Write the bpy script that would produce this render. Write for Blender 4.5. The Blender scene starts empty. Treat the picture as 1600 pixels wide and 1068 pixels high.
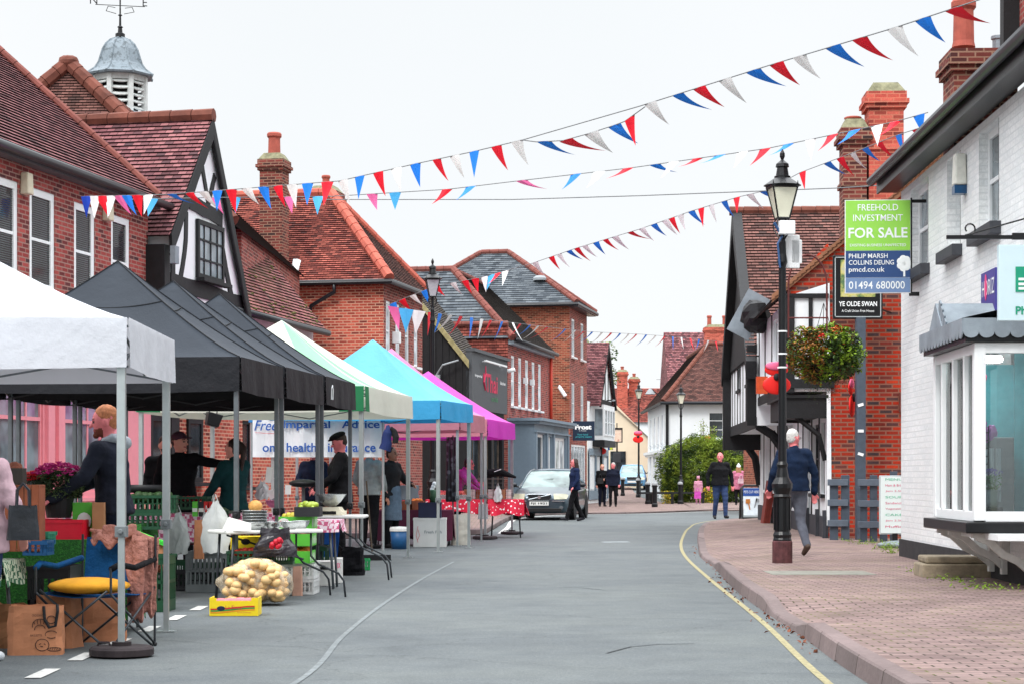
import bpy, bmesh, math, random
from math import radians, sin, cos, pi, sqrt, atan2, floor
from mathutils import Vector, Matrix, noise
random.seed(7)
SC = bpy.context.scene
COL = SC.collection
# ---------------------------------------------------------------- camera
F = 3000.0
cam_d = bpy.data.cameras.new("camera"); cam = bpy.data.objects.new("camera", cam_d); COL.objects.link(cam)
cam.location = (0, 0, 1.2); cam.rotation_euler = (pi / 2, 0, 0)
cam_d.sensor_width = 36; cam_d.lens = F / 1600 * 36; cam_d.shift_y = 211 / 1600
cam_d.clip_end = 3000; cam_d.clip_start = .1
SC.camera = cam
# ---------------------------------------------------------------- overcast sky and veiled sun
SUN_EL, SUN_AZ = 48, 215
w = bpy.data.worlds.new("World"); SC.world = w; w.use_nodes = True
wt = w.node_tree; wt.nodes.clear()
def wn(t, **k):
    n = wt.nodes.new(t)
    for a, b in k.items(): setattr(n, a, b)
    return n
wo = wn('ShaderNodeOutputWorld'); bg1 = wn('ShaderNodeBackground'); bg2 = wn('ShaderNodeBackground'); add = wn('ShaderNodeAddShader')
sky = wn('ShaderNodeTexSky', sky_type='NISHITA'); sky.sun_disc = False
sky.sun_elevation = radians(SUN_EL); sky.sun_rotation = radians(SUN_AZ)
hs = wn('ShaderNodeHueSaturation'); hs.inputs['Saturation'].default_value = .35
bg1.inputs['Strength'].default_value = .012
tc = wn('ShaderNodeTexCoord'); sx = wn('ShaderNodeSeparateXYZ'); mr = wn('ShaderNodeMapRange')
mr.inputs[1].default_value = .3; mr.inputs[2].default_value = .95; mr.inputs[3].default_value = .0; mr.inputs[4].default_value = 1
nz = wn('ShaderNodeTexNoise'); nz.inputs['Scale'].default_value = 3.0; nz.inputs['Detail'].default_value = 4
ramp = wn('ShaderNodeValToRGB'); ramp.color_ramp.elements[0].position = .35; ramp.color_ramp.elements[1].position = .7
ramp.color_ramp.elements[0].color = (.695, .72, .735, 1); ramp.color_ramp.elements[1].color = (.735, .75, .76, 1)
mxs = wn('ShaderNodeMix', data_type='RGBA'); mxs.inputs['B'].default_value = (3.3, 3.38, 3.5, 1)
L = wt.links.new
L(sky.outputs[0], hs.inputs['Color']); L(hs.outputs[0], bg1.inputs['Color'])
L(tc.outputs['Generated'], sx.inputs[0]); L(sx.outputs['Z'], mr.inputs[0]); L(mr.outputs[0], mxs.inputs['Factor'])
L(tc.outputs['Generated'], nz.inputs['Vector']); L(nz.outputs[0], ramp.inputs[0]); L(ramp.outputs[0], mxs.inputs['A'])
L(mxs.outputs['Result'], bg2.inputs['Color']); bg2.inputs['Strength'].default_value = 1.0
L(bg1.outputs[0], add.inputs[0]); L(bg2.outputs[0], add.inputs[1]); L(add.outputs[0], wo.inputs['Surface'])
sd = bpy.data.lights.new("sun", 'SUN'); sd.energy = 1.3; sd.angle = radians(14); sd.color = (1, .97, .93)
so = bpy.data.objects.new("sun", sd); COL.objects.link(so)
so.rotation_euler = (radians(90 - SUN_EL), 0, radians(-28))     # from behind the camera, a little to its left
SC.view_settings.view_transform = 'Standard'; SC.view_settings.look = 'None'; SC.view_settings.exposure = 0.3; SC.view_settings.gamma = 1
SC.cycles.max_bounces = 5; SC.cycles.diffuse_bounces = 3; SC.cycles.transparent_max_bounces = 12; SC.cycles.use_denoising = True

# ---------------------------------------------------------------- helpers
def srgb(r, g, b):
    f = lambda c: ((c / 255) / 12.92 if c <= 10 else (((c / 255) + .055) / 1.055) ** 2.4)
    return (f(r), f(g), f(b), 1)
def P(px, py, d): return Vector(((px - 800) * d / F, d, 1.2 - (py - 745) * d / F))
MATS = {}
class NT:
    def __init__(s, name):
        s.m = bpy.data.materials.new(name); s.m.use_nodes = True; s.t = s.m.node_tree; s.t.nodes.clear()
        s.o = s.n('ShaderNodeOutputMaterial'); s.p = s.n('ShaderNodeBsdfPrincipled'); s.l(s.p.outputs[0], s.o.inputs[0])
    def n(s, t, **k):
        n = s.t.nodes.new(t)
        for a, b in k.items(): setattr(n, a, b)
        return n
    def l(s, a, b): s.t.links.new(a, b)
    def noise(s, scale, detail=4, rough=.6, vec=None):
        n = s.n('ShaderNodeTexNoise'); n.inputs['Scale'].default_value = scale; n.inputs['Detail'].default_value = detail; n.inputs['Roughness'].default_value = rough
        if vec is None: vec = s.coord()
        s.l(vec, n.inputs['Vector']); return n.outputs[0]
    def coord(s, k='Object'):
        if not hasattr(s, 'tc'): s.tc = s.n('ShaderNodeTexCoord')
        return s.tc.outputs[k]
    def ramp(s, fac, stops, interp='LINEAR'):
        r = s.n('ShaderNodeValToRGB'); cr = r.color_ramp; cr.interpolation = interp
        while len(cr.elements) < len(stops): cr.elements.new(.5)
        for e, (p, c) in zip(cr.elements, stops): e.position = p; e.color = c if len(c) == 4 else (*c, 1)
        s.l(fac, r.inputs[0]); return r.outputs[0]
    def mix(s, f, a, b, blend='MIX'):
        m = s.n('ShaderNodeMix', data_type='RGBA', blend_type=blend)
        for k, v in (('Factor', f), ('A', a), ('B', b)):
            if isinstance(v, (int, float, tuple, list)): m.inputs[k].default_value = v
            else: s.l(v, m.inputs[k])
        return m.outputs['Result']
    def math(s, op, a, b=0):
        m = s.n('ShaderNodeMath', operation=op)
        for i, v in ((0, a), (1, b)):
            if isinstance(v, (int, float)): m.inputs[i].default_value = v
            else: s.l(v, m.inputs[i])
        return m.outputs[0]
    def bump(s, h, strength=.3, dist=.01):
        b = s.n('ShaderNodeBump'); b.inputs['Strength'].default_value = strength; b.inputs['Distance'].default_value = dist
        s.l(h, b.inputs['Height']); s.l(b.outputs[0], s.p.inputs['Normal'])
    def col(s, c):
        if isinstance(c, tuple): s.p.inputs['Base Color'].default_value = c
        else: s.l(c, s.p.inputs['Base Color'])
    def set(s, **k):
        for a, b in k.items(): s.p.inputs[a.replace('_', ' ')].default_value = b
def mul(c, k): return (min(1, c[0] * k), min(1, c[1] * k), min(1, c[2] * k), 1)
def plain(name, c, rough=.6, metal=0, var=.12, scale=9, bump=.0, bscale=60, spec=.4, trans=0):
    if name in MATS: return MATS[name]
    m = NT(name); f = m.noise(scale, 5)
    m.col(m.mix(m.ramp(f, [(.3, (0, 0, 0)), (.7, (1, 1, 1))]), mul(c, 1 - var), mul(c, 1 + var)))
    m.set(Roughness=rough, Metallic=metal); m.p.inputs['Specular IOR Level'].default_value = spec
    if bump: m.bump(m.noise(bscale, 3), bump, .01)
    MATS[name] = m.m; return m.m
def brickmat(name, stops, mortar, bw=.225, bh=.075, ms=.011, offset=.5, bump=.5, grime=.25, rough=.9, swap=False, moss=None, gscale=.7, squash=1.0):
    m = NT(name); uv = m.coord('UV'); ks = 1.0 if 'vivid' in name or 'paving' in name or 'white' in name else .84
    def desat(c_): l_ = .3 * c_[0] + .55 * c_[1] + .15 * c_[2]; return tuple(l_ + (x - l_) * ks for x in c_[:3])
    stops = [(p_, desat(c_)) for p_, c_ in stops]
    if swap:
        sp = m.n('ShaderNodeSeparateXYZ'); cb = m.n('ShaderNodeCombineXYZ'); m.l(uv, sp.inputs[0]); m.l(sp.outputs[0], cb.inputs[1]); m.l(sp.outputs[1], cb.inputs[0]); uv = cb.outputs[0]
    b = m.n('ShaderNodeTexBrick'); b.offset = offset; b.squash = squash
    for k, v in (('Color1', (0, 0, 0, 1)), ('Color2', (1, 1, 1, 1)), ('Mortar', (.5, .5, .5, 1)), ('Scale', 1), ('Mortar Size', ms), ('Mortar Smooth', .15), ('Brick Width', bw), ('Row Height', bh)): b.inputs[k].default_value = v
    m.l(uv, b.inputs['Vector'])
    c = m.ramp(b.outputs['Color'], stops)
    big = m.noise(gscale, 5, .65); fine = m.noise(30, 3)
    c = m.mix(1.0, c, m.ramp(big, [(.3, (1 - grime,) * 3), (.65, (1 + grime * .4,) * 3)]), 'MULTIPLY')
    c = m.mix(1.0, c, m.ramp(fine, [(.3, (.86,) * 3), (.7, (1.1,) * 3)]), 'MULTIPLY')
    mo = mortar
    if moss: mo = m.mix(m.ramp(m.noise(1.3, 4), [(.45, (0, 0, 0)), (.6, (1, 1, 1))]), mortar, moss)
    c = m.mix(b.outputs['Fac'], c, mo); m.col(c); m.set(Roughness=rough); m.p.inputs['Specular IOR Level'].default_value = .25
    h = m.math('SUBTRACT', m.math('MULTIPLY', fine, .3), b.outputs['Fac']); m.bump(h, bump, .012)
    MATS[name] = m.m; return m.m
def glassy(name, c, rough=.05, spec=.7):
    if name in MATS: return MATS[name]
    m = NT(name); m.col(m.mix(m.ramp(m.noise(1.7, 2), [(.4, (0, 0, 0)), (.6, (1, 1, 1))]), mul(c, .6), mul(c, 1.5))); m.set(Roughness=rough); m.p.inputs['Specular IOR Level'].default_value = spec
    MATS[name] = m.m; return m.m
def clearglass(name, tint=(1, 1, 1, 1), refl=.12):
    m = NT(name); tr = m.n('ShaderNodeBsdfTransparent'); gl = m.n('ShaderNodeBsdfGlossy'); mx = m.n('ShaderNodeMixShader'); fr = m.n('ShaderNodeFresnel')
    tr.inputs[0].default_value = tint; gl.inputs['Roughness'].default_value = .02; fr.inputs[0].default_value = 1.45
    m.l(m.math('ADD', fr.outputs[0], refl), mx.inputs[0]); m.l(tr.outputs[0], mx.inputs[1]); m.l(gl.outputs[0], mx.inputs[2]); m.l(mx.outputs[0], m.o.inputs[0])
    MATS[name] = m.m; return m.m

def Rz(a): return Matrix.Rotation(a, 3, 'Z')
def Rx(a): return Matrix.Rotation(a, 3, 'X')
def Ry(a): return Matrix.Rotation(a, 3, 'Y')
I3 = Matrix.Identity(3)
class MB:
    def __init__(s): s.v = []; s.f = []; s.m = []; s.uv = {}
    def add(s, vs, fs, m=0, uvs=None):
        o = len(s.v); s.v += [Vector(p) for p in vs]
        for i, f in enumerate(fs):
            if uvs: s.uv[len(s.f)] = uvs[i]
            s.f.append([o + k for k in f]); s.m.append(m)
        return s
    def box(s, c, sz, R=I3, m=0, taper=1.0):
        c = Vector(c); x, y, z = sz[0] / 2, sz[1] / 2, sz[2] / 2; vs = []
        for k in (-1, 1):
            t = taper if k > 0 else 1
            for a, b in ((-1, -1), (1, -1), (1, 1), (-1, 1)): vs.append(c + R @ Vector((a * x * t, b * y * t, k * z)))
        return s.add(vs, [(3, 2, 1, 0), (4, 5, 6, 7), (0, 1, 5, 4), (1, 2, 6, 5), (2, 3, 7, 6), (3, 0, 4, 7)], m)
    def bb(s, x0, x1, y0, y1, z0, z1, m=0): return s.box(((x0 + x1) / 2, (y0 + y1) / 2, (z0 + z1) / 2), (x1 - x0, y1 - y0, z1 - z0), m=m)
    def poly(s, pts, m=0): return s.add(pts, [tuple(range(len(pts)))], m)
    def prism(s, pts, ext, m=0):      # pts: 3D polygon, ext: vector
        e = Vector(ext); n = len(pts); a = [Vector(p) for p in pts]; b = [p + e for p in a]
        nrm = Vector((0, 0, 0))
        for i in range(n): nrm += a[i].cross(a[(i + 1) % n])
        fs = [tuple(range(n)), tuple(range(2 * n - 1, n - 1, -1))] + [(i, i + n, (i + 1) % n + n, (i + 1) % n) for i in range(n)]
        if nrm.dot(e) > 0: fs = [tuple(reversed(f)) for f in fs]
        return s.add(a + b, fs, m)
    def tube(s, pts, r, n=8, m=0, closed=False, cap=True):
        pts = [Vector(p) for p in pts]; N = len(pts); rs = r if isinstance(r, (list, tuple)) else [r] * N
        vs = []; fs = []; up = None
        for i, p in enumerate(pts):
            if closed: d = pts[(i + 1) % N] - pts[i - 1]
            else: d = pts[min(i + 1, N - 1)] - pts[max(i - 1, 0)]
            if d.length < 1e-9: d = Vector((0, 0, 1))
            d.normalize()
            if up is None: up = d.orthogonal().normalized()
            up = (up - d * up.dot(d))
            up = up.normalized() if up.length > 1e-6 else d.orthogonal().normalized()
            q = d.cross(up)
            vs += [p + (up * cos(2 * pi * k / n) + q * sin(2 * pi * k / n)) * rs[i] for k in range(n)]
        for i in range(N if closed else N - 1):
            j = (i + 1) % N
            fs += [(i * n + k, i * n + (k + 1) % n, j * n + (k + 1) % n, j * n + k) for k in range(n)]
        if cap and not closed: fs += [tuple(range(n - 1, -1, -1)), tuple((N - 1) * n + k for k in range(n))]
        return s.add(vs, fs, m)
    def lathe(s, prof, c=(0, 0, 0), n=16, m=0, sx=1, sy=1, a0=0):   # prof: (r,z)
        c = Vector(c); vs = []; fs = []
        for r, z in prof: vs += [c + Vector((r * sx * cos(a0 + 2 * pi * k / n), r * sy * sin(a0 + 2 * pi * k / n), z)) for k in range(n)]
        for i in range(len(prof) - 1): fs += [(i * n + k, i * n + (k + 1) % n, (i + 1) * n + (k + 1) % n, (i + 1) * n + k) for k in range(n)]
        fs += [tuple(range(n - 1, -1, -1)), tuple((len(prof) - 1) * n + k for k in range(n))]
        return s.add(vs, fs, m)
    def ball(s, c, r, nu=10, nv=7, m=0, sc=(1, 1, 1), R=I3, jit=0):
        c = Vector(c); vs = [c + R @ Vector((0, 0, -r * sc[2]))]; fs = []
        for j in range(1, nv):
            t = -pi / 2 + pi * j / nv
            for k in range(nu):
                rr = r * (1 + random.uniform(-jit, jit))
                vs.append(c + R @ Vector((rr * sc[0] * cos(t) * cos(2 * pi * k / nu), rr * sc[1] * cos(t) * sin(2 * pi * k / nu), rr * sc[2] * sin(t))))
        vs.append(c + R @ Vector((0, 0, r * sc[2]))); e = len(vs) - 1
        for k in range(nu): fs.append((0, 1 + (k + 1) % nu, 1 + k)); fs.append((e, e - nu + k, e - nu + (k + 1) % nu))
        for j in range(nv - 2): fs += [(1 + j * nu + k, 1 + j * nu + (k + 1) % nu, 1 + (j + 1) * nu + (k + 1) % nu, 1 + (j + 1) * nu + k) for k in range(nu)]
        return s.add(vs, fs, m)
    def grid(s, rows, m=0, thick=0):      # rows of equal-length point lists -> surface (optionally double, thick along -normal approx z)
        nr, nc = len(rows), len(rows[0]); vs = [p for r in rows for p in r]
        fs = [(i * nc + j, i * nc + j + 1, (i + 1) * nc + j + 1, (i + 1) * nc + j) for i in range(nr - 1) for j in range(nc - 1)]
        return s.add(vs, fs, m)
    def leaf(s, c, sz, m=0, asp=.55):
        R = Matrix.Rotation(random.uniform(0, 6.28), 3, 'Z') @ Matrix.Rotation(random.gauss(.5, .6), 3, 'X') @ Matrix.Rotation(random.uniform(0, 6.28), 3, 'Z')
        c = Vector(c); a = R @ Vector((sz, 0, 0)); b = R @ Vector((0, sz * asp, 0)); k = R @ Vector((0, 0, sz * .25))
        return s.add([c - a, c - b + k, c + a, c + b + k], [(0, 1, 2), (0, 2, 3)], m)
    def build(s, name, mats, parent=None, smooth=False, bevel=0, solid=0, shade=None, loc=None):
        me = bpy.data.meshes.new(name); me.from_pydata([tuple(p) for p in s.v], [], s.f)
        if not isinstance(mats, (list, tuple)): mats = [mats]
        for m in mats: me.materials.append(m)
        uvl = me.uv_layers.new(name="UVMap").data
        for i, p in enumerate(me.polygons):
            if len(mats) > 1: p.material_index = s.m[i]
            if smooth: p.use_smooth = True
            if i in s.uv:
                for k, li in enumerate(p.loop_indices): uvl[li].uv = s.uv[i][k]
            else:
                n = p.normal
                if abs(n.z) > .95: t = Vector((1, 0, 0)); b = Vector((0, 1, 0))
                else: t = Vector((0, 0, 1)).cross(n).normalized(); b = n.cross(t)
                for li in p.loop_indices:
                    q = s.v[me.loops[li].vertex_index]; uvl[li].uv = (q.dot(t), q.dot(b))
        o = bpy.data.objects.new(name, me); COL.objects.link(o)
        if parent: o.parent = parent
        if loc: o.location = loc
        if solid: mo = o.modifiers.new('s', 'SOLIDIFY'); mo.thickness = solid; mo.offset = 0
        if bevel: mo = o.modifiers.new('b', 'BEVEL'); mo.width = bevel; mo.segments = 2; mo.limit_method = 'ANGLE'; mo.angle_limit = radians(40)
        return o
def tag(o, label=None, cat=None, group=None, kind=None):
    if label: o['label'] = label
    if cat: o['category'] = cat
    if group: o['group'] = group
    if kind: o['kind'] = kind
    return o
def thing(name, label, cat, loc=(0, 0, 0), rz=0, group=None):
    o = bpy.data.objects.new(name, None); COL.objects.link(o); o.location = loc; o.rotation_euler = (0, 0, rz); o.empty_display_size = .2
    return tag(o, label, cat, group)
def kids(o): return [c for c in COL.objects if c.parent == o]
def dup(o, loc=None, rz=None, label=None, parent=None, ch=None, sc=None):
    if ch is None:
        ch = {}
        for c in COL.objects:
            if c.parent: ch.setdefault(c.parent.name, []).append(c)
    c = o.copy(); COL.objects.link(c)
    if parent: c.parent = parent
    for k in ch.get(o.name, []): dup(k, parent=c, ch=ch)
    if loc is not None: c.location = loc
    if rz is not None: c.rotation_euler = (0, 0, rz)
    if label: c['label'] = label
    if sc: c.scale = sc if isinstance(sc, tuple) else (sc,) * 3
    return c
def text(parent, name, s, H, loc, mat, W=None, align='CENTER', ext=.003, rz=0, shear=0, bold=0, sub=None):
    """lettering facing local -Y, cap height H, centred on loc; W squeezes it to a width"""
    cu = bpy.data.curves.new(name, 'FONT'); cu.body = s; cu.size = 1; cu.extrude = 0; cu.shear = shear; cu.offset = bold; cu.resolution_u = 3
    to = bpy.data.objects.new(name, cu); COL.objects.link(to); bpy.context.view_layer.update()
    me = bpy.data.meshes.new_from_object(to.evaluated_get(bpy.context.evaluated_depsgraph_get()))
    bpy.data.objects.remove(to); me.name = name
    if not me.vertices: return None
    xs = [v.co.x for v in me.vertices]; ys = [v.co.y for v in me.vertices]; x0, x1 = min(xs), max(xs); y0, y1 = min(ys), max(ys)
    k = H / (y1 - y0) if y1 > y0 else H; kx = W / (x1 - x0) if W else k
    ox = {'CENTER': (x0 + x1) / 2, 'LEFT': x0, 'RIGHT': x1}[align]
    R = Rz(rz); loc = Vector(loc)
    for v in me.vertices: v.co = loc + R @ Vector(((v.co.x - ox) * kx, -ext, (v.co.y - (y0 + y1) / 2) * k))
    me.materials.clear(); me.materials.append(mat)
    o = bpy.data.objects.new(name, me); COL.objects.link(o); o.parent = parent
    return o

def tiles(mb, A, B, C, D, course=.1, lift=.03, m=0, uo=0):
    """sawtooth courses of roof tiles on the quad eave A->B, ridge D->C"""
    A, B, C, D = map(Vector, (A, B, C, D))
    h = max((D - A).length, (C - B).length, (((C + D) - (A + B)) / 2).length)
    up = (B - A).cross(D - A if (D - A).length > (C - B).length * .5 else C - A).normalized()
    e = (B - A).normalized(); n = max(2, int(round(h / course)))
    for i in range(n):
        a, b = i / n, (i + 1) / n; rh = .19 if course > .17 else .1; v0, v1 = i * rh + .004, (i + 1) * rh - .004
        p = [A.lerp(D, a) + up * lift, B.lerp(C, a) + up * lift, B.lerp(C, b) + up * .002, A.lerp(D, b) + up * .002]
        q = [A.lerp(D, a) - up * .004, B.lerp(C, a) - up * .004]
        u = [x.dot(e) + uo for x in p]
        if (p[2] - p[3]).length < 1e-4:
            mb.add(p[:3], [(0, 1, 2)], m, [[(u[0], v0), (u[1], v0), (u[2], v1)]])
        else: mb.add(p, [(0, 1, 2, 3)], m, [[(u[0], v0), (u[1], v0), (u[2], v1), (u[3], v1)]])
        mb.add([q[0], q[1], p[1], p[0]], [(0, 1, 2, 3)], m, [[(u[0], v0 - .004), (u[1], v0 - .004), (u[1], v0 - .004), (u[0], v0 - .004)]])  # butt edges take the dark joint colour: grime plus painted course shadow
def ridge(mb, a, b, r=.13, L_=.33, m=0):
    a, b = Vector(a), Vector(b); n = max(1, int((b - a).length / L_))
    for i in range(n):
        p, q = a.lerp(b, i / n), a.lerp(b, (i + .97) / n)
        mb.tube([p, q], [r * 1.0, r * .93], 8, m)
def wallgrid(mb, x0, x1, z0, z1, y, ops, rev=.12, m=0, mr=None):
    """wall facing -Y with rectangular openings (x0,x1,z0,z1) and reveals"""
    xs = sorted(set([x0, x1] + [o[0] for o in ops] + [o[1] for o in ops])); zs = sorted(set([z0, z1] + [o[2] for o in ops] + [o[3] for o in ops]))
    xs = [x for x in xs if x0 <= x <= x1]; zs = [z for z in zs if z0 <= z <= z1]
    for i in range(len(xs) - 1):
        for j in range(len(zs) - 1):
            cx, cz = (xs[i] + xs[i + 1]) / 2, (zs[j] + zs[j + 1]) / 2
            if any(o[0] < cx < o[1] and o[2] < cz < o[3] for o in ops): continue
            mb.add([(xs[i], y, zs[j]), (xs[i + 1], y, zs[j]), (xs[i + 1], y, zs[j + 1]), (xs[i], y, zs[j + 1])], [(0, 1, 2, 3)], m)
    mr = m if mr is None else mr
    for a, b, c, d in ops:
        Y = y + rev
        for q in ([(a, y, c), (a, Y, c), (b, Y, c), (b, y, c)], [(a, y, d), (b, y, d), (b, Y, d), (a, Y, d)], [(a, y, c), (a, y, d), (a, Y, d), (a, Y, c)], [(b, y, c), (b, Y, c), (b, Y, d), (b, y, d)]):
            mb.add(q, [(0, 1, 2, 3)], mr)
def window(parent, a, b, c, d, y, fm, gm, nx=2, nz=2, fr=.07, bar=.03, sill=True, sash=False, dep=.06, sillm=None, blind=None, name='window', arch=False):
    """window in the opening; y = plane of the frame's front"""
    f = MB(); w_, h_ = b - a, d - c
    f.bb(a, b, y, y + dep, d - fr, d); f.bb(a, b, y, y + dep, c, c + fr)
    f.bb(a, a + fr, y + .001, y + dep, c + fr, d - fr); f.bb(b - fr, b, y + .001, y + dep, c + fr, d - fr)
    for i in range(1, nx):
        x = a + w_ * i / nx; f.bb(x - bar / 2, x + bar / 2, y + .012, y + dep - .005, c + fr, d - fr)
    for j in range(1, nz):
        z = c + h_ * j / nz; k = bar if not sash else bar * 1.6
        f.bb(a + fr, b - fr, y + .008, y + dep - .002, z - k / 2, z + k / 2)
    o = f.build(name, fm, parent)
    g = MB(); g.bb(a + fr * .5, b - fr * .5, y + dep * .5, y + dep * .5 + .008, c + fr * .5, d - fr * .5); g.build('pane', gm, o)
    if blind:
        bl = MB(); z = c + fr
        while z < d - fr: bl.box(((a + b) / 2, y + dep * .45, z), (w_ - 2 * fr, .003, .018), Rx(.5)); z += .035
        bl.build('blind', blind, o)
    if sill: s_ = MB(); s_.bb(a - .06, b + .06, y - .14, y + .02, c - .07, c - .002); s_.build('sill', sillm or fm, o)
    return o
def pipe(parent, pts, r, mat, name='downpipe', n=8): mb = MB(); mb.tube(pts, r, n); return mb.build(name, mat, parent, smooth=True)
# ---------------------------------------------------------------- materials
def S(r, g, b): return srgb(r, g, b)
def stp(*cs): return [(i / (len(cs) - 1), c[:3]) for i, c in enumerate(cs)]
BR1 = brickmat('brick_crimson', stp(S(96, 40, 42), S(160, 54, 50), S(182, 72, 64), S(152, 50, 46), S(78, 48, 52)), S(158, 122, 112), ms=.011)
BR2 = brickmat('brick_orange', stp(S(146, 52, 36), S(202, 78, 52), S(212, 96, 68), S(188, 66, 46), S(116, 52, 44)), S(204, 158, 134), ms=.012)
BR3 = brickmat('brick_brown', stp(S(110, 48, 30), S(158, 66, 42), S(178, 84, 54), S(140, 58, 38), S(80, 46, 40)), S(170, 130, 104), ms=.009)
BR4 = brickmat('brick_vivid_old', stp(S(72, 62, 64), S(110, 62, 56), S(176, 48, 26), S(196, 62, 34), S(166, 38, 20), S(186, 54, 30), S(134, 46, 34), S(80, 60, 60)), S(138, 92, 76), ms=.013, grime=.42)
BR5 = brickmat('brick_plum', stp(S(104, 40, 38), S(150, 60, 52), S(170, 74, 64), S(136, 50, 46), S(88, 44, 44)), S(160, 124, 112), ms=.01)
BRC = brickmat('brick_chimney', stp(S(70, 44, 42), S(120, 50, 42), S(150, 66, 54), S(108, 48, 42), S(60, 44, 44)), S(150, 116, 98), ms=.012)
BRR = brickmat('brick_chimney_red', stp(S(150, 56, 42), S(208, 84, 62), S(220, 98, 74), S(196, 72, 54), S(120, 54, 46)), S(196, 120, 98), ms=.009)
WB = brickmat('painted_white_brick', stp(S(228, 232, 233), S(236, 238, 238), S(240, 242, 242), S(232, 235, 236)), S(222, 225, 226), ms=.008, bump=.8, grime=.1, rough=.55)
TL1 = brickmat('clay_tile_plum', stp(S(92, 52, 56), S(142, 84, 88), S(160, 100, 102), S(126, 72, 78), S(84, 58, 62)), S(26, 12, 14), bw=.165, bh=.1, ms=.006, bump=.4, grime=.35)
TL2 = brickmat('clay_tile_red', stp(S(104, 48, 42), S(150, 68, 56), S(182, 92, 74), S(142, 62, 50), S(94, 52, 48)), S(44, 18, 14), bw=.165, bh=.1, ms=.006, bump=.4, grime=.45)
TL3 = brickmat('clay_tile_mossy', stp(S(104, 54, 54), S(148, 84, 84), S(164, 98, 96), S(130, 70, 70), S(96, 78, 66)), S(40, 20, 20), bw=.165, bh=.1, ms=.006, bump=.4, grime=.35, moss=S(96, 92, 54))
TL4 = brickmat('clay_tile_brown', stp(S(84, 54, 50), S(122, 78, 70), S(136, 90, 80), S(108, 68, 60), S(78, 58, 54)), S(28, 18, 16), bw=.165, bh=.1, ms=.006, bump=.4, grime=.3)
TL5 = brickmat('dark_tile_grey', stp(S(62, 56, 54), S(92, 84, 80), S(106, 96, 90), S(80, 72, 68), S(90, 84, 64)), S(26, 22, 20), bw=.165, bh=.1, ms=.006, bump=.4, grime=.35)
SL1 = brickmat('slate_grey', stp(S(70, 78, 86), S(96, 104, 112), S(110, 118, 124), S(84, 92, 100), S(62, 70, 78)), S(66, 72, 78), bw=.28, bh=.19, ms=.006, bump=.3, grime=.25)
RG = plain('ridge_tile_red', S(120, 68, 60), .85, var=.25, scale=2.5, bump=.3)
RGM = plain('ridge_tile_mossy', S(108, 62, 50), .9, var=.4, scale=2.5, bump=.3)
WPAINT = plain('white_paint', S(236, 239, 240), .4, var=.03)
WCREAM = plain('cream_render', S(238, 224, 196), .85, var=.04, scale=1.2, bump=.15)  # cream-coloured render
WREND = plain('white_render', S(232, 236, 238), .8, var=.05, scale=1.5, bump=.25, bscale=14)
BLK = plain('black_timber', S(17, 18, 21), .6, var=.4, scale=6, bump=.4, bscale=25)
BLKP = plain('black_gloss_paint', S(15, 17, 20), .35, var=.25, scale=14, bump=.15, bscale=40)
GUT = plain('gutter_black', S(30, 33, 38), .35, var=.2)
WEATHER = plain('weathered_oak', S(96, 84, 72), .9, var=.45, scale=5, bump=.6, bscale=22)
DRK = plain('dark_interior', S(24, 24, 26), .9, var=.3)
GLD = glassy('window_glass_dark', S(44, 50, 54), .06, .6)
GLB = glassy('window_glass_pale', S(112, 124, 130), .08, .6)
GLW = glassy('window_glass_white', S(196, 204, 208), .15, .4)
LEAD = plain('lead_sheet', S(140, 150, 158), .5, metal=.25, var=.25, scale=3, bump=.2)
PINK = plain('pink_shopfront_paint', S(236, 148, 158), .4, var=.04)
STONE = plain('stone_worn', S(140, 128, 108), .9, var=.35, scale=7, bump=.5, bscale=30)
POT = plain('terracotta_pot', S(166, 84, 70), .8, var=.2, scale=6)
CHAR = plain('charcoal_cladding', S(74, 78, 82), .6, var=.1)
BLUEGREY = plain('bluegrey_paint', S(116, 134, 148), .5, var=.06)
GREYP = plain('grey_paint', S(146, 152, 156), .6, var=.08)
VINE_ = plain('foliage_mid', S(84, 118, 40), .6, var=.5, scale=3)
CEM = plain('cement_flaunching', S(128, 126, 100), .95, var=.4, scale=8, bump=.6, bscale=25)

# asphalt
m = NT('asphalt'); f1 = m.math('ADD', m.math('MULTIPLY', m.noise(120, 2, .7), .55), m.math('MULTIPLY', m.noise(38, 3, .8), .45)); f2 = m.noise(.4, 6, .7); f3 = m.noise(2.2, 6, .75)
c = m.ramp(f1, [(.28, (.062, .071, .073)), (.5, (.112, .126, .129)), (.74, (.215, .234, .238))])
c = m.mix(1.0, c, m.ramp(f2, [(.3, (.74, .76, .8)), (.5, (1, 1, 1)), (.7, (1.16, 1.15, 1.1))]), 'MULTIPLY')
c = m.mix(1.0, c, m.ramp(f3, [(.3, (.84,) * 3), (.7, (1.13,) * 3)]), 'MULTIPLY')
mus = m.n('ShaderNodeTexVoronoi', feature='DISTANCE_TO_EDGE'); mus.inputs['Scale'].default_value = .22; m.l(m.coord(), mus.inputs['Vector'])
nzv = m.noise(1.1, 5); add_ = m.n('ShaderNodeVectorMath', operation='ADD'); sc_ = m.n('ShaderNodeVectorMath', operation='SCALE'); sc_.inputs['Scale'].default_value = 1.6
cx = m.n('ShaderNodeCombineXYZ'); m.l(nzv, cx.inputs[0]); m.l(f2, cx.inputs[1]); m.l(cx.outputs[0], sc_.inputs[0]); m.l(m.coord(), add_.inputs[0]); m.l(sc_.outputs[0], add_.inputs[1]); m.l(add_.outputs[0], mus.inputs['Vector'])
c = m.mix(m.ramp(mus.outputs[0], [(.0, (.45,) * 3), (.0035, (0, 0, 0))]), c, (.045, .05, .05, 1))
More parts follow.
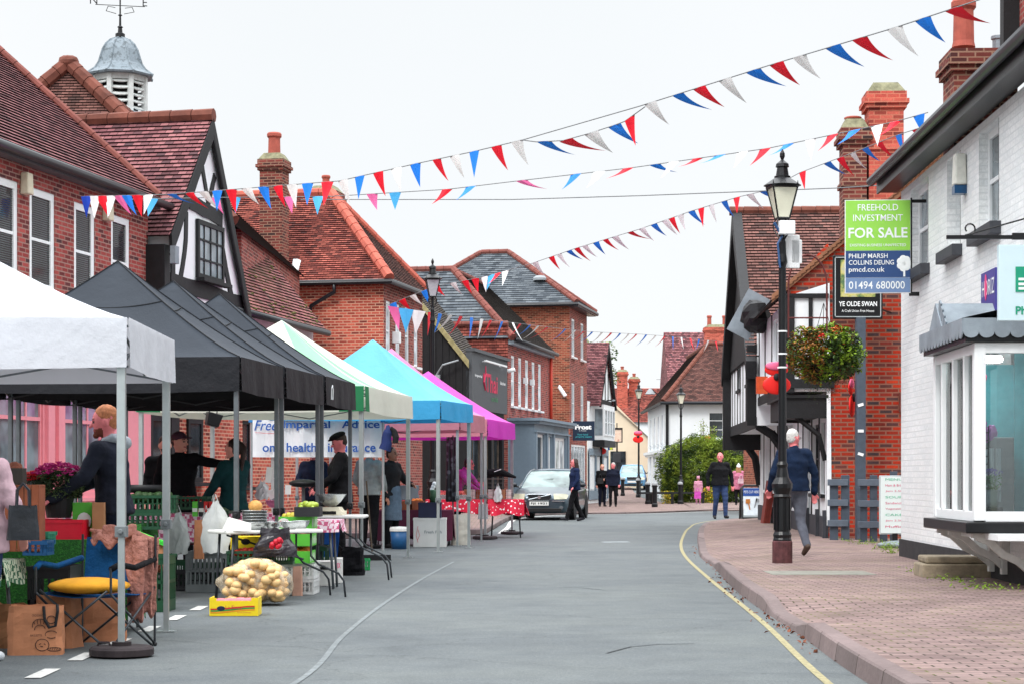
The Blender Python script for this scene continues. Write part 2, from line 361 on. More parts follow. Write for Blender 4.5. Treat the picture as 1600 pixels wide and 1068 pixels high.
m.col(c); m.set(Roughness=.85); m.p.inputs['Specular IOR Level'].default_value = .3; m.bump(f1, .5, .006); ASPH = MATS['asphalt'] = m.m
PAVE = brickmat('block_paving', stp(S(126, 108, 104), S(142, 120, 116), S(150, 128, 124), S(138, 116, 112), S(122, 102, 100)), S(66, 58, 52), bw=.2, bh=.1, ms=.008, bump=.5, swap=False, moss=S(96, 96, 58), grime=.28, gscale=.8)
KERB = plain('kerb_concrete', S(146, 128, 124), .9, var=.2, scale=5, bump=.4, bscale=40)
YEL = plain('road_paint_yellow', S(150, 142, 108), .85, var=.4, scale=26)
WPNT = plain('road_paint_white', S(196, 196, 192), .8, var=.2, scale=24)
m = NT('road_paint_faded'); m.col(m.mix(m.ramp(m.noise(9, 5, .8), [(.44, (0, 0, 0)), (.62, (1, 1, 1))]), (.13, .148, .153, 1), (.205, .228, .236, 1))); m.set(Roughness=.85); WFADE = m.m
# ---------------------------------------------------------------- ground, road, kerbs, markings
def gz(y):                       # the side street climbs gently beyond 88 m
    return 0 if y < 88 else min(1.2, (y - 88) * .0145)
def sheet(name, rowsf, mat, kind='structure', **k):
    mb = MB(); mb.grid(rowsf); o = mb.build(name, mat, **k); tag(o, kind=kind); return o
ys = [-30, 0, 10, 20, 30, 45, 60, 75, 88, 95, 105, 120, 140, 175, 400]
sheet('road', [[(x, y, gz(y)) for x in (-60, -20, -6, 0, 6, 20, 60)] for y in ys], ASPH)
gp = plain('far_ground', S(120, 122, 108), .9)
g_ = MB(); g_.poly([(-900, -300, -.3), (900, -300, -.3), (900, 1500, -.3), (-900, 1500, -.3)]); tag(g_.build('ground', gp), kind='structure')
KB = [(2.0, -8), (2.0, 4), (2.07, 11.15), (2.17, 14.2), (2.24, 16.9), (2.38, 20.6), (2.67, 25.4), (2.82, 28.8), (3.19, 33), (3.77, 39.1), (4.45, 45.5), (5.2, 50.5), (6.4, 54.2), (8.2, 56.2), (12, 57), (30, 58)]
def densify(pts, step=.35):
    # Catmull-Rom
    out = []; P_ = [Vector((p[0], p[1], 0)) for p in pts]; P_ = [P_[0] * 2 - P_[1]] + P_ + [P_[-1] * 2 - P_[-2]]
    for i in range(1, len(P_) - 2):
        n = max(1, int((P_[i + 1] - P_[i]).length / step))
        for k in range(n):
            t = k / n; a, b, c, d = P_[i - 1:i + 3]
            out.append(.5 * ((2 * b) + (c - a) * t + (2 * a - 5 * b + 4 * c - d) * t * t + (3 * b - a - 3 * c + d) * t ** 3))
    out.append(P_[-2]); return out
kb = densify(KB)
def kh(y, x=0):
    H = .125
    for a, b, c, e, h in ((14.3, 15.0, 16.6, 17.4, .045), (24.6, 25.6, 60, 61, .05)):
        if a < y < b: return H + (h - H) * (y - a) / (b - a)
        if b <= y <= c: return h
        if c < y < e: return h + (H - h) * (y - c) / (e - c)
    return H
def offs(pts, k):
    o = []
    for i, p in enumerate(pts):
        t = (pts[min(i + 1, len(pts) - 1)] - pts[max(i - 1, 0)]).normalized(); o.append(p + Vector((t.y, -t.x, 0)) * k)
    return o
ki = offs(kb, .14); kt = offs(kb, .02)
mb = MB()
rows = [[(p.x, p.y, -.02), (q.x, q.y, kh(p.y) - .012), (q.x + .012, q.y, kh(p.y)), (r.x, r.y, kh(p.y) + .002), (r.x, r.y, kh(p.y) - .05)] for p, q, r in zip(kb, kt, ki)]
mb.grid(rows)
tag(mb.build('kerb', brickmat('kerb_stones', stp(S(112, 98, 96), S(124, 108, 106), S(132, 114, 112)), S(74, 64, 60), bw=.9, bh=5, ms=.012, swap=False, offset=0, grime=.25)), kind='structure')
# pavement on the right: follows the dropped kerb, flat nearer the buildings

mb = MB(); rows = []
for p, r in zip(kb, ki):
    h = kh(p.y); t = [0, .35, .8, 1.3, 2.2, 3.2, 12]
    row = []
    for k in t:
        xx = r.x + (k if r.y < 50 else 0); yy = r.y - (0 if r.y < 50 else k)
        if r.y >= 50:                       # beyond the bend rows would cross: fan them gently
            xx = r.x + k * .9; yy = r.y - k * .25
        f = min(1, k / 1.3); row.append((xx, yy, h * (1 - f) + .125 * f))
    rows.append(row)
mb.grid(rows); o = mb.build('pavement', PAVE); tag(o, kind='structure')
# left pavement (before the shops) and its build-out beyond the stalls
LP = densify([(-7.0, -8), (-6.1, 10), (-5.9, 20), (-5.2, 30), (-4.4, 35.5), (-2.4, 38.5), (-.75, 40.3), (-.45, 44), (-.05, 54), (.7, 60), (2.2, 62.6)])
mb = MB(); lo = offs(LP, -.14)
mb.grid([[(r.x, r.y, .07), (r.x, r.y, .115), (p.x - .01, p.y, .11), (p.x, p.y, .1), (p.x, p.y, -.02)] for p, r in zip(LP, lo)]); tag(mb.build('kerb', MATS['kerb_stones']), kind='structure')
mb = MB(); mb.grid([[(-14, r.y, .112), (-9, r.y, .112), (r.x, r.y, .112)] for r in lo])
tag(mb.build('pavement', PAVE), kind='structure')
# paved forecourt behind the parked car, running up the side street
mb = MB(); fc = [(62.3, -3, 2.1), (64, -3, 4.2), (68, -3, 6.6), (72, -1, 8.3), (76, 0, 8.9), (81, 1, 8.5), (88, 1.8, 7.0), (97, 2.6, 6.6), (110, 4.5, 7), (130, 6, 8)]
mb.grid([[(a + (b - a) * t, y, .035 + gz(y)) for t in (0, .25, .5, .75, 1)] for y, a, b in fc]); o = mb.build('forecourt', PAVE); tag(o, kind='structure')
mb = MB()
edge = densify([(2.15, 62.4), (4.2, 64), (6.6, 68), (8.3, 72), (11, 75), (16, 77), (30, 79)])
e2 = offs(edge, -.13); mb.grid([[(p.x, p.y, -.01), (p.x, p.y, .05), (q.x, q.y, .052), (q.x, q.y, .03)] for p, q in zip(edge, e2)]); tag(mb.build('kerb', MATS['kerb_stones']), kind='structure')
mb = MB(); mb.grid([[(6.6 + 30 * t, 68 + 6 * t + 3 * (1 - abs(2 * t - 1)), .03), (8 + 30 * t, 92 + t * 4, .034 + .05)] for t in [i / 8 for i in range(9)]]); tag(mb.build('pavement', PAVE), kind='structure')
def stripe(name, pts, w, mat, z=.004, lab=None):
    a, b = offs(pts, w / 2), offs(pts, -w / 2); mb = MB(); mb.grid([[(p.x, p.y, z), (q.x, q.y, z)] for p, q in zip(b, a)]); tag(mb.build(name, mat), kind='structure')
def G(px, py): d = 3600 / (py - 745); return ((px - 800) * d / F, d)
stripe('yellow_line', densify([(1.62, 4), G(1295, 1068), G(1190, 970), G(1110, 905), G(1072, 870), G(1064, 850), G(1070, 832), (4.2, 45.5), (4.9, 50.4), (6.1, 54.6), (8, 56.8), (12, 57.6)]), .052, YEL)
stripe('faded_line', densify([(-1.75, 7), G(459, 1068), G(536, 993), G(596, 945), G(656, 906), G(709, 877)]), .04, WFADE)
stripe('road_edge_line', densify([(-.25, 41), (-.1, 46), (.1, 54.5), (1, 59.5), (2.3, 61.9), (4.4, 63.4), (6.9, 67.3), (8.6, 71.4), (11.2, 74.4), (16, 76.4)]), .12, WPNT)
mb = MB()
for y in (9.2, 10.35, 11.45, 12.55, 13.7, 14.9, 16.1, 17.3):
    a, b = offs([Vector((-2.86, y, 0)), Vector((-2.87, y + .55, 0))], .05), offs([Vector((-2.86, y, 0)), Vector((-2.87, y + .55, 0))], -.05); mb.grid([[(p.x, p.y, .006), (q.x, q.y, .006)] for p, q in zip(b, a)])
tag(mb.build('bay_marking', WPNT), kind='structure')

mb = MB()
for (px, py, w_, l_, a) in ((962, 846, .5, .28, .2),): 
    x, y = G(px, py); mb.box((x, y, .003), (w_, l_, .002), Rz(a))
tag(mb.build('road_patch', plain('road_patch_pale', S(164, 172, 174), .9, var=.15)), kind='structure')
stripe('tar_mark', densify([G(948, 1020), G(985, 1010), G(1030, 1006), G(1085, 1005)]), .018, plain('tar_black', S(52, 56, 58), .8))
stripe('scratch_mark', densify([G(870, 916), G(905, 917), G(945, 921)]), .03, WFADE)
mb = MB(); x, y = 3.0, 21.6
mb.box((x + .45, y, .127), (1.15, .85, .006)); o = mb.build('utility_cover', plain('concrete_cover', S(128, 128, 118), .9, var=.25, scale=8), bevel=.002); tag(o, 'pale square concrete utility cover set in the block paving below the near right lamp', 'utility cover')
# ================================================================ left-hand terrace
AL = atan2(1, .2); UL = Vector((.2, 1, 0)).normalized(); NL = Vector((-UL.y, UL.x, 0))
def LD(px): return 13.72 / (.2 - (px - 800) / F)
def lorg(d): return (-13.72 + .2 * d, d, 0)
def lx(px, d0): return (LD(px) - d0) * 1.0198
def gutter(parent, x0, x1, y, z, dp=.0):
    mb = MB(); mb.tube([(x0, y, z), (x1, y, z)], .075, 10); o = mb.build('gutter', GUT, parent, smooth=True)
    return o
def soffit(parent, x0, x1, y0, y1, z0, z1, mat): mb = MB(); mb.bb(x0, x1, y0, y1, z0, z1); return mb.build('soffit', mat, parent)
def chimney(parent, x, y, z0, z1, w_, d_, mat, pots=((0, 0),), ph=.45, name='chimney', pr=.13, cem=True):
    mb = MB(); H = z1 - z0
    mb.bb(x - w_ / 2, x + w_ / 2, y - d_ / 2, y + d_ / 2, z0, z1 - .3)
    for i, (k, h) in enumerate(((.05, .08), (.09, .08), (.05, .14))):
        zz = z1 - .3 + sum((.08, .08, .14)[:i]); mb.bb(x - w_ / 2 - k, x + w_ / 2 + k, y - d_ / 2 - k, y + d_ / 2 + k, zz + .001, zz + h)
    zz = z1 - .3 - H * .0 - .75
    if H > 1.6: mb.bb(x - w_ / 2 - .035, x + w_ / 2 + .035, y - d_ / 2 - .035, y + d_ / 2 + .035, zz, zz + .09)
    c = mb.build(name, mat, parent)
    if cem: f = MB(); f.box((x, y, z1 + .09), (w_ + .06, d_ + .06, .18), taper=.65); f.build('flaunching', CEM, c)
    for px_, py_ in pots:
        p = MB(); p.lathe([(pr * .95, z1 + .1), (pr * .85, z1 + .18), (pr * .8, z1 + ph * .8), (pr, z1 + ph * .86), (pr, z1 + ph * .95), (pr * .85, z1 + ph), (pr * .6, z1 + ph), (pr * .6, z1 + ph - .1)], (x + px_, y + py_, 0), 12); p.build('chimney_pot', POT, c, smooth=False)
    return c
BLIND = plain('blind_slats_grey', S(64, 62, 60), .6)

# ---- first house: crimson brick, pink shopfront
D0 = 29.6
b1 = thing('brick_house', 'crimson brick house with a pink shopfront and steep plum tiled roof, leftmost in the street', 'house', lorg(D0), AL)
X0, X1 = -9.0, 5.72
wins = [(-6.6, -5.7), (-4.9, -4.0), (-3.1, -2.2), (-.52, .42), (.82, 1.76), (2.5, 3.36), (4.04, 4.88)]
ops = [(a, b, 4.18, 5.8) for a, b in wins]
mb = MB(); wallgrid(mb, X0, X1, 3.35, 6.12, 0, ops, .1)
mb.add([(X1, 0, 0), (X1, 9, 0), (X1, 9, 6.3), (X1, 4.5, 10.35), (X1, 0, 6.3)], [(0, 1, 2, 3, 4)]); mb.add([(X0, 0, 0), (X0, 0, 6.3), (X0, 4.5, 10.35), (X0, 9, 6.3), (X0, 9, 0)], [(0, 1, 2, 3, 4)]); mb.add([(X0, 9, 0), (X0, 9, 6.3), (X1, 9, 6.3), (X1, 9, 0)], [(0, 1, 2, 3)])
mb.build('wall', BR1, b1)
for a, b in wins: window(b1, a, b, 4.18, 5.8, .02, WPAINT, GLD, 1, 2, fr=.12, sash=True, blind=BLIND)
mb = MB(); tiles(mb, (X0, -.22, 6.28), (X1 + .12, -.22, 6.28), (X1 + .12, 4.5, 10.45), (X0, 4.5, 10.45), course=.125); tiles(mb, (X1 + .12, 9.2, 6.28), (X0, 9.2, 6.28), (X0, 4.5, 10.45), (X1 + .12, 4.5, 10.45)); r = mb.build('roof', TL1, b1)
mb = MB(); mb.prism([(X1 + .125, -.24, 6.2), (X1 + .125, -.24, 6.3), (X1 + .125, 4.5, 10.48), (X1 + .125, 4.5, 10.36)], (.04, 0, 0)); mb.build('verge', plain('verge_mortar_red', S(170, 84, 70), .9, var=.3, scale=12), r)
mb = MB(); ridge(mb, (X0, 4.5, 10.47), (X1 + .1, 4.5, 10.47)); ridge(mb, (X1 + .06, -.2, 6.36), (X1 + .06, 4.45, 10.5), .075); mb.build('ridge_tiles', RG, r)
soffit(b1, X0, X1 + .1, -.2, 0.0, 6.1, 6.22, plain('soffit_grey', S(92, 88, 90), .7)); gutter(b1, X0, X1 + .5, -.27, 6.2)
for a, lab in ((.58, 'upper'), (3.75, 'x')):
    mb = MB(); mb.box((a, -.07, 5.8), (.22, .14, .34), taper=.9); mb.build('alarm_box', plain('alarm_box_cream', S(206, 196, 172), .5), b1, bevel=.02)
# pink shopfront
sf = MB(); sops = []
for i in range(-4, 3):
    a = i * 2.35 + .1 - .9
    sops += [(a + .42, a + 1.98, .95, 2.62)]
sops = [o for o in sops if o[0] > X0 and o[1] < X1 - .3]
wallgrid(sf, X0, X1, .1, 3.35, -.06, sops, .1)
for o in sops:
    for q in (o[0] - .2, o[1] + .2): sf.bb(q - .12, q + .12, -.12, -.061, .1, 2.95)
    sf.bb(o[0], o[1], -.1, -.061, .3, .36); sf.bb(o[0], o[1], -.1, -.061, .8, .86)
sf.bb(X0, X1, -.3, -.061, 2.95, 3.12); sf.bb(X0, X1, -.38, -.061, 3.12, 3.2)
sh = sf.build('shopfront', PINK, b1)
for o in sops: window(sh, o[0], o[1], o[2], o[3], -.03, PINK, GLB, 3, 1, fr=.05, bar=.05, sill=False); q = MB(); q.bb(o[0] + .05, o[1] - .05, -.045, -.0305, 2.1, 2.16); q.build('transom', PINK, sh)
# back hall with cupola
bh = thing('tiled_hall', 'long plum tiled roof with a fat red hip ridge rising behind the crimson brick house', 'building', (-9.7, 42, 0), atan2(1, .03))
mb = MB(); wallgrid(mb, 0, 9, 0, 6.6, 3.6 - 7.4, [], .1); mb.add([(0, 3.6, 0), (0, 3.6, 6.6), (0, -3.8, 6.6), (0, -3.8, 0)], [(0, 1, 2, 3)]); mb.add([(9, 3.6, 0), (9, -3.8, 0), (9, -3.8, 6.6), (9, 0, 10.1), (9, 3.6, 6.6)], [(0, 1, 2, 3, 4)]); mb.add([(0, 3.6, 0), (9, 3.6, 0), (9, 3.6, 6.6), (0, 3.6, 6.6)], [(0, 1, 2, 3)]); mb.build('wall', BR5, bh)
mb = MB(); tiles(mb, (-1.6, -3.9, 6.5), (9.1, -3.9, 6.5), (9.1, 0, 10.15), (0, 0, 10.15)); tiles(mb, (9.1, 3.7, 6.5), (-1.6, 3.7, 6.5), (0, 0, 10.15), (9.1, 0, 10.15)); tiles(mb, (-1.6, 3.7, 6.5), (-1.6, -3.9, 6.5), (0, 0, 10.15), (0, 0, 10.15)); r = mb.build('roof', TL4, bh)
mb = MB(); ridge(mb, (0, 0, 10.2), (9.1, 0, 10.2), .14); ridge(mb, (-1.6, -3.9, 6.55), (0, 0, 10.25), .17); ridge(mb, (-1.6, 3.7, 6.55), (0, 0, 10.25), .17); mb.ball((0, 0, 10.25), .24, sc=(1, 1, .7), jit=.1); mb.build('ridge_tiles', RGM, r)
# cupola
CW = plain('cupola_white_timber', S(196, 200, 198), .7, var=.18, scale=5); ld = NT('lead_streaked')
c_ = ld.ramp(ld.noise(7, 5, .7), [(.3, S(84, 96, 104)), (.5, S(122, 134, 142)), (.62, S(76, 86, 92)), (.8, S(138, 150, 156))]); ld.col(c_); ld.set(Roughness=.5, Metallic=.2); ld.bump(ld.noise(9, 4), .3)
cu = thing('roof_cupola', 'octagonal white louvred cupola with a bell-shaped grey lead dome and weathervane', 'cupola', (-10.0, 49, -.42), .2)
def octo(r, z, n=8, a=pi / 8): return [Vector((r * cos(a + 2 * pi * k / n), r * sin(a + 2 * pi * k / n), z)) for k in range(n)]
mb = MB(); mb.lathe([(.62, 9.2), (.62, 10.72), (.8, 10.74), (.82, 10.84), (.7, 10.86)], n=8, a0=pi / 8); mb.build('base', plain('cupola_base_lead', S(160, 178, 188), .6, var=.15), cu)
mb = MB()
for k in range(8):
    p = octo(.66, 10.86)[k]; mb.box((p.x, p.y, 11.3), (.12, .12, .95), Rz(pi / 8 + 2 * pi * k / 8))
mb.lathe([(.7, 11.66), (.7, 11.82), (.6, 11.82)], n=8, a0=pi / 8); mb.build('posts', CW, cu)
mb = MB()
for k in range(8):
    a = 2 * pi * (k + 1) / 8; R = Rz(a + 0)
    for j in range(5): mb.box(R @ Vector((.6, 0, 10.96 + j * .165)), (.1, .42, .035), R @ Ry(.7)); mb.ball(R @ Vector((.645, 0, 10.93 + j * .165)), .03, 6, 4, sc=(1, 6, 1), R=R)
mb.build('louvres', CW, cu)
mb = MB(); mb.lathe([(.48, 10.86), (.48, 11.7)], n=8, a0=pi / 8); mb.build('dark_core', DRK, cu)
prof = [(.86, 11.8), (.88, 11.86), (.8, 11.93), (.68, 12.05), (.58, 12.25), (.52, 12.5), (.47, 12.72), (.38, 12.93), (.26, 13.08), (.12, 13.16), (.05, 13.18)]
prof = [(r, 11.8 + (z - 11.8) * .74) for r, z in prof]
mb = MB(); mb.lathe(prof, n=8, a0=pi / 8)
for k in range(8): mb.tube([Vector((r * cos(pi / 8 + k * pi / 4), r * sin(pi / 8 + k * pi / 4), z)) for r, z in prof], .028, 6)
dm = mb.build('dome', ld.m, cu)
mb = MB(); mb.lathe([(.12, 13.15), (.12, 13.35), (.06, 13.4), (.05, 13.6), (.08, 13.63), (.03, 13.7), (.025, 14.1), (.06, 14.13), (.02, 14.2), (.018, 15.2)], n=8)
mb.tube([(-.62, 0, 14.55), (.62, 0, 14.55)], .015, 6); mb.tube([(0, -.62, 14.55), (0, .62, 14.55)], .015, 6)
for a in (1, -1): mb.tube([(a * .1, 0, 14.2), (a * .35, 0, 14.3), (a * .3, 0, 14.5), (a * .12, 0, 14.45)], .014, 5); mb.tube([(0, a * .1, 14.2), (0, a * .35, 14.3), (0, a * .3, 14.5)], .014, 5)
mb.box((.15, 0, 15.0), (.7, .01, .16)); 
for v in mb.v: v.z = 12.8 + (v.z - 13.15) * .6
mb.build('weathervane', BLK, cu)
text(cu, 'vane_letter', 'N', .2, (-.66, -.04, 13.74), BLK); text(cu, 'vane_letter', 'E', .2, (.62, -.04, 13.74), BLK)

# ---- second: timber-framed gable
D0 = LD(226)
b2 = thing('timber_gable_house', 'black and white timber-framed gable house with a leaded window, beside the crimson house', 'house', lorg(D0), AL)
xa, xp, xe = .35, 2.35, 4.35           # left foot, apex, right foot (local)
zl, zp, zr = 5.75, 8.05, 4.75
yg = -.35
mb = MB()
gw = [(xa + 1.25, xa + 2.75, 5.02, 6.15)]
mb.add([(xa, yg, 2.9), (xe, yg, 2.9), (xe, yg, zr), (xe - .0, yg, zr), (xp, yg, zp), (xa, yg, zl)], [(0, 1, 2, 4, 5)])
mb.add([(xa, yg, 2.9), (xa, yg, zl), (xa, 7, zl), (xa, 7, 2.9)], [(0, 1, 2, 3)]); mb.add([(xe, yg, 2.9), (xe, 7, 2.9), (xe, 7, zr), (xe, yg, zr)], [(0, 1, 2, 3)])
mb.build('wall', WREND, b2)
mb = MB(); mb.bb(xa, xe + 1.0, 0.0, .3, 0, 2.9); g_ = mb.build('ground_floor_wall', BR2, b2)
mb = MB()                                # timbers
def tim(x0, z0, x1, z1, w_=.2, y=yg, m=0, t=.025, bow=0):
    a, b = Vector((x0, 0, z0)), Vector((x1, 0, z1)); d = (b - a).normalized(); n = Vector((-d.z, 0, d.x)); N = 5
    L_ = [];R_ = []
    for i in range(N + 1):
        q = a.lerp(b, i / N) + n * (bow * sin(pi * i / N)); L_.append(q + n * (w_ / 2) * random.uniform(.88, 1.1)); R_.append(q - n * (w_ / 2) * random.uniform(.88, 1.1))
    pts = [Vector((q.x, y - t, q.z)) for q in L_ + R_[::-1]]
    mb.prism(pts, (0, t + .01, 0), m)
tim(xa, 4.82, xe - .05, 4.72, .3, t=.03); tim(xa + .1, 2.95, xe, 2.95, .26, t=.05)
tim(xa + .95, 6.4, xe - 1.25, 6.3, .3, t=.03)
for x in (xa + .1, xa + .75, xa + 1.35, xa + 2.0, xa + 2.65, xe - .15): tim(x, 3.0, x + random.uniform(-.04, .04), 4.6, .17)
tim(xa + .12, 4.9, xa + .12, zl, .2); tim(xe - .5, 4.6, xe - 1.5, 6.6, .2, bow=.16); tim(xp - .02, 6.5, xp - .35, 7.15, .15); tim(xp - .02, 6.5, xp + .35, 7.1, .15); tim(xa + .5, 4.9, xa + .8, 6.2, .16, bow=-.1)
mb.build('timber_frame', BLK, b2)
mb = MB()
for (x0, z0, x1, z1) in ((xp, zp + .12, xe + .22, zr - .2), (xp, zp + .12, xa - .2, zl - .12)):
    pts = [Vector((x0, yg - .12, z0)), Vector((x1, yg - .12, z1)), Vector((x1 - (.02 if x1 > x0 else -.02), yg - .12, z1 - .3)), Vector((x0, yg - .12, z0 - .42))]; mb.prism(pts, (0, .06, 0))
    d = Vector((x1 - x0, 0, z1 - z0)).normalized()
    a = Vector((x0, yg - .09, z0 - .3)); b = Vector((x1, yg - .09, z1 - .3)); mb.tube([a.lerp(b, t) + Vector((0, 0, -.04 - .05 * abs(sin(9 * t)))) for t in [i / 20 for i in range(21)]], .035, 6)
mb.build('bargeboard', BLK, b2)
window(b2, xa + 1.3, xa + 2.75, 5.0, 6.12, yg - .07, BLK, GLB, 4, 3, fr=.09, bar=.035)
mb = MB(); YB = 8.2
tiles(mb, (xa - .25, YB, zl - .15), (xa - .25, yg - .1, zl - .15), (xp, yg - .1, zp + .12), (xp, YB, zp + .12), course=.115)
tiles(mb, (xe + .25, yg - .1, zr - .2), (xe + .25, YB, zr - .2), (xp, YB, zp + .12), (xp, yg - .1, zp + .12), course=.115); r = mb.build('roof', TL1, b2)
mb = MB(); ridge(mb, (xp, yg - .12, zp + .16), (xp, YB, zp + .16), .14, .42); mb.build('ridge_tiles', RGM, r)
mb = MB(); mb.bb(xa - .3, xa - .02, yg - .02, .35, 3.5, 5.45); mb.build('side_bay', BLK, b2, bevel=.01); mb = MB(); mb.bb(xa - .25, xa - .05, yg - .2, yg - .1, 5.1, 5.42); mb.build('bracket', LEAD, b2)
for a, b in ((.2, .95), (2.1, 2.9)): window(b2, a, b, 1.1, 2.35, -.05, BLK, GLD, 1, 1, fr=.1, name='window')
mb = MB(); mb.bb(1.2, 1.62, -.05, .02, 0.1, 2.6); mb.build('doorpost', BLK, b2)

# ---- third: low mossy roof
D0 = LD(345)
b3 = thing('mossy_roof_house', 'low house under a mossy pink-brown tiled roof, right of the timber gable', 'house', lorg(D0), AL)
W3 = (45.2 - D0) * 1.02
mb = MB(); wallgrid(mb, -1, W3, 2.9, 4.72, .0, [(2.2, 2.9, 3.2, 4.3)], .08); mb.build('wall', plain('render_pinkish', S(214, 196, 196), .8), b3)
mb = MB(); wallgrid(mb, -1, W3, 0, 2.9, .02, [(1.2, 2.0, 1.0, 2.4)]); mb.add([(W3, 0, 0), (W3, 6, 0), (W3, 6, 4.7), (W3, 3, 8.2), (W3, 0, 4.7)], [(0, 1, 2, 3, 4)]); mb.build('brick_wall', BR2, b3)
window(b3, 1.2, 2.0, 1.0, 2.4, .06, BLK, GLD, 1, 1); window(b3, 2.2, 2.9, 3.2, 4.3, .04, WPAINT, GLD, 2, 2)
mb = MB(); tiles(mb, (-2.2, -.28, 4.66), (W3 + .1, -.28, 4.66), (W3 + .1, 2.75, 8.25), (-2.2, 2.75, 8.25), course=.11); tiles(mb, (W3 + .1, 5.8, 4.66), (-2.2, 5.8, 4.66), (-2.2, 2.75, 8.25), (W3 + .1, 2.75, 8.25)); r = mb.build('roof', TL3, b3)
mb = MB(); ridge(mb, (-2.2, 2.75, 8.28), (W3 + .1, 2.75, 8.28), .13); mb.build('ridge_tiles', RGM, r)
mb = MB()                                 # clumps of moss on the tiles
for i in range(240):
    u, t = random.uniform(-1, W3), random.random() ** 1.3; mb.ball((u, -.28 + 3.03 * t, 4.69 + 3.59 * t), random.uniform(.015, .055), 6, 4, sc=(1.6, 1, .6), jit=.2)
tag(mb.build('moss', plain('moss', S(86, 84, 42), 1, var=.4), r), kind='stuff')
gutter(b3, -.3, W3 + .1, -.34, 4.58); 

# ---- fourth: orange brick house with chimney
D0 = 51.4
b4 = thing('brick_house', 'orange-red brick house with a hipped red tiled roof and tall chimney on its end wall', 'house', lorg(D0), AL)
W4, H4, DP = 4.3, 6.5, 9
wn4 = [(.25 + i * 1.02, .25 + i * 1.02 + .5, 4.35, 5.95) for i in range(4)]
mb = MB(); wallgrid(mb, 0, W4, 0, H4, 0, wn4, .1); mb.add([(W4, 0, 0), (W4, DP, 0), (W4, DP, H4), (W4, 0, H4)], [(0, 1, 2, 3)]); mb.build('street_wall', BR5, b4)
mb = MB(); mb.add([(0, DP, 0), (0, 0, 0), (0, 0, H4), (0, DP, H4)], [(0, 1, 2, 3)])
for i in range(60): y = i * .15; mb.bb(-.05, 0.001, y, y + .08, H4 - .24, H4 - .17)
mb.build('end_wall', BR2, b4)
for o in wn4: window(b4, *o, .03, WPAINT, GLW, 1, 2, fr=.07, sash=True)
mb = MB(); mb.box((.18, -.1, 4.0), (.3, .12, .5)); mb.build('meter_box', WPAINT, b4, bevel=.01); mb = MB(); mb.box((1.0, -.1, 5.0), (.2, .2, .3)); mb.build('alarm_box', WPAINT, b4, bevel=.01)
xr, yr, zr4 = W4 / 2, 2.1, 9.15; e = .22
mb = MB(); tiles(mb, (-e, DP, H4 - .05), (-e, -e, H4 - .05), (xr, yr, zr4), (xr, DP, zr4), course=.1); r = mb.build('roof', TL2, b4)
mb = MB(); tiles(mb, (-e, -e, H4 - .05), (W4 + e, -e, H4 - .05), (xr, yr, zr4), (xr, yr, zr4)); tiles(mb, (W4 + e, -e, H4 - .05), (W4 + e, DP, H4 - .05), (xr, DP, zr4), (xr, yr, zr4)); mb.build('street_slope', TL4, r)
RO = plain('ridge_tile_orange', S(178, 92, 76), .85, var=.2, scale=3, bump=.3)
mb = MB(); ridge(mb, (xr, yr, zr4 + .03), (xr, DP, zr4 + .03), .14); ridge(mb, (-e, -e, H4), (xr, yr, zr4 + .03), .15); ridge(mb, (W4 + e, -e, H4), (xr, yr, zr4 + .03), .13); mb.build('ridge_tiles', RO, r)
mb = MB(); mb.tube([(-e - .06, 6.4, H4 - .1), (-e - .06, -e - .06, H4 - .1), (W4 + e, -e - .06, H4 - .1)], .075, 8); mb.build('gutter', GUT, b4)
pipe(b4, [(-e - .05, 1.3, H4 - .15), (-e, 1.3, H4 - .35), (-.08, 2.0, H4 - .7), (-.08, 2.05, H4 - 1.0), (-.08, 2.05, .1)], .055, GUT)
chimney(b4, -.32, 2.95, 0, 9.7, .62, .62, BRC, ph=.75, pr=.2)
mb = MB()
for s_, x in ((1, 3.34), (-1, 2.56)): mb = MB(); mb.prism([(-.3, x, H4 - .0), (-.3, x + s_ * .1, H4), (.12, x + s_ * .1, H4 + .55), (.12, x, H4 + .6)], (0, s_ * .12, 0)); mb.build('flashing', WPAINT, b4)
chimney(b4, 3.3, 2.6, 6.5, 9.35, .7, .8, BRC, ph=.5)

# ---- fifth: black boarded restaurant
D0 = 61.7
b5 = thing('restaurant', 'black boarded building with a charcoal fascia board and red lettering behind the pink canopy', 'restaurant', lorg(D0), AL)
W5 = 5.7
mb = MB(); y = 0
mb.add([(0, 8, 0), (0, 0, 0), (0, 0, 4.9), (0, 2.6, 8.0), (0, 5.2, 4.9), (0, 8, 4.9)], [(0, 1, 2, 3, 4, 5)])
for i in range(26): mb.bb(-.03, 0, i * .22, i * .22 + .03, 2.6, min(4.9 + 3.1 * (1 - abs(i * .22 - 2.6) / 2.6), 8)) if abs(i * .22 - 2.6) < 2.6 else None
mb.build('boarded_wall', BLK, b5)
mb = MB(); wallgrid(mb, 0, W5, 0, 3.4, .02, [(.3, 2.3, .5, 2.6), (2.6, 3.6, .1, 2.6), (3.9, 5.4, .5, 2.6)], .2); mb.build('wall', BLK, b5)
for o in ((.3, 2.3, .5, 2.6), (2.6, 3.6, .1, 2.6), (3.9, 5.4, .5, 2.6)): window(b5, *o, .15, WEATHER, GLD, 2, 1, sill=False)
mb = MB(); mb.bb(0, W5, -.1, .1, 3.4, 5.25); mb.bb(-.02, W5 + .02, -.2, .12, 5.25, 5.35); fb = mb.build('fascia_board', CHAR, b5)
mb = MB(); mb.bb(1.2, 4.6, -.32, -.24, 4.98, 5.04); mb.tube([(1.5, -.1, 5.0), (1.5, -.3, 5.0)], .015); mb.tube([(4.3, -.1, 5.0), (4.3, -.3, 5.0)], .015); mb.build('sign_lamp', WPAINT, fb)
RED = plain('sign_red', S(206, 40, 84), .5); GRN = plain('sign_green', S(50, 140, 84), .5)
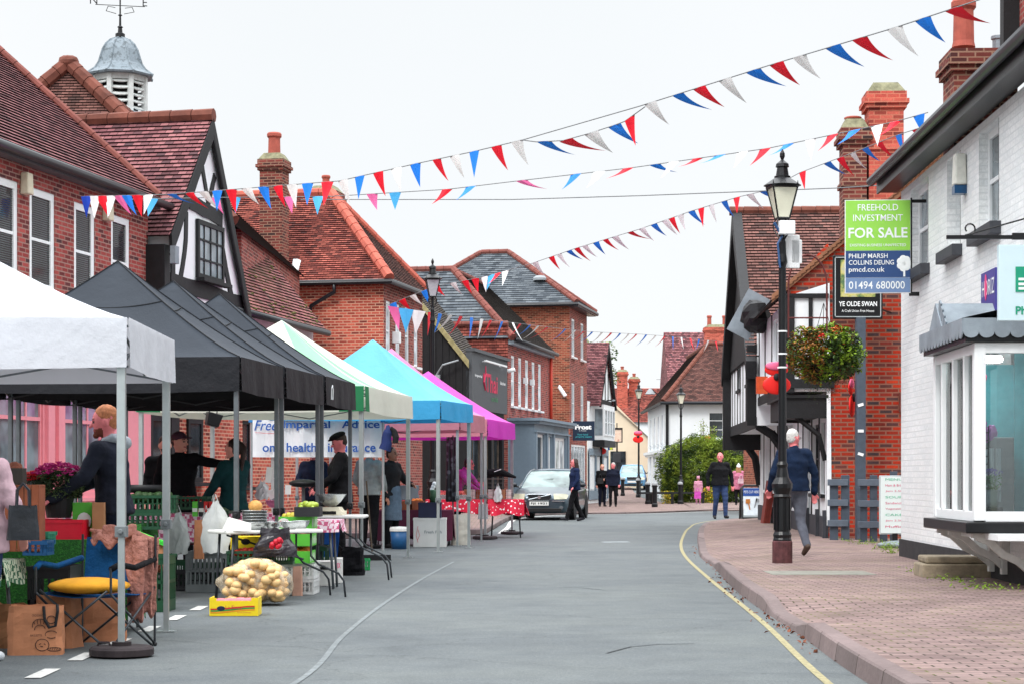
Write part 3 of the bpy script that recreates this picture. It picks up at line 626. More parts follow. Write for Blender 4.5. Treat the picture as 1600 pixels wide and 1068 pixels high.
text(fb, 'lettering', 'Thai', .62, (3.0, -.1, 4.35), RED, W=1.9, ext=.012, bold=.02); text(fb, 'lettering', 'orchid', .18, (3.5, -.1, 3.85), GRN, W=1.0, ext=.01)
text(fb, 'lettering', 'imperial', .12, (.95, -.1, 4.5), WPAINT, W=1.1, ext=.008, bold=.02); text(fb, 'lettering', 'kitchen', .12, (4.9, -.1, 4.45), WPAINT, W=.9, ext=.008, bold=.02)
mb = MB(); mb.tube([(1.9, -.11, 4.6), (1.7, -.12, 4.35), (2.0, -.11, 4.1)], .04, 6); mb.ball((1.75, -.11, 4.5), .14, sc=(.5, .12, 1.2)); mb.ball((2.05, -.11, 4.7), .14, sc=(.5, .12, 1.5)); mb.build('flower_emblem', RED, fb)
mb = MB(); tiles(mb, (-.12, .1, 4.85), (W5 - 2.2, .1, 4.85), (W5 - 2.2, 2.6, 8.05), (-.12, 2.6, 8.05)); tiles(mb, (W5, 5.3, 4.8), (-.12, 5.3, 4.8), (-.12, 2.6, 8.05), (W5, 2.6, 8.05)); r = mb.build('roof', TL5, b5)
mb = MB(); mb.prism([(-.15, -.02, 4.7), (-.15, -.02, 4.95), (-.15, 2.6, 8.15), (-.15, 2.6, 7.95)], (.05, 0, 0)); mb.build('bargeboard', plain('bargeboard_mossy', S(150, 140, 100), .9, var=.3), r)
mb = MB(); mb.box((-.12, 1.05, 4.35), (.14, .24, .3)); mb.tube([(-.1, 1.05, 4.5), (-.3, .8, 4.8), (-.2, .3, 4.95)], .03); mb.build('floodlight', plain('lamp_grey', S(150, 156, 160), .5), b5)
mb = MB(); mb.tube([(5.3, -.2, 4.9), (5.3, -.45, 4.95)], .07, 10); mb.build('camera', WPAINT, b5)

# ---- sixth: brick with five tall windows over a blue-grey shopfront
D0 = 67.9
b6 = thing('brick_house', 'red brick house with five tall white windows over a blue-grey shopfront, behind the saloon car', 'house', lorg(D0), AL)
W6, H6 = 8.3, 6.1
wn6 = [(.55 + i * 1.32, .55 + i * 1.32 + .62, 3.75, 5.55) for i in range(5)]
mb = MB(); wallgrid(mb, 0, W6, 0, H6, 0, wn6, .1); mb.build('street_wall', BR1, b6)
for i, o in enumerate(wn6): window(b6, *o, .02, WPAINT, GLW, 1, 2, fr=.09, sash=True)
for x in (2.75, 4.07): mb = MB(); mb.box((x, -.1, 4.75), (.2, .16, .22)); mb.build('alarm_box', WPAINT, b6, bevel=.01)
mb = MB(); mb.add([(0, 8, 0), (0, 0, 0), (0, 0, H6 + .5), (0, 8, H6 + .5)], [(0, 1, 2, 3)]); mb.build('end_wall', BR5, b6)
mb = MB(); tiles(mb, (-.03, 2.0, 4.7), (-.03, 0, 4.7), (-.0, 0, H6 + .5), (0, 2.0, H6 + .5)); t = mb.build('tile_hanging', TL2, b6)
mb = MB(); ridge(mb, (0, 0, H6 + .52), (0, 2.0, H6 + .52), .1); mb.build('capping', RG, t)
zr6 = 8.85
mb = MB(); tiles(mb, (-.1, 8, H6), (-.1, -.2, H6), (2.6, 2.6, zr6), (2.6, 8, zr6), course=.19); r = mb.build('roof', SL1, b6)
mb = MB(); tiles(mb, (-.1, -.25, H6), (W6 + .2, -.25, H6), (W6 + .2, 2.6, zr6), (2.6, 2.6, zr6)); tiles(mb, (W6 + .2, 5.3, H6), (2.6, 5.3, H6), (2.6, 2.6, zr6), (W6 + .2, 2.6, zr6)); mb.build('street_slope', TL5, r)
mb = MB(); ridge(mb, (2.6, 2.6, zr6 + .03), (2.6, 8, zr6 + .03), .13); ridge(mb, (-.1, -.2, H6 + .03), (2.6, 2.6, zr6 + .03), .14); ridge(mb, (2.6, 2.6, zr6), (W6 + .2, 2.6, zr6), .11); mb.build('ridge_tiles', RG, r)
gutter(b6, 0, W6 + .1, -.3, H6 - .05); mb = MB(); mb.bb(0, W6, -.2, 0, H6 - .2, H6 - .04); mb.build('eaves', LEAD, b6)
pipe(b6, [(W6 - .12, -.08, H6 - .2), (W6 - .12, -.08, 3.2)], .06, plain('downpipe_red', S(206, 66, 48), .5))
sp = MB(); sps = [(.35, 2.0, .6, 2.75), (2.6, 3.5, .1, 2.7), (3.9, 6.6, .6, 2.7)]
wallgrid(sp, 0, 7.2, .1, 3.1, -.95, sps, .15); sp.add([(0, 0, .1), (0, -.95, .1), (0, -.95, 3.1), (0, 0, 3.1)], [(0, 1, 2, 3)]); sp.add([(7.2, -.95, .1), (7.2, 0, .1), (7.2, 0, 3.1), (7.2, -.95, 3.1)], [(0, 1, 2, 3)])
sp.bb(-.12, 7.32, -1.15, 0, 3.1, 3.2); sp.bb(-.2, 7.4, -1.25, 0, 3.2, 3.3); sp.bb(-.05, 7.25, -1.05, -.951, 2.8, 2.86)
for x in (.12, 2.3, 3.7, 6.9): sp.bb(x - .12, x + .12, -1.02, -.951, .1, 2.8)
s6 = sp.build('shopfront', BLUEGREY, b6)
text(s6, 'lettering', 'ESTATES', .2, (5.2, -.96, 2.98), GREYP, W=2.4, ext=.01)
for o in sps: window(s6, *o, -.87, WPAINT, GLD if o[0] < 2 else GLW, 1 if o[0] < 2 else 3, 1, fr=.1, bar=.16, sill=False)

# ---- seventh: tall brick, slate pyramid
D0 = 80.7
b7 = thing('brick_house', 'tall three-storey orange-brown brick house with a grey slate pyramid roof, highest of the left terrace', 'house', lorg(D0), AL)
W7, H7, DP7 = 4.6, 8.5, 7.4
mb = MB(); mb.add([(0, DP7, 0), (0, 0, 0), (0, 0, H7), (0, DP7, H7)], [(0, 1, 2, 3)]); mb.add([(W7, 0, 0), (W7, DP7, 0), (W7, DP7, H7), (W7, 0, H7)], [(0, 1, 2, 3)]); mb.build('end_wall', BR3, b7)
wn7 = [(.5, 1.3, 6.3, 7.9), (2.9, 3.7, 6.3, 7.9), (.5, 1.3, 3.5, 5.2), (2.9, 3.7, 3.5, 5.2), (.4, 4.2, .7, 2.6)]
mb = MB(); wallgrid(mb, 0, W7, 0, H7, 0, wn7, .1); mb.build('street_wall', BR5, b7)
for o in wn7: window(b7, *o, .02, WPAINT, GLB, 2 if o[3] > 3 else 5, 2 if o[3] > 3 else 1, fr=.08)
mb = MB(); e = .35; tiles(mb, (-e, DP7 + e, H7), (-e, -e, H7), (W7 / 2, 3.1, 10.95), (W7 / 2, 4.3, 10.95), course=.2); tiles(mb, (-e, -e, H7), (W7 + e, -e, H7), (W7 / 2, 3.1, 10.95), (W7 / 2, 3.1, 10.95), course=.2); tiles(mb, (W7 + e, DP7 + e, H7), (-e, DP7 + e, H7), (W7 / 2, 4.3, 10.95), (W7 / 2, 4.3, 10.95), course=.2); tiles(mb, (W7 + e, -e, H7), (W7 + e, DP7 + e, H7), (W7 / 2, 4.3, 10.95), (W7 / 2, 3.1, 10.95), course=.2); r = mb.build('roof', SL1, b7)
mb = MB(); ridge(mb, (-e, -e, H7 + .03), (W7 / 2, 3.1, 11), .12); ridge(mb, (-e, DP7 + e, H7 + .03), (W7 / 2, 4.3, 11), .12); ridge(mb, (W7 + e, -e, H7 + .03), (W7 / 2, 3.1, 11), .12); ridge(mb, (W7 / 2, 3.1, 11), (W7 / 2, 4.3, 11), .12); mb.build('ridge_tiles', RG, r)
mb = MB(); mb.lathe([(.3, 0), (.3, .1), (.2, .2), (.05, .22)], n=10); mb.build('roof_vent', GREYP, b7, loc=(.75, 1.4, 9.55))
mb = MB(); mb.tube([(-e - .05, DP7, H7 - .08), (-e - .05, -e - .05, H7 - .08), (W7 + e, -e - .05, H7 - .08)], .09, 8); mb.bb(-e, W7 + e, -e, 0, H7 - .18, H7 - .02); mb.build('gutter', GUT, b7)
mb = MB(); mb.tube([(-.02, .45, 5.0), (-.2, .4, 5.05), (-.3, .3, 4.9)], .03); mb.tube([(-.25, .4, 5.0), (-.32, .12, 4.6)], .08, 10); mb.build('security_camera', WPAINT, b7)

# ---- eighth: little timber gable with oriel
D0 = 86
b8 = thing('timber_gable_house', 'small black and white gabled house with a white oriel window beyond the tall slate-roofed house', 'house', lorg(D0), AL)
mb = MB(); wallgrid(mb, -.7, 5.5, 0, 4.6, 0, [], .1); mb.add([(.3, -.3, 4.6), (4.9, -.3, 4.6), (2.6, -.3, 7.2)], [(0, 1, 2)]); mb.build('wall', WREND, b8)
mb = MB(); mb.bb(.9, 4.3, -.5, 0, 2.9, 4.5); ob = mb.build('oriel', WPAINT, b8)
for i in range(4): window(ob, 1.0 + i * .8, 1.7 + i * .8, 3.1, 4.3, -.55, WPAINT, GLB, 1, 2, fr=.06, sill=False)
mb = MB(); mb.add([(.88, -.1, 3.1), (.88, -.45, 3.1), (.88, -.45, 4.3), (.88, -.1, 4.3)], [(0, 1, 2, 3)]); mb.build('pane', GLB, ob)
mb = MB(); tim(.5, 4.65, 4.7, 4.65, .2, y=-.3); tim(2.6, 4.7, 2.6, 7, .14, y=-.3); tim(1.7, 4.7, 1.7, 6.0, .12, y=-.3); tim(3.5, 4.7, 3.5, 6.0, .12, y=-.3); mb.prism([(.2, -.5, 4.35), (.2, -.5, 4.6), (2.6, -.5, 7.4), (5, -.5, 4.6), (5, -.5, 4.35), (2.6, -.5, 7.1)], (0, .1, 0)); mb.bb(.8, 4.4, -.55, 0, 2.6, 2.89); mb.build('timber_frame', BLK, b8)
mb = MB(); tiles(mb, (0, 6, 4.4), (0, -.5, 4.4), (2.6, -.5, 7.4), (2.6, 6, 7.4)); tiles(mb, (5.1, -.5, 4.4), (5.1, 6, 4.4), (2.6, 6, 7.4), (2.6, -.5, 7.4)); mb.build('roof', TL1, b8)
mb = MB(); wallgrid(mb, -.6, 5.4, .2, 2.5, -.06, [(-.3, 1.4, .6, 2.2), (1.8, 3.4, .6, 2.2), (3.8, 5.2, .2, 2.2)], .1); mb.build('shopfront', BLUEGREY, b8)
for o in ((-.3, 1.4, .6, 2.2), (1.8, 3.4, .6, 2.2), (3.8, 5.2, .2, 2.2)): window(b8, *o, -.0, WPAINT, GLD, 3, 1, sill=False)
# ================================================================ far end of the street
cb = thing('cream_building', 'cream rendered building with a long sloping gable, at the top of the side street', 'building', (5.5, 125, 1.0))
mb = MB(); mb.add([(-7, 0, -1), (3.6, 0, -1), (3.6, 0, 2.6), (-.2, 0, 6.4), (-7, 0, 11.8)], [(0, 1, 2, 3, 4)]); mb.add([(3.6, 0, -1), (3.6, 14, -1), (3.6, 14, 2.6), (3.6, 0, 2.6)], [(0, 1, 2, 3)]); mb.build('wall', WCREAM, cb)
mb = MB(); tiles(mb, (3.9, -.2, 2.35), (3.9, 14, 2.35), (-7, 14, 12.0), (-7, -.2, 12.0)); mb.build('roof', TL4, cb)
mb = MB(); mb.bb(.9, 1.9, -.06, .01, .3, 1.9); mb.build('dark_window', GLD, cb)
mb = MB(); mb.tube([(-1.1, -.1, 2.4), (-1.1, -.1, 3.9), (-.5, -1.2, 4.2)], .05); mb.build('bracket', BLK, cb)
# white corner building with brown roof
wbg = thing('white_corner_building', 'white rendered corner building with a brown hipped tiled roof behind the big green bush', 'building', (7.5, 92, 0))
G0 = .05; H = 4.85
mb = MB(); wf = [(1.9, 3.3, 3.05, 4.35), (5.2, 6.6, 3.05, 4.35), (8.0, 9.4, 3.05, 4.35)]
wallgrid(mb, 0, 14, G0, H, 0, wf, .12)
Mx = Matrix(((0, 1, 0), (-1, 0, 0), (0, 0, 1)))
mb.add([(14, 0, 0), (14, 14, 0), (14, 14, H), (14, 0, H)], [(0, 1, 2, 3)]); mb.add([(0, 14, 0), (0, 0, 0), (0, 0, H), (0, 14, H)], [(0, 1, 2, 3)])
mb.build('wall', WREND, wbg)
for o in wf: window(wbg, *o, .03, WPAINT, GLD, 2, 3, fr=.07)
mb = MB()
for y in (1.0, 3.6, 6.2, 8.8, 11.4):      # side elevation: panelled sashes
    mb.bb(-.05, -.001, y, y + 1.2, 2.9, 4.3); mb.bb(-.08, -.051, y - .1, y + 1.3, 2.75, 2.85)
    mb.bb(-.1, -.001, y - .15, y + 1.35, .3, 2.3)
mb.bb(-.25, -.0005, -.1, 14, 2.4, 2.55); mb.bb(-.16, -.0005, -.1, 14, 2.3, 2.399); mb.build('side_windows', GREYP if False else plain('window_panel_grey', S(206, 212, 216), .4), wbg)
mb = MB(); mb.bb(-.14, .0, -.1, .0, .1, H); mb.build('downpipe', BLK, wbg)
mb = MB(); mb.bb(1.5, 14, -.5, -.001, 2.35, 3.0 - .02); mb.build('black_fascia', BLK, wbg); mb = MB(); mb.bb(1.8, 14, -.06, -.001, .3, 2.3); mb.build('shop_window', GLD, wbg)
R1, R2 = 2.2, 7.75
mb = MB(); e = .3
tiles(mb, (-e, -e, H - .03), (14.3, -e, H - .03), (14.3, 3, R2), (R1, 3, R2), course=.11); tiles(mb, (-e, 14, H - .03), (-e, -e, H - .03), (R1, 3, R2), (R1, 14, R2), course=.11); tiles(mb, (4.6, 3.6, H), (4.6, 14, H), (R1, 14, R2), (R1, 3, R2)); tiles(mb, (14.3, 6.4, H), (4.6, 6.4, H), (R1, 3, R2), (14.3, 3, R2)); r = mb.build('roof', TL4, wbg)
mb = MB(); ridge(mb, (-e, -e, H), (R1, 3, R2 + .03), .12); ridge(mb, (R1, 3, R2 + .03), (14, 3, R2 + .03), .1); ridge(mb, (R1, 3, R2 + .03), (R1, 14, R2 + .03), .12); mb.build('ridge_tiles', RGM, r)
gutter(wbg, -.4, 14, -.38, H - .1); mb = MB(); mb.bb(-.42, -.3, -.3, 14, H - .16, H - .04); mb.bb(-e, 14, -e, 0, H - .14, H - .05); mb.build('eaves', BLK, wbg)
# tall red-roofed building behind it
rb = thing('red_roof_building', 'tall red tiled roof with a twin-pot brick chimney rising behind the white corner building', 'building', (9.6, 118, 1.0))
mb = MB(); mb.bb(.1, 12, .2, 8, -1, 6.0); mb.build('wall', BR5, rb)
mb = MB(); tiles(mb, (0, 0, 5.6), (12, 0, 5.6), (12, 3.5, 9.35), (0, 3.5, 9.35), course=.15); tiles(mb, (12, 7, 5.6), (0, 7, 5.6), (0, 3.5, 9.35), (12, 3.5, 9.35)); mb.add([(0, 0, 5.6), (0, 3.5, 9.3), (0, 7, 5.6)], [(0, 1, 2)]); mb.build('roof', TL1, rb)
chimney(rb, 3.15, 1.7, 6.8, 9.5, 1.5, .9, BRR, pots=((-.45, 0), (.5, 0)), ph=.75, pr=.16)
# distant roofs
db = thing('distant_house', 'distant house with a red roof and two brick chimneys above the cream building', 'house', (8.0, 150, 1.2))
mb = MB(); mb.bb(0, 8, 0, 6, -1, 4.3); mb.build('wall', WREND, db); mb = MB(); tiles(mb, (-.2, -.2, 4.3), (8, -.2, 4.3), (8, 3, 7.1), (-.2, 3, 7.1), course=.2); mb.build('roof', TL2, db)
chimney(db, .7, 1.5, 4.5, 8.3, .8, .8, BRR, pr=.15); chimney(db, 1.7, 2.6, 5.2, 7.8, .8, .8, BRR, pr=.15)
mb = MB()
for x, h in ((4, 7.9), (4.5, 8.6), (6.3, 8.2)): mb.tube([(x, 3, 6.9), (x, 3, h)], .03, 5); mb.tube([(x - .5, 3, h - .1), (x + .4, 3, h - .1)], .02, 4)
mb.build('aerial', plain('aerial_grey', S(110, 112, 114), .5), db)
bk = thing('distant_house', 'distant slate-roofed house in the haze beyond the cream gable', 'house', (-3.5, 165, 1.2))
mb = MB(); mb.bb(0, 9, 0, 6, -1, 4); mb.build('wall', WCREAM, bk); mb = MB(); tiles(mb, (-.2, -.2, 4), (9, -.2, 4), (9, 3, 6), (-.2, 3, 6), course=.25); mb.build('roof', SL1, bk)
# ================================================================ right-hand side: white brick building
def rthing(name, label, cat, X, Y, slope): return thing(name, label, cat, (X, Y, 0), atan2(-1, -slope) )
# local +x runs towards the camera, +y into the building
wb = rthing('white_brick_building', 'white painted brick building with a black plinth, black eaves and a projecting glazed bay window', 'building', 5.33, 26.3, .03)
Z0, ZE = .1, 5.1
wn1 = [(.75, 2.0, 3.9, 5.0, 1), (3.2, 4.0, 3.9, 5.0, 0), (5.0, 6.0, 3.9, 5.0, 1), (8.0, 9.2, 3.9, 5.0, 1), (11.5, 12.7, 3.9, 5.0, 1)]
bay = (5.7, 7.55)
ops = [o[:4] for o in wn1] + [(4.15, 4.85, 1.25, 2.9), (bay[0] + .1, bay[1] - .02, .8, 2.55), (4.55, 5.45, .3, 1.2) if False else (9.5, 10.6, .3, 2.4)]
mb = MB(); wallgrid(mb, 0, 30, .36, ZE, 0, ops, .17)
mb.add([(0, 8, .36), (0, 0, .36), (0, 0, ZE), (0, 8, ZE)], [(0, 1, 2, 3)]); mb.build('wall', WB, wb)
pl = MB(); pl.bb(-.02, 30, -.025, .1, 0, .36); pl.bb(-.025, -.0, -.02, 8, 0, .36); pl.build('plinth', plain('plinth_black', S(44, 44, 46), .8, var=.3, scale=5, bump=.4), wb)
for a, b, c, d, k in wn1:
    if k: window(wb, a, b, c, d, .1, WPAINT, GLB, 2, 2, fr=.08, bar=.03, sash=True, sill=False)
    else: mb = MB(); mb.bb(a, b, .165, .2, c, d); mb.build('blind_panel', WB, wb)
    mb = MB(); mb.bb(a - .1, b + .1, -.12, .16, c - .14, c - .003); mb.build('sill', plain('sill_charcoal', S(58, 60, 66), .6, var=.2), wb, bevel=.008)
    mb = MB(); mb.tube([(b - .03, .03, c), (b - .03, .03, d + .08)], .028, 8); mb.build('black_upright', BLKP, wb)  # thin black upright at the near edge of each recess
window(wb, 4.15, 4.85, 1.25, 2.9, .1, BLKP, GLD, 1, 1, sill=False); mb = MB(); mb.bb(4.05, 4.95, -.1, .1, 1.17, 1.247); mb.build('sill', BLKP, wb)
mb = MB()                                  # eaves and gutter
mb.bb(-.35, 30, -.25, 0, 5.14, 5.18); mb.bb(-.35, 30, -.28, -.25, 5.12, 5.34); mb.build('eaves', BLKP, wb)
mb = MB(); mb.tube([(-.4, -.35, 5.3), (30, -.35, 5.3)], .065, 10); mb.build('gutter', GUT, wb, smooth=True)
mb = MB(); tiles(mb, (30, 8.4, 5.3), (-.5, 8.4, 5.3), (-.5, 4, 8.3), (30, 4, 8.3)); tiles(mb, (-.35, -.3, 5.36), (30, -.3, 5.36), (30, 4, 8.3), (-.35, 4, 8.3), course=.15); mb.add([(0, 0, 5.1), (0, 8, 5.1), (0, 4, 8.2)], [(2, 1, 0)]); mb.build('roof', TL5, wb)
chimney(wb, .1, 1.05, 5.6, 6.95, .75, .85, BRC, pots=((0, -.22),), ph=.75, pr=.17, cem=False); mb = MB(); mb.lathe([(.08, 6.95), (.08, 7.15), (.1, 7.16), (.1, 7.2)], (0.1, 1.3, 0), 10); mb.build('metal_cowl', LEAD, wb)
dg = MB(); dg.add([(2.2, 1.1, 6.2), (6.5, 1.1, 6.2), (6.5, 1.1, 9.0), (4.3, 1.1, 10.6), (2.2, 1.1, 8.6)], [(0, 1, 2, 3, 4)]); dg.add([(2.2, 4, 6.2), (2.2, 1.1, 6.2), (2.2, 1.1, 8.6), (2.2, 4, 8.6)], [(0, 1, 2, 3)]); dd = dg.build('dormer', BR1, wb)
mb = MB(); mb.bb(2.0, 2.2, .9, 1.15, 6.3, 8.6); mb.prism([(2.0, .9, 8.3), (2.0, .9, 8.6), (4.3, .9, 10.9), (4.3, .9, 10.6)], (0, .25, 0)); mb.build('bargeboard', BLK, dd)
mb = MB(); mb.box((4.28, -.07, 4.72), (.2, .14, .36), taper=.85); ab = mb.build('alarm_box', plain('alarm_box_white', S(216, 216, 206), .5), wb, bevel=.02); mb = MB(); mb.bb(4.2, 4.36, -.14, -.0, 4.44, 4.535); mb.build('alarm_lamp', plain('alarm_blue', S(20, 70, 110), .3), ab)
# bay window
LG = clearglass('clear_glass', (.86, .93, .94, 1), .06)
BW = plain('bay_white_paint', S(240, 243, 244), .35, var=.02)
x0, x1, yb, zb, zt = bay[0], bay[1] + .15, -.62, .78, 2.5
bw = MB()
for xx, yy in ((x0, 0), (x0, yb), (x1, yb), (x1, 0)): bw.box((xx, yy + (.05 if yy < 0 else -.05), (zb + zt) / 2), (.11, .11, zt - zb))
for x in (x0 + .36, x0 + .95, x0 + 1.5): bw.bb(x - .035, x + .035, yb - .0, yb + .07, zb + .09, zt - .09)
for z in (zb + .04, zt - .05): bw.bb(x0 + .05, x1 - .05, yb + .005, yb + .095, z - .05, z + .05); bw.bb(x0 - .05, x0 + .045, yb + .1, -.1, z - .05, z + .05); bw.bb(x1 - .045, x1 + .05, yb + .1, -.1, z - .05, z + .05)
bwo = bw.build('bay_window', BW, wb, bevel=.006)
mb = MB(); mb.bb(x0 + .05, x1 - .05, yb + .045, yb + .05, zb + .09, zt - .1); mb.bb(x0 - .003, x0 + .003, yb + .1, -.1, zb + .09, zt - .1); mb.bb(x1 - .003, x1 + .003, yb + .1, -.1, zb + .09, zt - .1); mb.build('pane', LG, bwo)
mb = MB(); mb.bb(x0 - .12, x1 + .12, yb - .1, .0, zb - .12, zb - .012); mb.build('sill_board', BLKP, bwo, bevel=.012)
mb = MB(); mb.bb(x0 - .1, x1 + .1, yb - .1, .0, zt + .002, zt + .1); mb.build('head_board', BLKP, bwo)
mb = MB(); zc = zt + .1
def scall(p, q, n):
    p, q = Vector(p), Vector(q)
    for i in range(n):
        a, b = p.lerp(q, i / n), p.lerp(q, (i + 1) / n); c = (a + b) / 2; r = (b - a).length / 2; t = (b - a).normalized(); nn = Vector((0, 0, 1)).cross(t).normalized()
        pts = [a + Vector((0, 0, .13)), a] + [c + t * (-r * cos(pi * k / 8)) + Vector((0, 0, -r * .8 * sin(pi * k / 8))) for k in range(1, 8)] + [b, b + Vector((0, 0, .13))]
        mb.prism(pts, -nn * .012)
scall((x0 - .13, yb - .13, zc), (x1 + .13, yb - .13, zc), 14); scall((x1 + .13, yb - .13, zc), (x1 + .13, 0, zc), 5); scall((x0 - .13, 0, zc), (x0 - .13, yb - .13, zc), 5)
mb.add([(x0 - .14, yb - .14, zc + .13), (x1 + .14, yb - .14, zc + .13), (x1 + .14, 0, zc + .3), (x0 - .14, 0, zc + .3)], [(0, 1, 2, 3)]); mb.build('scalloped_canopy', LEAD, bwo)
mb = MB(); mb.prism([(x0 + .1, yb - .08, zc + .14), (x0 + .8, yb - .08, zc + .14), (x0 + .45, yb - .08, zc + .42)], (0, .6, 0)); 
for k in range(4): mb.box((x0 + .62 + k * .09, yb - .06, zc + .36 - k * .07), (.09, .02, .13), Ry(.5))
mb.build('canopy_pediment', LEAD, bwo)
# scrolled timber brackets under the bay
for y_, xx in ((-.2, x0 + .15), (-.2, x0 + .75), (-.2, x1 - .1)):
    mb = MB(); pts = [Vector((xx, yb + .05, zb - .16)), Vector((xx, yb + .16, zb - .2)), Vector((xx, yb + .3, zb - .33)), Vector((xx, yb + .45, zb - .4)), Vector((xx, -.03, zb - .52))]
    mb.tube([pts[0].lerp(pts[1], .0)] + pts[1:], [.045, .05, .05, .05, .05], 4); mb.bb(xx - .05, xx + .05, -.08, 0, .2, zb - .15); mb.bb(xx - .045, xx + .045, yb, 0, zb - .17, zb - .121); mb.build('scroll_bracket', plain('bracket_white', S(214, 214, 210), .6, var=.12, scale=10), bwo)
# interior of the shop behind the bay
it = MB(); it.bb(x0 + .1, x1, 2.6, 2.65, .1, 2.9, 0); it.bb(x0 + .12, x0 + .15, .2, 2.6, .1, 2.9, 0); it.bb(x1 + .5, x1 + .55, .2, 2.6, .1, 2.9, 0); it.bb(x0 + .1, x1 + .5, .2, 2.6, 2.7, 2.75, 1); it.bb(x0 + .1, x1 + .5, -.5, 2.6, .6, .66, 1)
for k in range(6): it.bb(x0 + .16, x0 + .18, .3 + k * .16, .4 + k * .16, 1.7, 2.2, 0)
it.bb(x0 + .09, x0 + .11, yb + .12, .2, .9, 2.4, 0); it.build('shop_interior', [plain('interior_teal', S(84, 166, 176), .7), WPAINT], wb)
mb = MB(); mb.bb(x0 + .25, x0 + .55, -.42, .1, .84, 1.62); rad = mb.build('display_cabinet', plain('cabinet_grey', S(120, 128, 130), .6), wb, bevel=.01)
lamp_em = NT('lamp_lit_white'); lamp_em.col(S(255, 255, 250)); lamp_em.p.inputs['Emission Color'].default_value = (1, .98, .92, 1); lamp_em.p.inputs['Emission Strength'].default_value = 22
mb = MB(); mb.lathe([(.02, 2.38), (.18, 2.39), (.19, 2.42), (.17, 2.45), (.02, 2.45)], (x0 + .75, -.25, 0), 20); mb.build('ceiling_lamp', lamp_em.m, wb)
mb = MB(); [mb.tube([(x0 + .3, -.05 + k * .06, .9), (x0 + .3, -.05 + k * .06, 1.4)], .022, 8) for k in range(0)]; 
for k in range(5): mb.tube([(x0 + .9 + 0, -.42 + k * .07, .95), (x0 + .9, -.42 + k * .07, 1.5)], .028, 8)
mb.build('radiator', WPAINT, wb)
PINKP = plain('poppy_pink', S(232, 70, 130), .5); LILAC = plain('lilac_balloon', S(216, 130, 214), .4)
def inb(name, lab, cat, px, py, d): o = thing(name, lab, cat, P(px, py, d) + Vector((.16, 0, 0))); return o
o = inb('paper_flower', 'bright pink paper flower hanging inside the bay window glass', 'decoration', 1493, 592, 19.7)
mb = MB(); [mb.ball((.08 * cos(a), .02 * sin(2 * a), .07 * sin(a)), .09, sc=(1, .3, .9)) for a in (0.3, 1.6, 2.8, 4, 5.2)]; mb.build('petal', PINKP, o, smooth=True); mb = MB(); mb.ball((0, -.04, 0), .035); mb.build('centre', BLK, o)
o = inb('paper_garland', 'lilac crumpled paper garland inside the bay window below the pink flower', 'decoration', 1493, 675, 19.7)
mb = MB(); [mb.ball((-.14 + k * .05, 0, .07 * sin(k * 2.7)), .055, 9, 6, sc=(1, .4, 1.3), jit=.3) for k in range(8)]; mb.build('paper', LILAC, o)
o = inb('wire_rack', 'dark wire card rack standing inside the bay window', 'rack', 1498, 810, 19.6)
mb = MB(); [mb.tube([(x, y, 0), (x, y, .95)], .006, 4) for x in (-.12, .12) for y in (-.1, .1)]; [mb.tube([(-.12, -.1, z), (.12, -.1, z), (.12, .1, z), (-.12, .1, z)], .005, 4, closed=True) for z in [i * .08 for i in range(12)]]; mb.bb(-.1, .1, -.02, .02, .1, .35); mb.bb(-.1, .1, -.02, .02, .45, .6); mb.build('rack', plain('wire_dark', S(60, 54, 52), .5), o)
o = thing('potted_lavender', 'small lavender plant in a grey pot on a dark stand inside the bay window', 'plant', (4.68, 18.75, .86))
mb = MB(); mb.lathe([(.06, .06), (.09, .22), (.08, .22), (.07, .18)], n=14); mb.build('pot', GREYP, o, smooth=True); mb = MB(); mb.bb(-.09, .09, -.09, .09, 0, .05); mb.build('stand', BLK, o)
mb = MB(); 
for i in range(160): a, r_ = random.uniform(0, 6.28), random.uniform(.0, .1); h_ = random.uniform(.22, .42); mb.leaf((r_ * cos(a), r_ * sin(a), h_), .03, 0 if h_ < .36 else 1, .25)
mb.build('foliage', [plain('lavender_leaf', S(70, 130, 60), .7), plain('lavender_flower', S(120, 100, 190), .7)], o)
# step and white door post under the bay
st = MB(); st.box((0, 0, .08), (1.25, .62, .16), Rz(.0)); st.box((.02, .02, .2), (1.2, .56, .075)); s_ = st.build('stone_step', STONE, bevel=.02, loc=(5.05, 20.9, .11)); s_.rotation_euler = (0, 0, -.05); tag(s_, 'weathered mossy stone step on the pavement against the white brick building', 'step')
mb = MB(); mb.bb(4.6, 4.95, -.03, .05, .37, .95); mb.build('door_panel', BW, wb); mb = MB(); mb.bb(5.25, 5.42, -.14, .0, .3, .64); mb.build('door_post', BW, wb)
# hanging bracket + pharmacy sign
ps = thing('hanging_sign', 'pale blue pharmacy sign with a green striped emblem hanging from a black arm', 'sign', (5.06, 17.5, 0))
mb = MB(); mb.bb(-1.1, -.5, -.015, .015, 3.365, 3.4); mb.bb(-.5, .0, -.02, .02, 3.36, 3.42); mb.tube([(-.93, 0, 3.4), (0, 0, 3.66)], .008, 5); mb.bb(-.25, -.05, -.03, .03, 3.4, 3.5)
mb.tube([(-.89 + .05 * cos(a) * (1 - a / 14), 0, 3.46 + .05 * sin(a) * (1 - a / 14)) for a in [i * .5 - 1.6 for i in range(12)]], .008, 5); mb.tube([(-.18, 0, 3.36), (-.18, 0, 3.31)], .02, 6); mb.tube([(-.5 + .3, 0, 3.36), (-.2, 0, 3.3)], .012, 6); mb.build('arm', BLKP, ps)
mb = MB(); mb.bb(-.63, .02, -.035, .035, 2.62, 3.31); sb = mb.build('panel', plain('sign_pale_blue', S(204, 226, 232), .4, var=.02), ps, bevel=.005)
TEAL = plain('pharmacy_green', S(20, 150, 116), .5, var=.03)
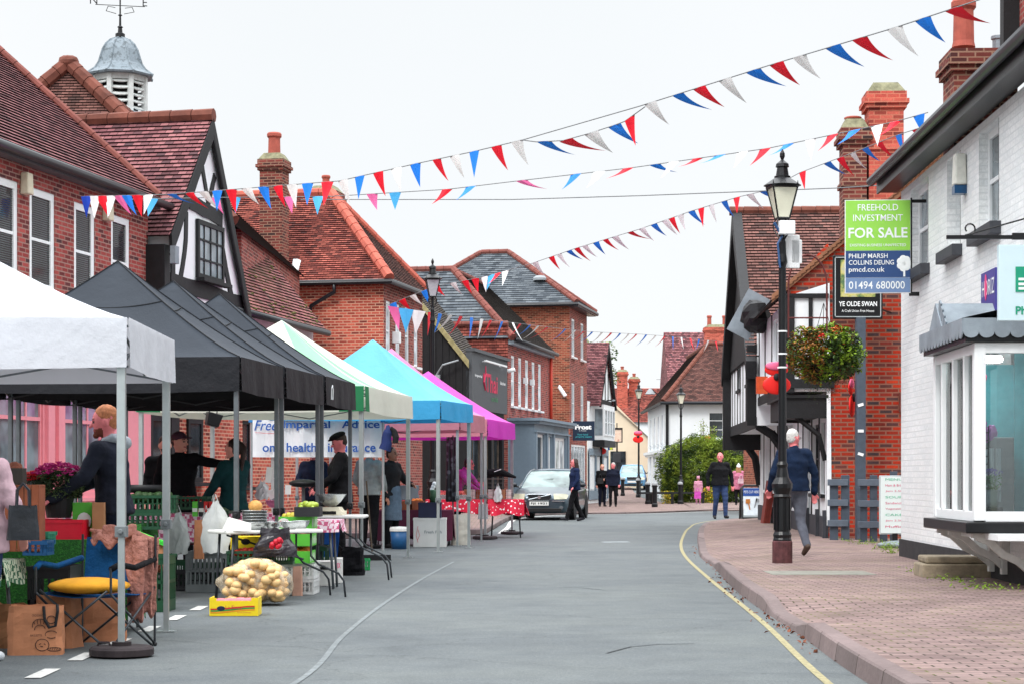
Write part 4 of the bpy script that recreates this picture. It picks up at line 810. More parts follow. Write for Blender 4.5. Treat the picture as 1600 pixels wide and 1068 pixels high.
mb = MB(); mb.bb(-.48, .0, -.042, -.036, 2.88, 3.11); q = mb.build('emblem', TEAL, sb); mb = MB(); [mb.bb(-.455, .0, -.046, -.0425, z, z + .023) for z in (2.9, 2.94, 2.985)]; mb.build('emblem_stripes', plain('sign_white', S(235, 245, 245), .4), q)
text(sb, 'lettering', 'Pharmacy', .1, (-.48, -.037, 2.7), TEAL, align='LEFT', ext=.003, bold=.03)
hz = MB(); hz.bb(6.05 - .8, 6.05 - .1, -.03, -.001, 2.95, 3.42, 0); ho = hz.build('flat_sign', plain('sign_purple', S(66, 62, 140), .4), wb); text(ho, 'lettering', 'HORIZ', .17, (5.62, -.031, 3.24), WPAINT, W=.6); mb = MB(); mb.ball((5.5, -.034, 3.25), .09, sc=(.7, .05, 1.6)); mb.build('emblem', PINKP, ho)
# FOR SALE board
fs = thing('for_sale_board', 'green and blue freehold investment for sale board on the corner of the white building', 'sign', (P(1320, 745, 25).x, 25, 0), radians(-4))
mb = MB(); mb.bb(0, .85, -.012, .012, 3.585, 4.8); bd = mb.build('board', plain('board_white', S(232, 234, 236), .4), fs)
LIME = plain('board_lime', S(150, 214, 84), .5, var=.02); NAVY = plain('board_navy', S(44, 74, 124), .5, var=.02); NAV2 = plain('board_slateblue', S(112, 138, 178), .5, var=.02)
mb = MB(); mb.bb(.01, .84, -.016, -.0122, 4.14, 4.79); mb.build('green_panel', LIME, bd); mb = MB(); mb.bb(.01, .84, -.016, -.0122, 3.79, 4.135); mb.build('navy_panel', NAVY, bd); mb = MB(); mb.bb(.01, .84, -.016, -.0122, 3.595, 3.785); mb.build('number_panel', NAV2, bd)
WT = plain('letter_white', S(240, 244, 244), .5, var=.01)
for s, z, h_, w_ in (('FREEHOLD', 4.7, .085, .52), ('INVESTMENT', 4.565, .085, .64), ('FOR SALE', 4.37, .135, .76), ('EXISTING BUSINESS UNAFFECTED', 4.21, .035, .72)): text(bd, 'lettering', s, h_, (.425, -.016, z), WT, W=w_, bold=.02 if 'SALE' in s else .005)
for s, z, h_, w_ in (('PHILIP MARSH', 4.07, .06, .5), ('COLLINS DEUNG', 3.985, .06, .58), ('pmcd.co.uk', 3.885, .085, .46)): text(bd, 'lettering', s, h_, (.05, -.016, z), WT, W=w_, align='LEFT', bold=.006)
text(bd, 'lettering', '01494 680000', .1, (.05, -.016, 3.69), WT, W=.72, align='LEFT', bold=.006)
mb = MB(); [mb.ball((.76 + .05 * cos(a) * k, -.017, 3.97 + .06 * sin(a) * k), .048, sc=(1, .06, 1)) for a in [i * .9 for i in range(7)] for k in (.3, 1)]; mb.bb(.75, .775, -.019, -.0165, 3.8, 3.93); mb.build('tree_emblem', WT, bd)
mb = MB(); mb.bb(.83, 1.05, .0, .03, 3.55, 3.6); mb.bb(.83, 1.05, .0, .03, 4.76, 4.8); mb.bb(.845, .865, -.02, .02, 3.55, 4.82); mb.build('bracket', BLK, fs)
# ================================================================ pub
pb = rthing('old_pub', 'old pub with vivid brick side wall, black and white timbering and brown tiled roofs', 'pub', 5.6, 34, .05)
# side wall faces camera: it is the local +x side (x = 0); the street front runs to x = -16
mb = MB(); mb.add([(0, 0, .1), (0, 10, .1), (0, 10, 4.2), (0, 3.2, 7.6), (0, 0, 5.2)], [(0, 1, 2, 3, 4)]); sw = mb.build('side_wall', BR4, pb)
mb = MB(); mb.add([(.03, -.72, 2.92), (.03, .02, 2.92), (.03, .02, 4.63), (.03, -.72, 4.4)], [(0, 1, 2, 3)]); mb.add([(.035, -.03, .35), (.035, .06, .35), (.035, .02, 4.5), (.035, -.03, 4.5)], [(0, 1, 2, 3)]); mb.build('white_panel', WREND, pb)
mb = MB(); mb.add([(0.02, -.72, 4.4), (.02, 0, 4.6), (.02, 0, 5.35), (.02, -.72, 4.55)], [(0, 1, 2, 3)]); mb.build('jetty_brick', BR4, pb)
mb = MB(); mb.prism([(.1, -1.0, 4.28), (.1, -1.0, 4.42), (.1, 3.25, 7.95), (.1, 3.25, 7.8)], (-.1, 0, 0)); mb.build('bargeboard', plain('bargeboard_brown', S(140, 96, 70), .85, var=.25, scale=5), pb)
mb = MB(); mb.bb(.02, .08, -.75, -.6, 2.7, 4.4); mb.bb(.02, .08, -.75, .0, 4.36, 4.44); mb.bb(.02, .07, -.35, -.28, 2.95, 4.4); mb.bb(.0, .1, -1.0, .1, 2.78, 2.94); mb.build('gable_timber', BLK, pb)
# near wing roof
mb = MB(); tiles(mb, (-6, -1.0, 4.3), (.12, -1.0, 4.3), (.12, 3.2, 7.9), (-6, 3.2, 7.9)); tiles(mb, (.12, 8, 4.3), (-6, 8, 4.3), (-6, 3.2, 7.9), (.12, 3.2, 7.9)); mb.build('roof', TL4, pb)
# street front (ground floor) and jettied upper floor
of = [(-4.2, -3.0, .2, 2.35), (-2.6, -1.6, .9, 2.2), (-1.2, -.55, .9, 2.2), (-7.4, -5.8, .9, 2.2), (-10.5, -9.3, .9, 2.2), (-13.6, -12.4, .9, 2.2)]
mb = MB(); wallgrid(mb, -15.5, -.001, .1, 2.7, 0, of, .14); mb.add([(-15.5, 8, 0), (-15.5, 0, 0), (-15.5, 0, 5), (-15.5, 8, 5)], [(3, 2, 1, 0)]); mb.build('street_wall', WREND, pb)
ouf = [(-3.1, -2.2, 3.3, 4.2), (-9.6, -8.5, 3.3, 4.1), (-12.6, -11.5, 3.3, 4.1)]
mb = MB(); wallgrid(mb, -6.6, -.0, 2.72, 4.35, -.7, ouf[:1], .08); wallgrid(mb, -15.5, -6.6, 2.3, 3.95, -.75, ouf[1:], .08); mb.bb(-15.5, -6.62, -.74, .1, 2.3, 2.35); mb.bb(-6.6, -.0, -.69, .1, 2.72, 2.76); mb.add([(-6.6, -.75, 2.3), (-6.6, 0, 2.3), (-6.6, 0, 4.35), (-6.6, -.75, 4.35)], [(0, 1, 2, 3)]); mb.build('jettied_wall', WREND, pb)
for o in of: window(pb, *o, .06, BLKP if o[0] > -4.1 else WPAINT, GLB, 2, 2 if o[2] > .5 else 3, fr=.06, sill=o[2] > .5)
for o in ouf: window(pb, *o, -.66, WPAINT if o[0] > -4 else BLK, GLD, 3, 1, fr=.06)
mb = MB()
for x in [-.05, -1.6, -3.4, -5.0, -6.5]: tim(x, 2.8, x, 4.35, .15, y=-.7, t=.012)
x = -6.9
while x > -15.5: tim(x, 2.35, x, 3.95, .13, y=-.75, t=.012); x -= .95
tim(-6.6, 2.36, -15.5, 2.36, .24, y=-.75, t=.03); tim(0, 2.8, -6.6, 2.8, .18, y=-.7, t=.03); tim(-6.6, 3.92, -15.5, 3.92, .2, y=-.75)
for x in (-.1, -1.45, -2.75, -4.4, -5.4, -7.8, -9.0, -10.9, -12.1, -14): tim(x, .4, x + .05, 2.6, .16, y=0, t=.012)
for x in (-6.8, -15.3): mb.tube([(x, -.02, 1.0), (x, -.12, 1.7), (x, -.4, 2.1), (x, -.72, 2.3)], [.08, .1, .1, .09], 6)
mb.bb(-6.9, -6.7, -.3, -.1, .1, 2.3)
mb.build('timber_frame', BLK, pb)
mb = MB(); mb.bb(-15.5, .02, -.04, .0, .05, .5); [mb.bb(x - .05, x + .05, -.1, -.04, .05, .62) for x in (.0, -1.2, -2.9, -4.4)]; mb.build('plinth', plain('pub_plinth', S(52, 54, 60), .7, var=.2), pb)
mb = MB(); mb.bb(-3.0, -.1, -.7, .0, 2.3, 2.36); mb.bb(-3.05, -.0, -.76, -.7, 2.25, 2.6); mb.bb(-.1, -.0, -.7, 0, 2.25, 2.6); mb.bb(-3.05, -2.95, -.7, 0, 2.25, 2.6); mb.bb(-3.1, 0.04, -.82, 0.0, 2.605, 2.66)
mb.tube([(-.12, -.04, 1.5), (-.12, -.15, 1.95), (-.12, -.55, 2.28)], .05, 6); mb.build('porch_hood', BLK, pb)
# cross wing: ridge perpendicular to the street
zw, za, xn, xf, yj = 3.75, 7.4, -6.8, -15.2, -.85; xm = (xn + xf) / 2
mb = MB()
tiles(mb, (xn + .2, yj - .12, zw), (xn + .2, 8, zw), (xm, 8, za), (xm, yj - .12, za), course=.12); tiles(mb, (xf - .2, 8, zw), (xf - .2, yj - .12, zw), (xm, yj - .12, za), (xm, 8, za)); r = mb.build('cross_roof', TL4, pb)
mb = MB(); ridge(mb, (xm, yj - .2, za + .03), (xm, 8, za + .03), .11); mb.build('ridge_tiles', RGM, r)
mb = MB()
for a, b in (((xn + .35, zw - .15), (xm, za)), ((xf - .1, zw + .1), (xm, za))): mb.prism([(a[0], yj - .14, a[1] - .32), (a[0], yj - .14, a[1] + .05), (b[0], yj - .14, b[1] + .06), (b[0], yj - .14, b[1] - .38)], (0, .22, 0))
mb.add([(xn, -.8, zw + .1), (xf, -.8, zw + .1), (xm, -.8, za - .1)], [(2, 1, 0)]); mb.bb(xf - .15, xf + .1, -.95, 0, 1.9, 4.0); mb.build('bargeboard', BLK, r)
mb = MB(); mb.bb(xn - .1, xn + .12, yj - .1, yj + .1, 2.3, 4.0); mb.build('corner_post', BLK, pb)
mb = MB(); mb.ball((-4.9, -.9, 4.45), .42, sc=(1.3, .7, .8), jit=.2); mb.build('gutter_debris', BLK, pb)
mb = MB(); mb.box((-5.6, -1.0, 4.55), (.05, .5, .95), Rx(-.5)); mb.build('lead_sheet', LEAD, pb)
mb = MB(); mb.box((-3.9, -.86, 3.02), (.16, .22, .34)); mb.build('orange_lamp', plain('lamp_orange', S(214, 84, 40), .4), pb)
chimney(pb, -1.0, 1.12, 5.5, 8.15, .62, .62, BRR, ph=.2, pr=.14); 
cz = chimney(pb, -1.0, .56, 5.0, 7.5, .62, .42, BRC, ph=.25, pr=.16)
mb = MB(); mb.box((.1, 1.62 - .22, 2.52), (.1, .34, .34)); mb.tube([(.15, 1.4, 2.52), (.2, 1.4, 2.52)], .09, 12); v = mb.build('flue_cage', plain('rusty_cage', S(110, 54, 44), .8, var=.3), pb); mb = MB(); mb.bb(.151, .16, 1.28, 1.52, 2.4, 2.64); mb.build('plate', GREYP, v); mb = MB(); mb.lathe([(.06, 0), (.06, .03)], n=12); q = mb.build('flue_hole', BLK, v); q.location = (.16, 1.4, 2.52); q.rotation_euler = (0, pi / 2, 0)
# side shop beyond the pub
sh2 = thing('brick_shop', 'brick shop with a black fascia between the pub and the white corner building', 'shop', (8.2, 62, 0))
mb = MB(); wallgrid(mb, 0, 7, 0, 3.3, 0, [(.2, 1.4, .6, 2.1), (2.2, 3.2, .1, 2.1), (3.8, 6, .6, 2.1)], .1); mb.add([(0, 6, 0), (0, 0, 0), (0, 0, 3.3), (0, 6, 3.3)], [(0, 1, 2, 3)]); mb.build('wall', BR3, sh2)
mb = MB(); mb.bb(-.1, 7, -.12, -.001, 2.3, 2.95); mb.bb(-.15, 7.1, -.3, 6, 3.3, 3.42); mb.build('fascia', plain('fascia_black', S(46, 48, 54), .5), sh2)
for o in ((.2, 1.4, .6, 2.1), (2.2, 3.2, .1, 2.1), (3.8, 6, .6, 2.1)): window(sh2, *o, .03, WPAINT, GLD, 3, 3, sill=False)
# ================================================================ street lamps
LITG = plain('lamp_glass_frosted', S(226, 226, 204), .25, var=.04)
def lamp(name, label, loc, H, detail=True, group='lantern street lamps', glass=LITG, sc=.78):
    t = thing(name, label, 'street lamp', loc, .12, group)
    hz_ = H - 1.12 * sc                       # lantern bottom
    mb = MB(); k = sc
    mb.lathe([(.118, 0), (.118, .3), (.11, .32), (.118, .36), (.1, .4), (.1, .82), (.118, .84), (.1, .87), (.13, .95), (.132, 1.0), (.085, 1.08), (.062, 1.2), (.074, 1.24), (.054, 1.28), (.046, hz_ - .6), (.066, hz_ - .55), (.05, hz_ - .45), (.045, hz_ - .3), (.03, hz_ - .25), (.03, hz_)], n=14)
    for i in range(10):
        a = i * 2 * pi / 10; mb.box((.1 * cos(a), .1 * sin(a), .62), (.02, .028, .4), Rz(a))
    mb.build('post', BLKP, t, smooth=False)
    mb = MB()
    for i in range(4):
        a = pi / 4 + i * pi / 2; pts = []
        for (r, z) in ((.04, -.34), (.09, -.27), (.16, -.16), (.17, -.08), (.13, -.02), (.1, 0)): pts.append((r * cos(a) * k, r * sin(a) * k, hz_ + z * k))
        mb.tube(pts, .011 * k, 6)
    mb.build('scroll_bracket', BLKP, t)
    mb = MB(); h = .5 * k; rb, rt = .135 * k, .285 * k; z0, z1 = hz_, hz_ + h
    cb = [Vector((rb * cos(pi / 4 + i * pi / 2), rb * sin(pi / 4 + i * pi / 2), z0)) for i in range(4)]; ct = [Vector((rt * cos(pi / 4 + i * pi / 2), rt * sin(pi / 4 + i * pi / 2), z1)) for i in range(4)]
    for i in range(4): mb.tube([cb[i], ct[i]], .014 * k, 5); mb.tube([cb[i], cb[(i + 1) % 4]], .014 * k, 5); mb.tube([ct[i], ct[(i + 1) % 4]], .022 * k, 5); mb.box(ct[i] + Vector((0, 0, .04 * k)), (.03 * k, .03 * k, .1 * k), taper=.2)
    mb.lathe([(.31 * k, z1), (.31 * k, z1 + .03 * k)], n=4, a0=pi / 4)
    mb.lathe([(.305 * k, z1 + .03 * k), (.13 * k, z1 + .15 * k), (.13 * k, z1 + .18 * k), (.105 * k, z1 + .19 * k), (.085 * k, z1 + .32 * k), (.11 * k, z1 + .33 * k), (.1 * k, z1 + .38 * k), (.04 * k, z1 + .43 * k), (.022 * k, z1 + .45 * k), (.042 * k, z1 + .5 * k), (.04 * k, z1 + .55 * k), (.008 * k, z1 + .62 * k)], n=16)
    ln = mb.build('lantern', BLKP, t)
    mb = MB()
    for i in range(4):
        a, b, c, d = cb[i], cb[(i + 1) % 4], ct[(i + 1) % 4], ct[i]; mb.add([a * .98 + Vector((0, 0, z0 * .02)), b * .98 + Vector((0, 0, z0 * .02)), c * .98 + Vector((0, 0, z1 * .02)), d * .98 + Vector((0, 0, z1 * .02))], [(0, 1, 2, 3)])
    mb.build('glass', glass, ln)
    return t
l1 = lamp('street_lamp', 'black lantern lamp post with a rusty red foot, on the right pavement', (3.4, 24.15, .12), 5.2)
mb = MB(); mb.lathe([(.128, 0), (.128, .27), (.12, .285)], n=14); mb.build('foot', plain('foot_rusty', S(84, 48, 50), .8, var=.5, scale=12), l1)
mb = MB(); mb.box((.03, -.1, 4.2), (.2, .1, .17)); mb.build('sensor_box', WPAINT, l1, bevel=.01); mb = MB(); mb.box((.14, .06, 3.92), (.2, .03, .42)); mb.box((.2, .06, 3.92), (.14, .03, .3)); mb.build('white_plate', WPAINT, l1, bevel=.01)
mb = MB(); mb.tube([(0, -.06, 4.2), (-.07, -.09, 4.16), (-.13, -.1, 4.26)], .02, 6); mb.tube([(-.02, -.07, 4.1), (-.08, -.08, 4.0), (-.05, -.08, 3.7)], .014, 6); mb.build('blue_strap', plain('strap_blue', S(50, 84, 130), .6), l1)
mb = MB(); [mb.lathe([(.063, z), (.063, z + .02)], n=12) for z in (2.45, 2.62, 2.9)]; mb.build('tie', WPAINT, l1)
lamp('street_lamp', 'black lantern lamp post rising behind the pink canopies on the left side', (-1.82, 44, .1), 6.1, glass=plain('lamp_glass_grey', S(176, 180, 184), .2))
lamp('street_lamp', 'black lantern lamp post behind the green bush, in front of the white corner building', (7.48, 85, .03), 5.3)
lamp('street_lamp', 'slim far lantern lamp post among the bollards, in front of the cream building', (6.6, 100, .17), 6.0)
RP = plain('poppy_red', S(232, 34, 28), .5, var=.06); PK = plain('poppy_pink_light', S(240, 110, 150), .5)
def poppy(lab, loc, s=1, rz=0):
    o = thing('poppy_sign', lab, 'poppy sign', loc, rz, 'large poppies tied to posts'); mb = MB()
    mb.ball((0, 0, -.1 * s), .2 * s, 18, 8, sc=(1.15, .12, .75)); mb.ball((0, .02, .14 * s), .16 * s, 18, 8, sc=(1.2, .12, .6)); mb.build('petals', RP, o, smooth=True)
    mb = MB(); mb.ball((0, .0, .2 * s), .15 * s, 16, 6, sc=(1.25, .14, .45)); mb.build('upper_petal', PK, o, smooth=True)
    mb = MB(); mb.ball((0, -.03 * s, 0.02), .06 * s, 12, 6, sc=(1, .5, 1)); mb.build('centre', BLK, o); return o
poppy('big red and pink poppy sign tied to the near right lamp post', P(1216, 590, 24.1) + Vector((0, .14, 0)), .8, .1)
o = poppy('red poppy seen almost edge-on on the tall dark post by the brick wall', P(1331, 622, 33.4), 1.3, 1.25)
poppy('small red poppy on the far lamp post by the cream building', P(997, 682, 99.8), 1.2)
poppy('small dark red poppy on the sign pole beyond the couple', P(939, 700, 89), 1.1)
# ================================================================ hanging basket on its tall post, gates, pub sign
SLT = plain('slate_blue_paint', S(70, 80, 92), .6, var=.15)
tp = thing('tall_post', 'tall slate-blue timber post with scraps of white paper against the vivid brick wall', 'post', (0, 0, 0))
a = P(1344, 845, 33.2); mb = MB(); mb.bb(a.x - .08, a.x + .08, 33.1, 33.26, .1, 3.95); mb.build('shaft', SLT, tp, bevel=.006)
for i, z in enumerate((2.45, 2.0, 1.6)): mb = MB(); mb.box((a.x - .01, 33.09, z), (.1, .004, .05), Ry(.3 * (i - 1))); mb.build('paper_scrap', WPAINT, tp)
bk_ = thing('basket_bracket', 'rusty red iron hoop bracket arching above the hanging basket', 'bracket', (0, 0, 0)); q = P(1262, 470, 29)
mb = MB(); r_ = .29; mb.tube([(q.x + r_ * cos(t), 29, 4.1 + .45 * sin(t)) for t in [pi * i / 14 for i in range(15)]], .014, 6); mb.tube([(q.x - r_, 29, 4.1), (q.x - r_, 29, 3.3)], .014, 6); mb.tube([(q.x + r_, 29, 4.1), (q.x + r_, 29, 3.4)], .014, 6); mb.tube([(q.x - r_, 29, 3.6), (q.x + r_, 29, 3.6)], .012, 6); mb.build('hoop', plain('iron_rust_red', S(90, 34, 32), .7), bk_)
hb = thing('hanging_basket', 'overflowing hanging flower basket of green, russet and red beside the near right lamp', 'hanging basket', P(1287, 560, 29.5))
LV = [plain('leaf_green_bright', S(128, 158, 40), .6, var=.4, scale=6), plain('leaf_green_deep', S(58, 84, 28), .6, var=.4, scale=6), plain('leaf_russet', S(150, 100, 40), .7, var=.4, scale=6), plain('flower_red', S(226, 66, 50), .6), plain('flower_orange', S(222, 110, 50), .6), plain('leaf_dark_olive', S(46, 48, 30), .7, var=.3)]
mb = MB()
for i in range(11000):
    while True:
        p = Vector((random.uniform(-1, 1), random.uniform(-1, 1), random.uniform(-1, 1)))
        if .35 < p.length < 1: break
    p = p * (1 + .22 * noise.noise(p * 2.3 + Vector((3, 1, 7))))
    if noise.noise(p * 3.1 + Vector((9, 2, 2))) < -.24 and random.random() < .85: continue
    z = p.z * .43 * (1.0 if p.z > 0 else .9); q = Vector((p.x * .64, p.y * .55, z * 1.12 + .05))
    c = noise.noise(p * 2.6); m_ = 0 if c > .0 else 1
    if p.x < -.1 and random.random() < .55: m_ = 2
    if random.random() < .16: m_ = 5  # dark olive leaves, scattered at random
    mb.leaf(q, random.uniform(.018, .04), m_, .6)
for cx_, cz_, k in ((-.08, .3, 3), (.12, .42, 4), (-.04, .12, 4)):
    for i in range(26): mb.leaf((cx_ + random.gauss(0, .03), -.42 + random.gauss(0, .03), cz_ + random.gauss(0, .025)), .024, k, .8)
for i in range(46):                            # trailing stems
    x, y = random.uniform(-.3, .42), random.uniform(-.3, .2); z0 = -.25 - random.random() * .08; L_ = random.uniform(.1, .42)
    for k in range(int(L_ / .02)):
        mb.leaf((x + random.gauss(0, .012) + .03 * sin(k * .4 + x * 9), y, z0 - k * .02), .014, 5 if random.random() < .7 else 1, .5)
mb.build('foliage', LV, hb); mb = MB(); mb.lathe([(.02, -.3), (.2, -.24), (.3, -.05), (.3, 0)], n=16); mb.build('basket', DRK, hb); mb = MB(); [mb.tube([(.28 * cos(t), .28 * sin(t), 0), (0, 0, .85)], .006, 4) for t in (0.3, 2.4, 4.5)]; mb.build('chain', BLK, hb)
sg = thing('pub_sign', 'dark framed pub sign with a painted landscape above the hanging basket', 'sign', P(1340, 448, 33.2) - Vector((0, 0, 0)))
mb = MB(); mb.bb(-.43, .43, -.03, .03, -.56, .54); s0 = mb.build('frame', BLKP, sg, bevel=.01); mb = MB()
for a_, b_, c_, d_ in ((-.4, .4, -.53, -.515), (-.4, .4, .495, .51), (-.4, -.385, -.53, .51), (.385, .4, -.53, .51)): mb.bb(a_, b_, -.034, -.031, c_, d_)
mb.build('gilt_line', plain('line_pale', S(170, 178, 180), .5), s0)
pm = NT('sign_landscape'); pc = pm.ramp(pm.noise(4, 5), [(.3, S(40, 70, 90)), (.45, S(90, 120, 70)), (.55, S(200, 190, 110)), (.7, S(150, 170, 190))]); pm.col(pc); mb = MB(); mb.bb(-.3, .3, -.034, -.031, -.18, .46); mb.build('painting', pm.m, s0)
text(s0, 'lettering', 'YE OLDE SWAN', .085, (0, -.031, -.3), WT, W=.66, bold=.02); text(s0, 'lettering', 'A Craft Union Free House', .045, (0, -.031, -.42), WT, W=.56)
mb = MB(); mb.tube([(.43, 0, .4), (.7, .6, .4)], .015); mb.tube([(.43, 0, -.4), (.7, .6, -.4)], .015); mb.build('bracket', BLK, s0)
def gate(lab, x0, x1, y, n, hs=(1.05, 1.1)):
    g = thing('timber_gate', lab, 'gate', (0, 0, .11), group='slate-blue gates by the brick wall')
    for i in range(n):
        mb = MB(); x = x0 + (x1 - x0) * (i + .5) / n; w_ = (x1 - x0) / n * .72; mb.bb(x - w_ / 2, x + w_ / 2, y, y + .06, 0, hs[i % 2] + .03 * i); mb.build('board', SLT, g, bevel=.006)
    for z in (.3, .65, 1.0): mb = MB(); mb.bb(x0 - .02, x1 - .06, y - .05, y - .002, z - .05, z + .06); mb.build('rail', plain('slate_blue_rail', S(92, 102, 114), .6), g, bevel=.006)
    return g
gate('narrow slate-blue timber gate of two boards, left of the tall dark post', 5.44, 5.83, 33.0, 2)
gate('wider slate-blue timber gate of three boards, between the tall post and the whiteboard', 5.78, 6.45, 32.0, 4)
wbd = thing('menu_whiteboard', 'white menu board with green and pink handwriting on a grey wheeled base', 'notice board', (0, 0, .11)); a = P(1374, 800, 29.3)
mb = MB(); mb.bb(a.x, a.x + .8, 29.3, 29.34, .22, 1.12); fr = mb.build('frame', plain('board_frame_grey', S(186, 192, 194), .4), wbd, bevel=.01); mb = MB(); mb.bb(a.x + .02, a.x + .78, 29.29, 29.299, .24, 1.1); bo = mb.build('board', plain('whiteboard', S(228, 240, 238), .3, var=.02), fr)
for i, (s, c_) in enumerate((('MENU', 'g'), ('Ham & Brie', 'p'), ('Jam 2.50', 'p'), ('SOUP', 'g'), ('Sandwich', 'p'), ('Vegetable', 'p'), ('CAKE', 'g'), ('Jam 2.50', 'p'), ('Muffin', 'p'))):
    text(bo, 'handwriting', s, .035, (a.x + .22, 29.289, 1.06 - i * .09), plain('marker_green', S(80, 190, 150), .6) if c_ == 'g' else plain('marker_pink', S(214, 70, 120), .6), W=.26)
mb = MB(); mb.ball((a.x + .42, 29.32, .06), .2, 16, 8, sc=(2.3, 1.1, .38)); mb.build('base', plain('base_grey', S(138, 150, 154), .5), wbd, smooth=True); mb = MB(); mb.bb(a.x + .2, a.x + .28, 29.3, 29.36, .1, .24); mb.build('stem', BLK, wbd)
# A-board and leaning boards outside the pub
ab_ = thing('pavement_sign', 'black framed pavement sign reading PETS CUT HERE with a picture of combs', 'pavement sign', P(1173, 816, 52) * 1.0); ab_.location.z = .06
mb = MB(); W_, H_ = .52, .92
for s in (-1, 1):
    mb.tube([(-W_ / 2, s * .28, 0), (-W_ / 2, s * .06, H_ - .08), (-W_ / 2 + .08, s * .04, H_), (W_ / 2 - .08, s * .04, H_), (W_ / 2, s * .06, H_ - .08), (W_ / 2, s * .28, 0)], .03, 6)
mb.bb(-W_ / 2, W_ / 2, -.3, -.24, 0, .07); mb.build('frame', BLKP, ab_)
mb = MB(); mb.prism([(-W_ / 2 + .04, -.26, .12), (W_ / 2 - .04, -.26, .12), (W_ / 2 - .04, -.06, H_ - .06), (-W_ / 2 + .04, -.06, H_ - .06)], (0, .01, 0)); pp = mb.build('poster', plain('poster_pale', S(206, 216, 222), .4), ab_)
mb = MB(); mb.prism([(-W_ / 2 + .04, -.12, H_ - .28), (W_ / 2 - .04, -.12, H_ - .28), (W_ / 2 - .04, -.075, H_ - .07), (-W_ / 2 + .04, -.075, H_ - .07)], (0, -.008, 0)); hd = mb.build('blue_header', plain('poster_blue', S(30, 70, 140), .4), pp)
text(hd, 'lettering', 'PETS CUT HERE', .07, (0, -.125, H_ - .17), WT, W=.4)
mb = MB(); mb.box((-.1, -.2, .5), (.12, .01, .12)); mb.box((-.06, -.215, .33), (.03, .01, .3), Ry(-.2)); mb.build('brush_picture', plain('comb_orange', S(190, 120, 50), .5), pp); mb = MB(); mb.box((.1, -.2, .42), (.03, .01, .34), Ry(.25)); mb.box((.16, -.2, .52), (.1, .01, .1)); mb.build('comb_picture', GREYP, pp)
lb = thing('leaning_boards', 'stack of red-brown boards leaning beside the pavement sign', 'boards', P(1199, 830, 45)); lb.location.z = .11
for k in range(3): mb = MB(); mb.prism([(-.1 + .05 * k, 0, 0), (-.04 + .05 * k, 0, 0), (.1 + .05 * k, .0, 1.02), (.04 + .05 * k, 0, 1.02)], (0, .5, 0)); mb.build('board', plain('board_redbrown', S(120, 46, 36), .6, var=.3), lb)
# signs on the left terrace
fx = thing('estate_agent_sign', 'dark navy projecting sign with bold white lettering on the tall brick house', 'sign', P(912, 672, 81)); 
mb = MB(); mb.bb(-.46, .46, -.05, .05, -.42, .4); q = mb.build('panel', plain('sign_dark_navy', S(22, 40, 62), .4), fx); text(q, 'lettering', 'Frost', .2, (-.02, -.055, .15), WT, W=.7, bold=.05); text(q, 'lettering', 'in Town', .05, (-.05, -.055, 0), WT, W=.3); text(q, 'lettering', 'Your local', .07, (-.05, -.055, -.16), plain('sign_cyan', S(70, 190, 200), .5), W=.45); text(q, 'lettering', 'property expert', .07, (0, -.055, -.27), plain('sign_cyan', S(70, 190, 200), .5), W=.68)
mb = MB(); mb.bb(-.8, -.4, -.02, .02, .3, .35); mb.build('bracket', BLK, fx)
es = thing('sign_pole', 'black pole with lime and pink estate boards beyond the dark navy projecting sign', 'pole', (P(939, 745, 89).x, 89, 0)); mb = MB(); mb.tube([(0, 0, 0), (0, 0, 5.0)], .07, 8); mb.tube([(0, 0, 4.6), (.05, 0, 4.75), (.55, 0, 4.78)], .03, 6); mb.lathe([(.12, 0), (.14, .1), (.14, 1.0), (.1, 1.1)], n=12); mb.build('pole', BLKP, es); mb = MB(); mb.ball((.58, 0, 4.76), .09, sc=(1, .6, .5)); mb.build('lamp_head', GREYP, es)
mb = MB(); mb.bb(-.35, .25, -.1, -.08, 3.95, 4.15); mb.bb(-.35, .25, -.1, -.08, 3.78, 3.95); mb.build('lime_board', LIME, es); mb = MB(); mb.bb(-.3, .22, -.12, -.101, 3.4, 3.68); mb.build('pink_board', plain('board_magenta', S(190, 60, 150), .5), es); mb = MB(); mb.bb(-.3, .25, -.12, -.101, 3.28, 3.39); mb.build('white_board', WPAINT, es)
bs = thing('blue_sign', 'small blue projecting sign with a yellow dot, left of the pub picture sign', 'sign', P(950, 696, 96)); mb = MB(); mb.bb(-.25, .25, -.03, .03, -.2, .2); q = mb.build('panel', NAVY, bs); mb = MB(); mb.ball((.16, -.03, -.12), .08, sc=(1, .1, 1)); mb.build('dot', plain('dot_yellow', S(190, 200, 60), .5), q); mb = MB(); mb.bb(-.25, .25, -.035, -.031, .1, .2); mb.build('header', WPAINT, q); mb = MB(); mb.bb(-.6, -.25, -.02, .02, .15, .2); mb.build('bracket', BLK, bs)
pp2 = thing('pub_picture_sign', 'framed pub picture sign hanging before the cream gable', 'sign', P(964, 679, 110)); mb = MB()
for a_, b_, c_, d_ in ((-.32, .32, .32, .42), (-.32, .32, -.42, -.37), (-.32, -.26, -.4, .4), (.26, .32, -.4, .4)): mb.bb(a_, b_, -.05, .05, c_, d_)
mb.tube([(0, 0, .42), (.0, 0, .7)], .03); mb.tube([(0, 0, -.42), (.0, 0, -3.3)], .05, 6); mb.build('frame', BLK, pp2); pz = NT('faded_picture'); pz.col(pz.ramp(pz.noise(3.5, 3), [(.35, S(196, 130, 110)), (.5, S(232, 208, 186)), (.7, S(214, 180, 160))])); mb = MB(); mb.bb(-.26, .26, -.02, .02, -.37, .32); mb.build('painting', pz.m, pp2)
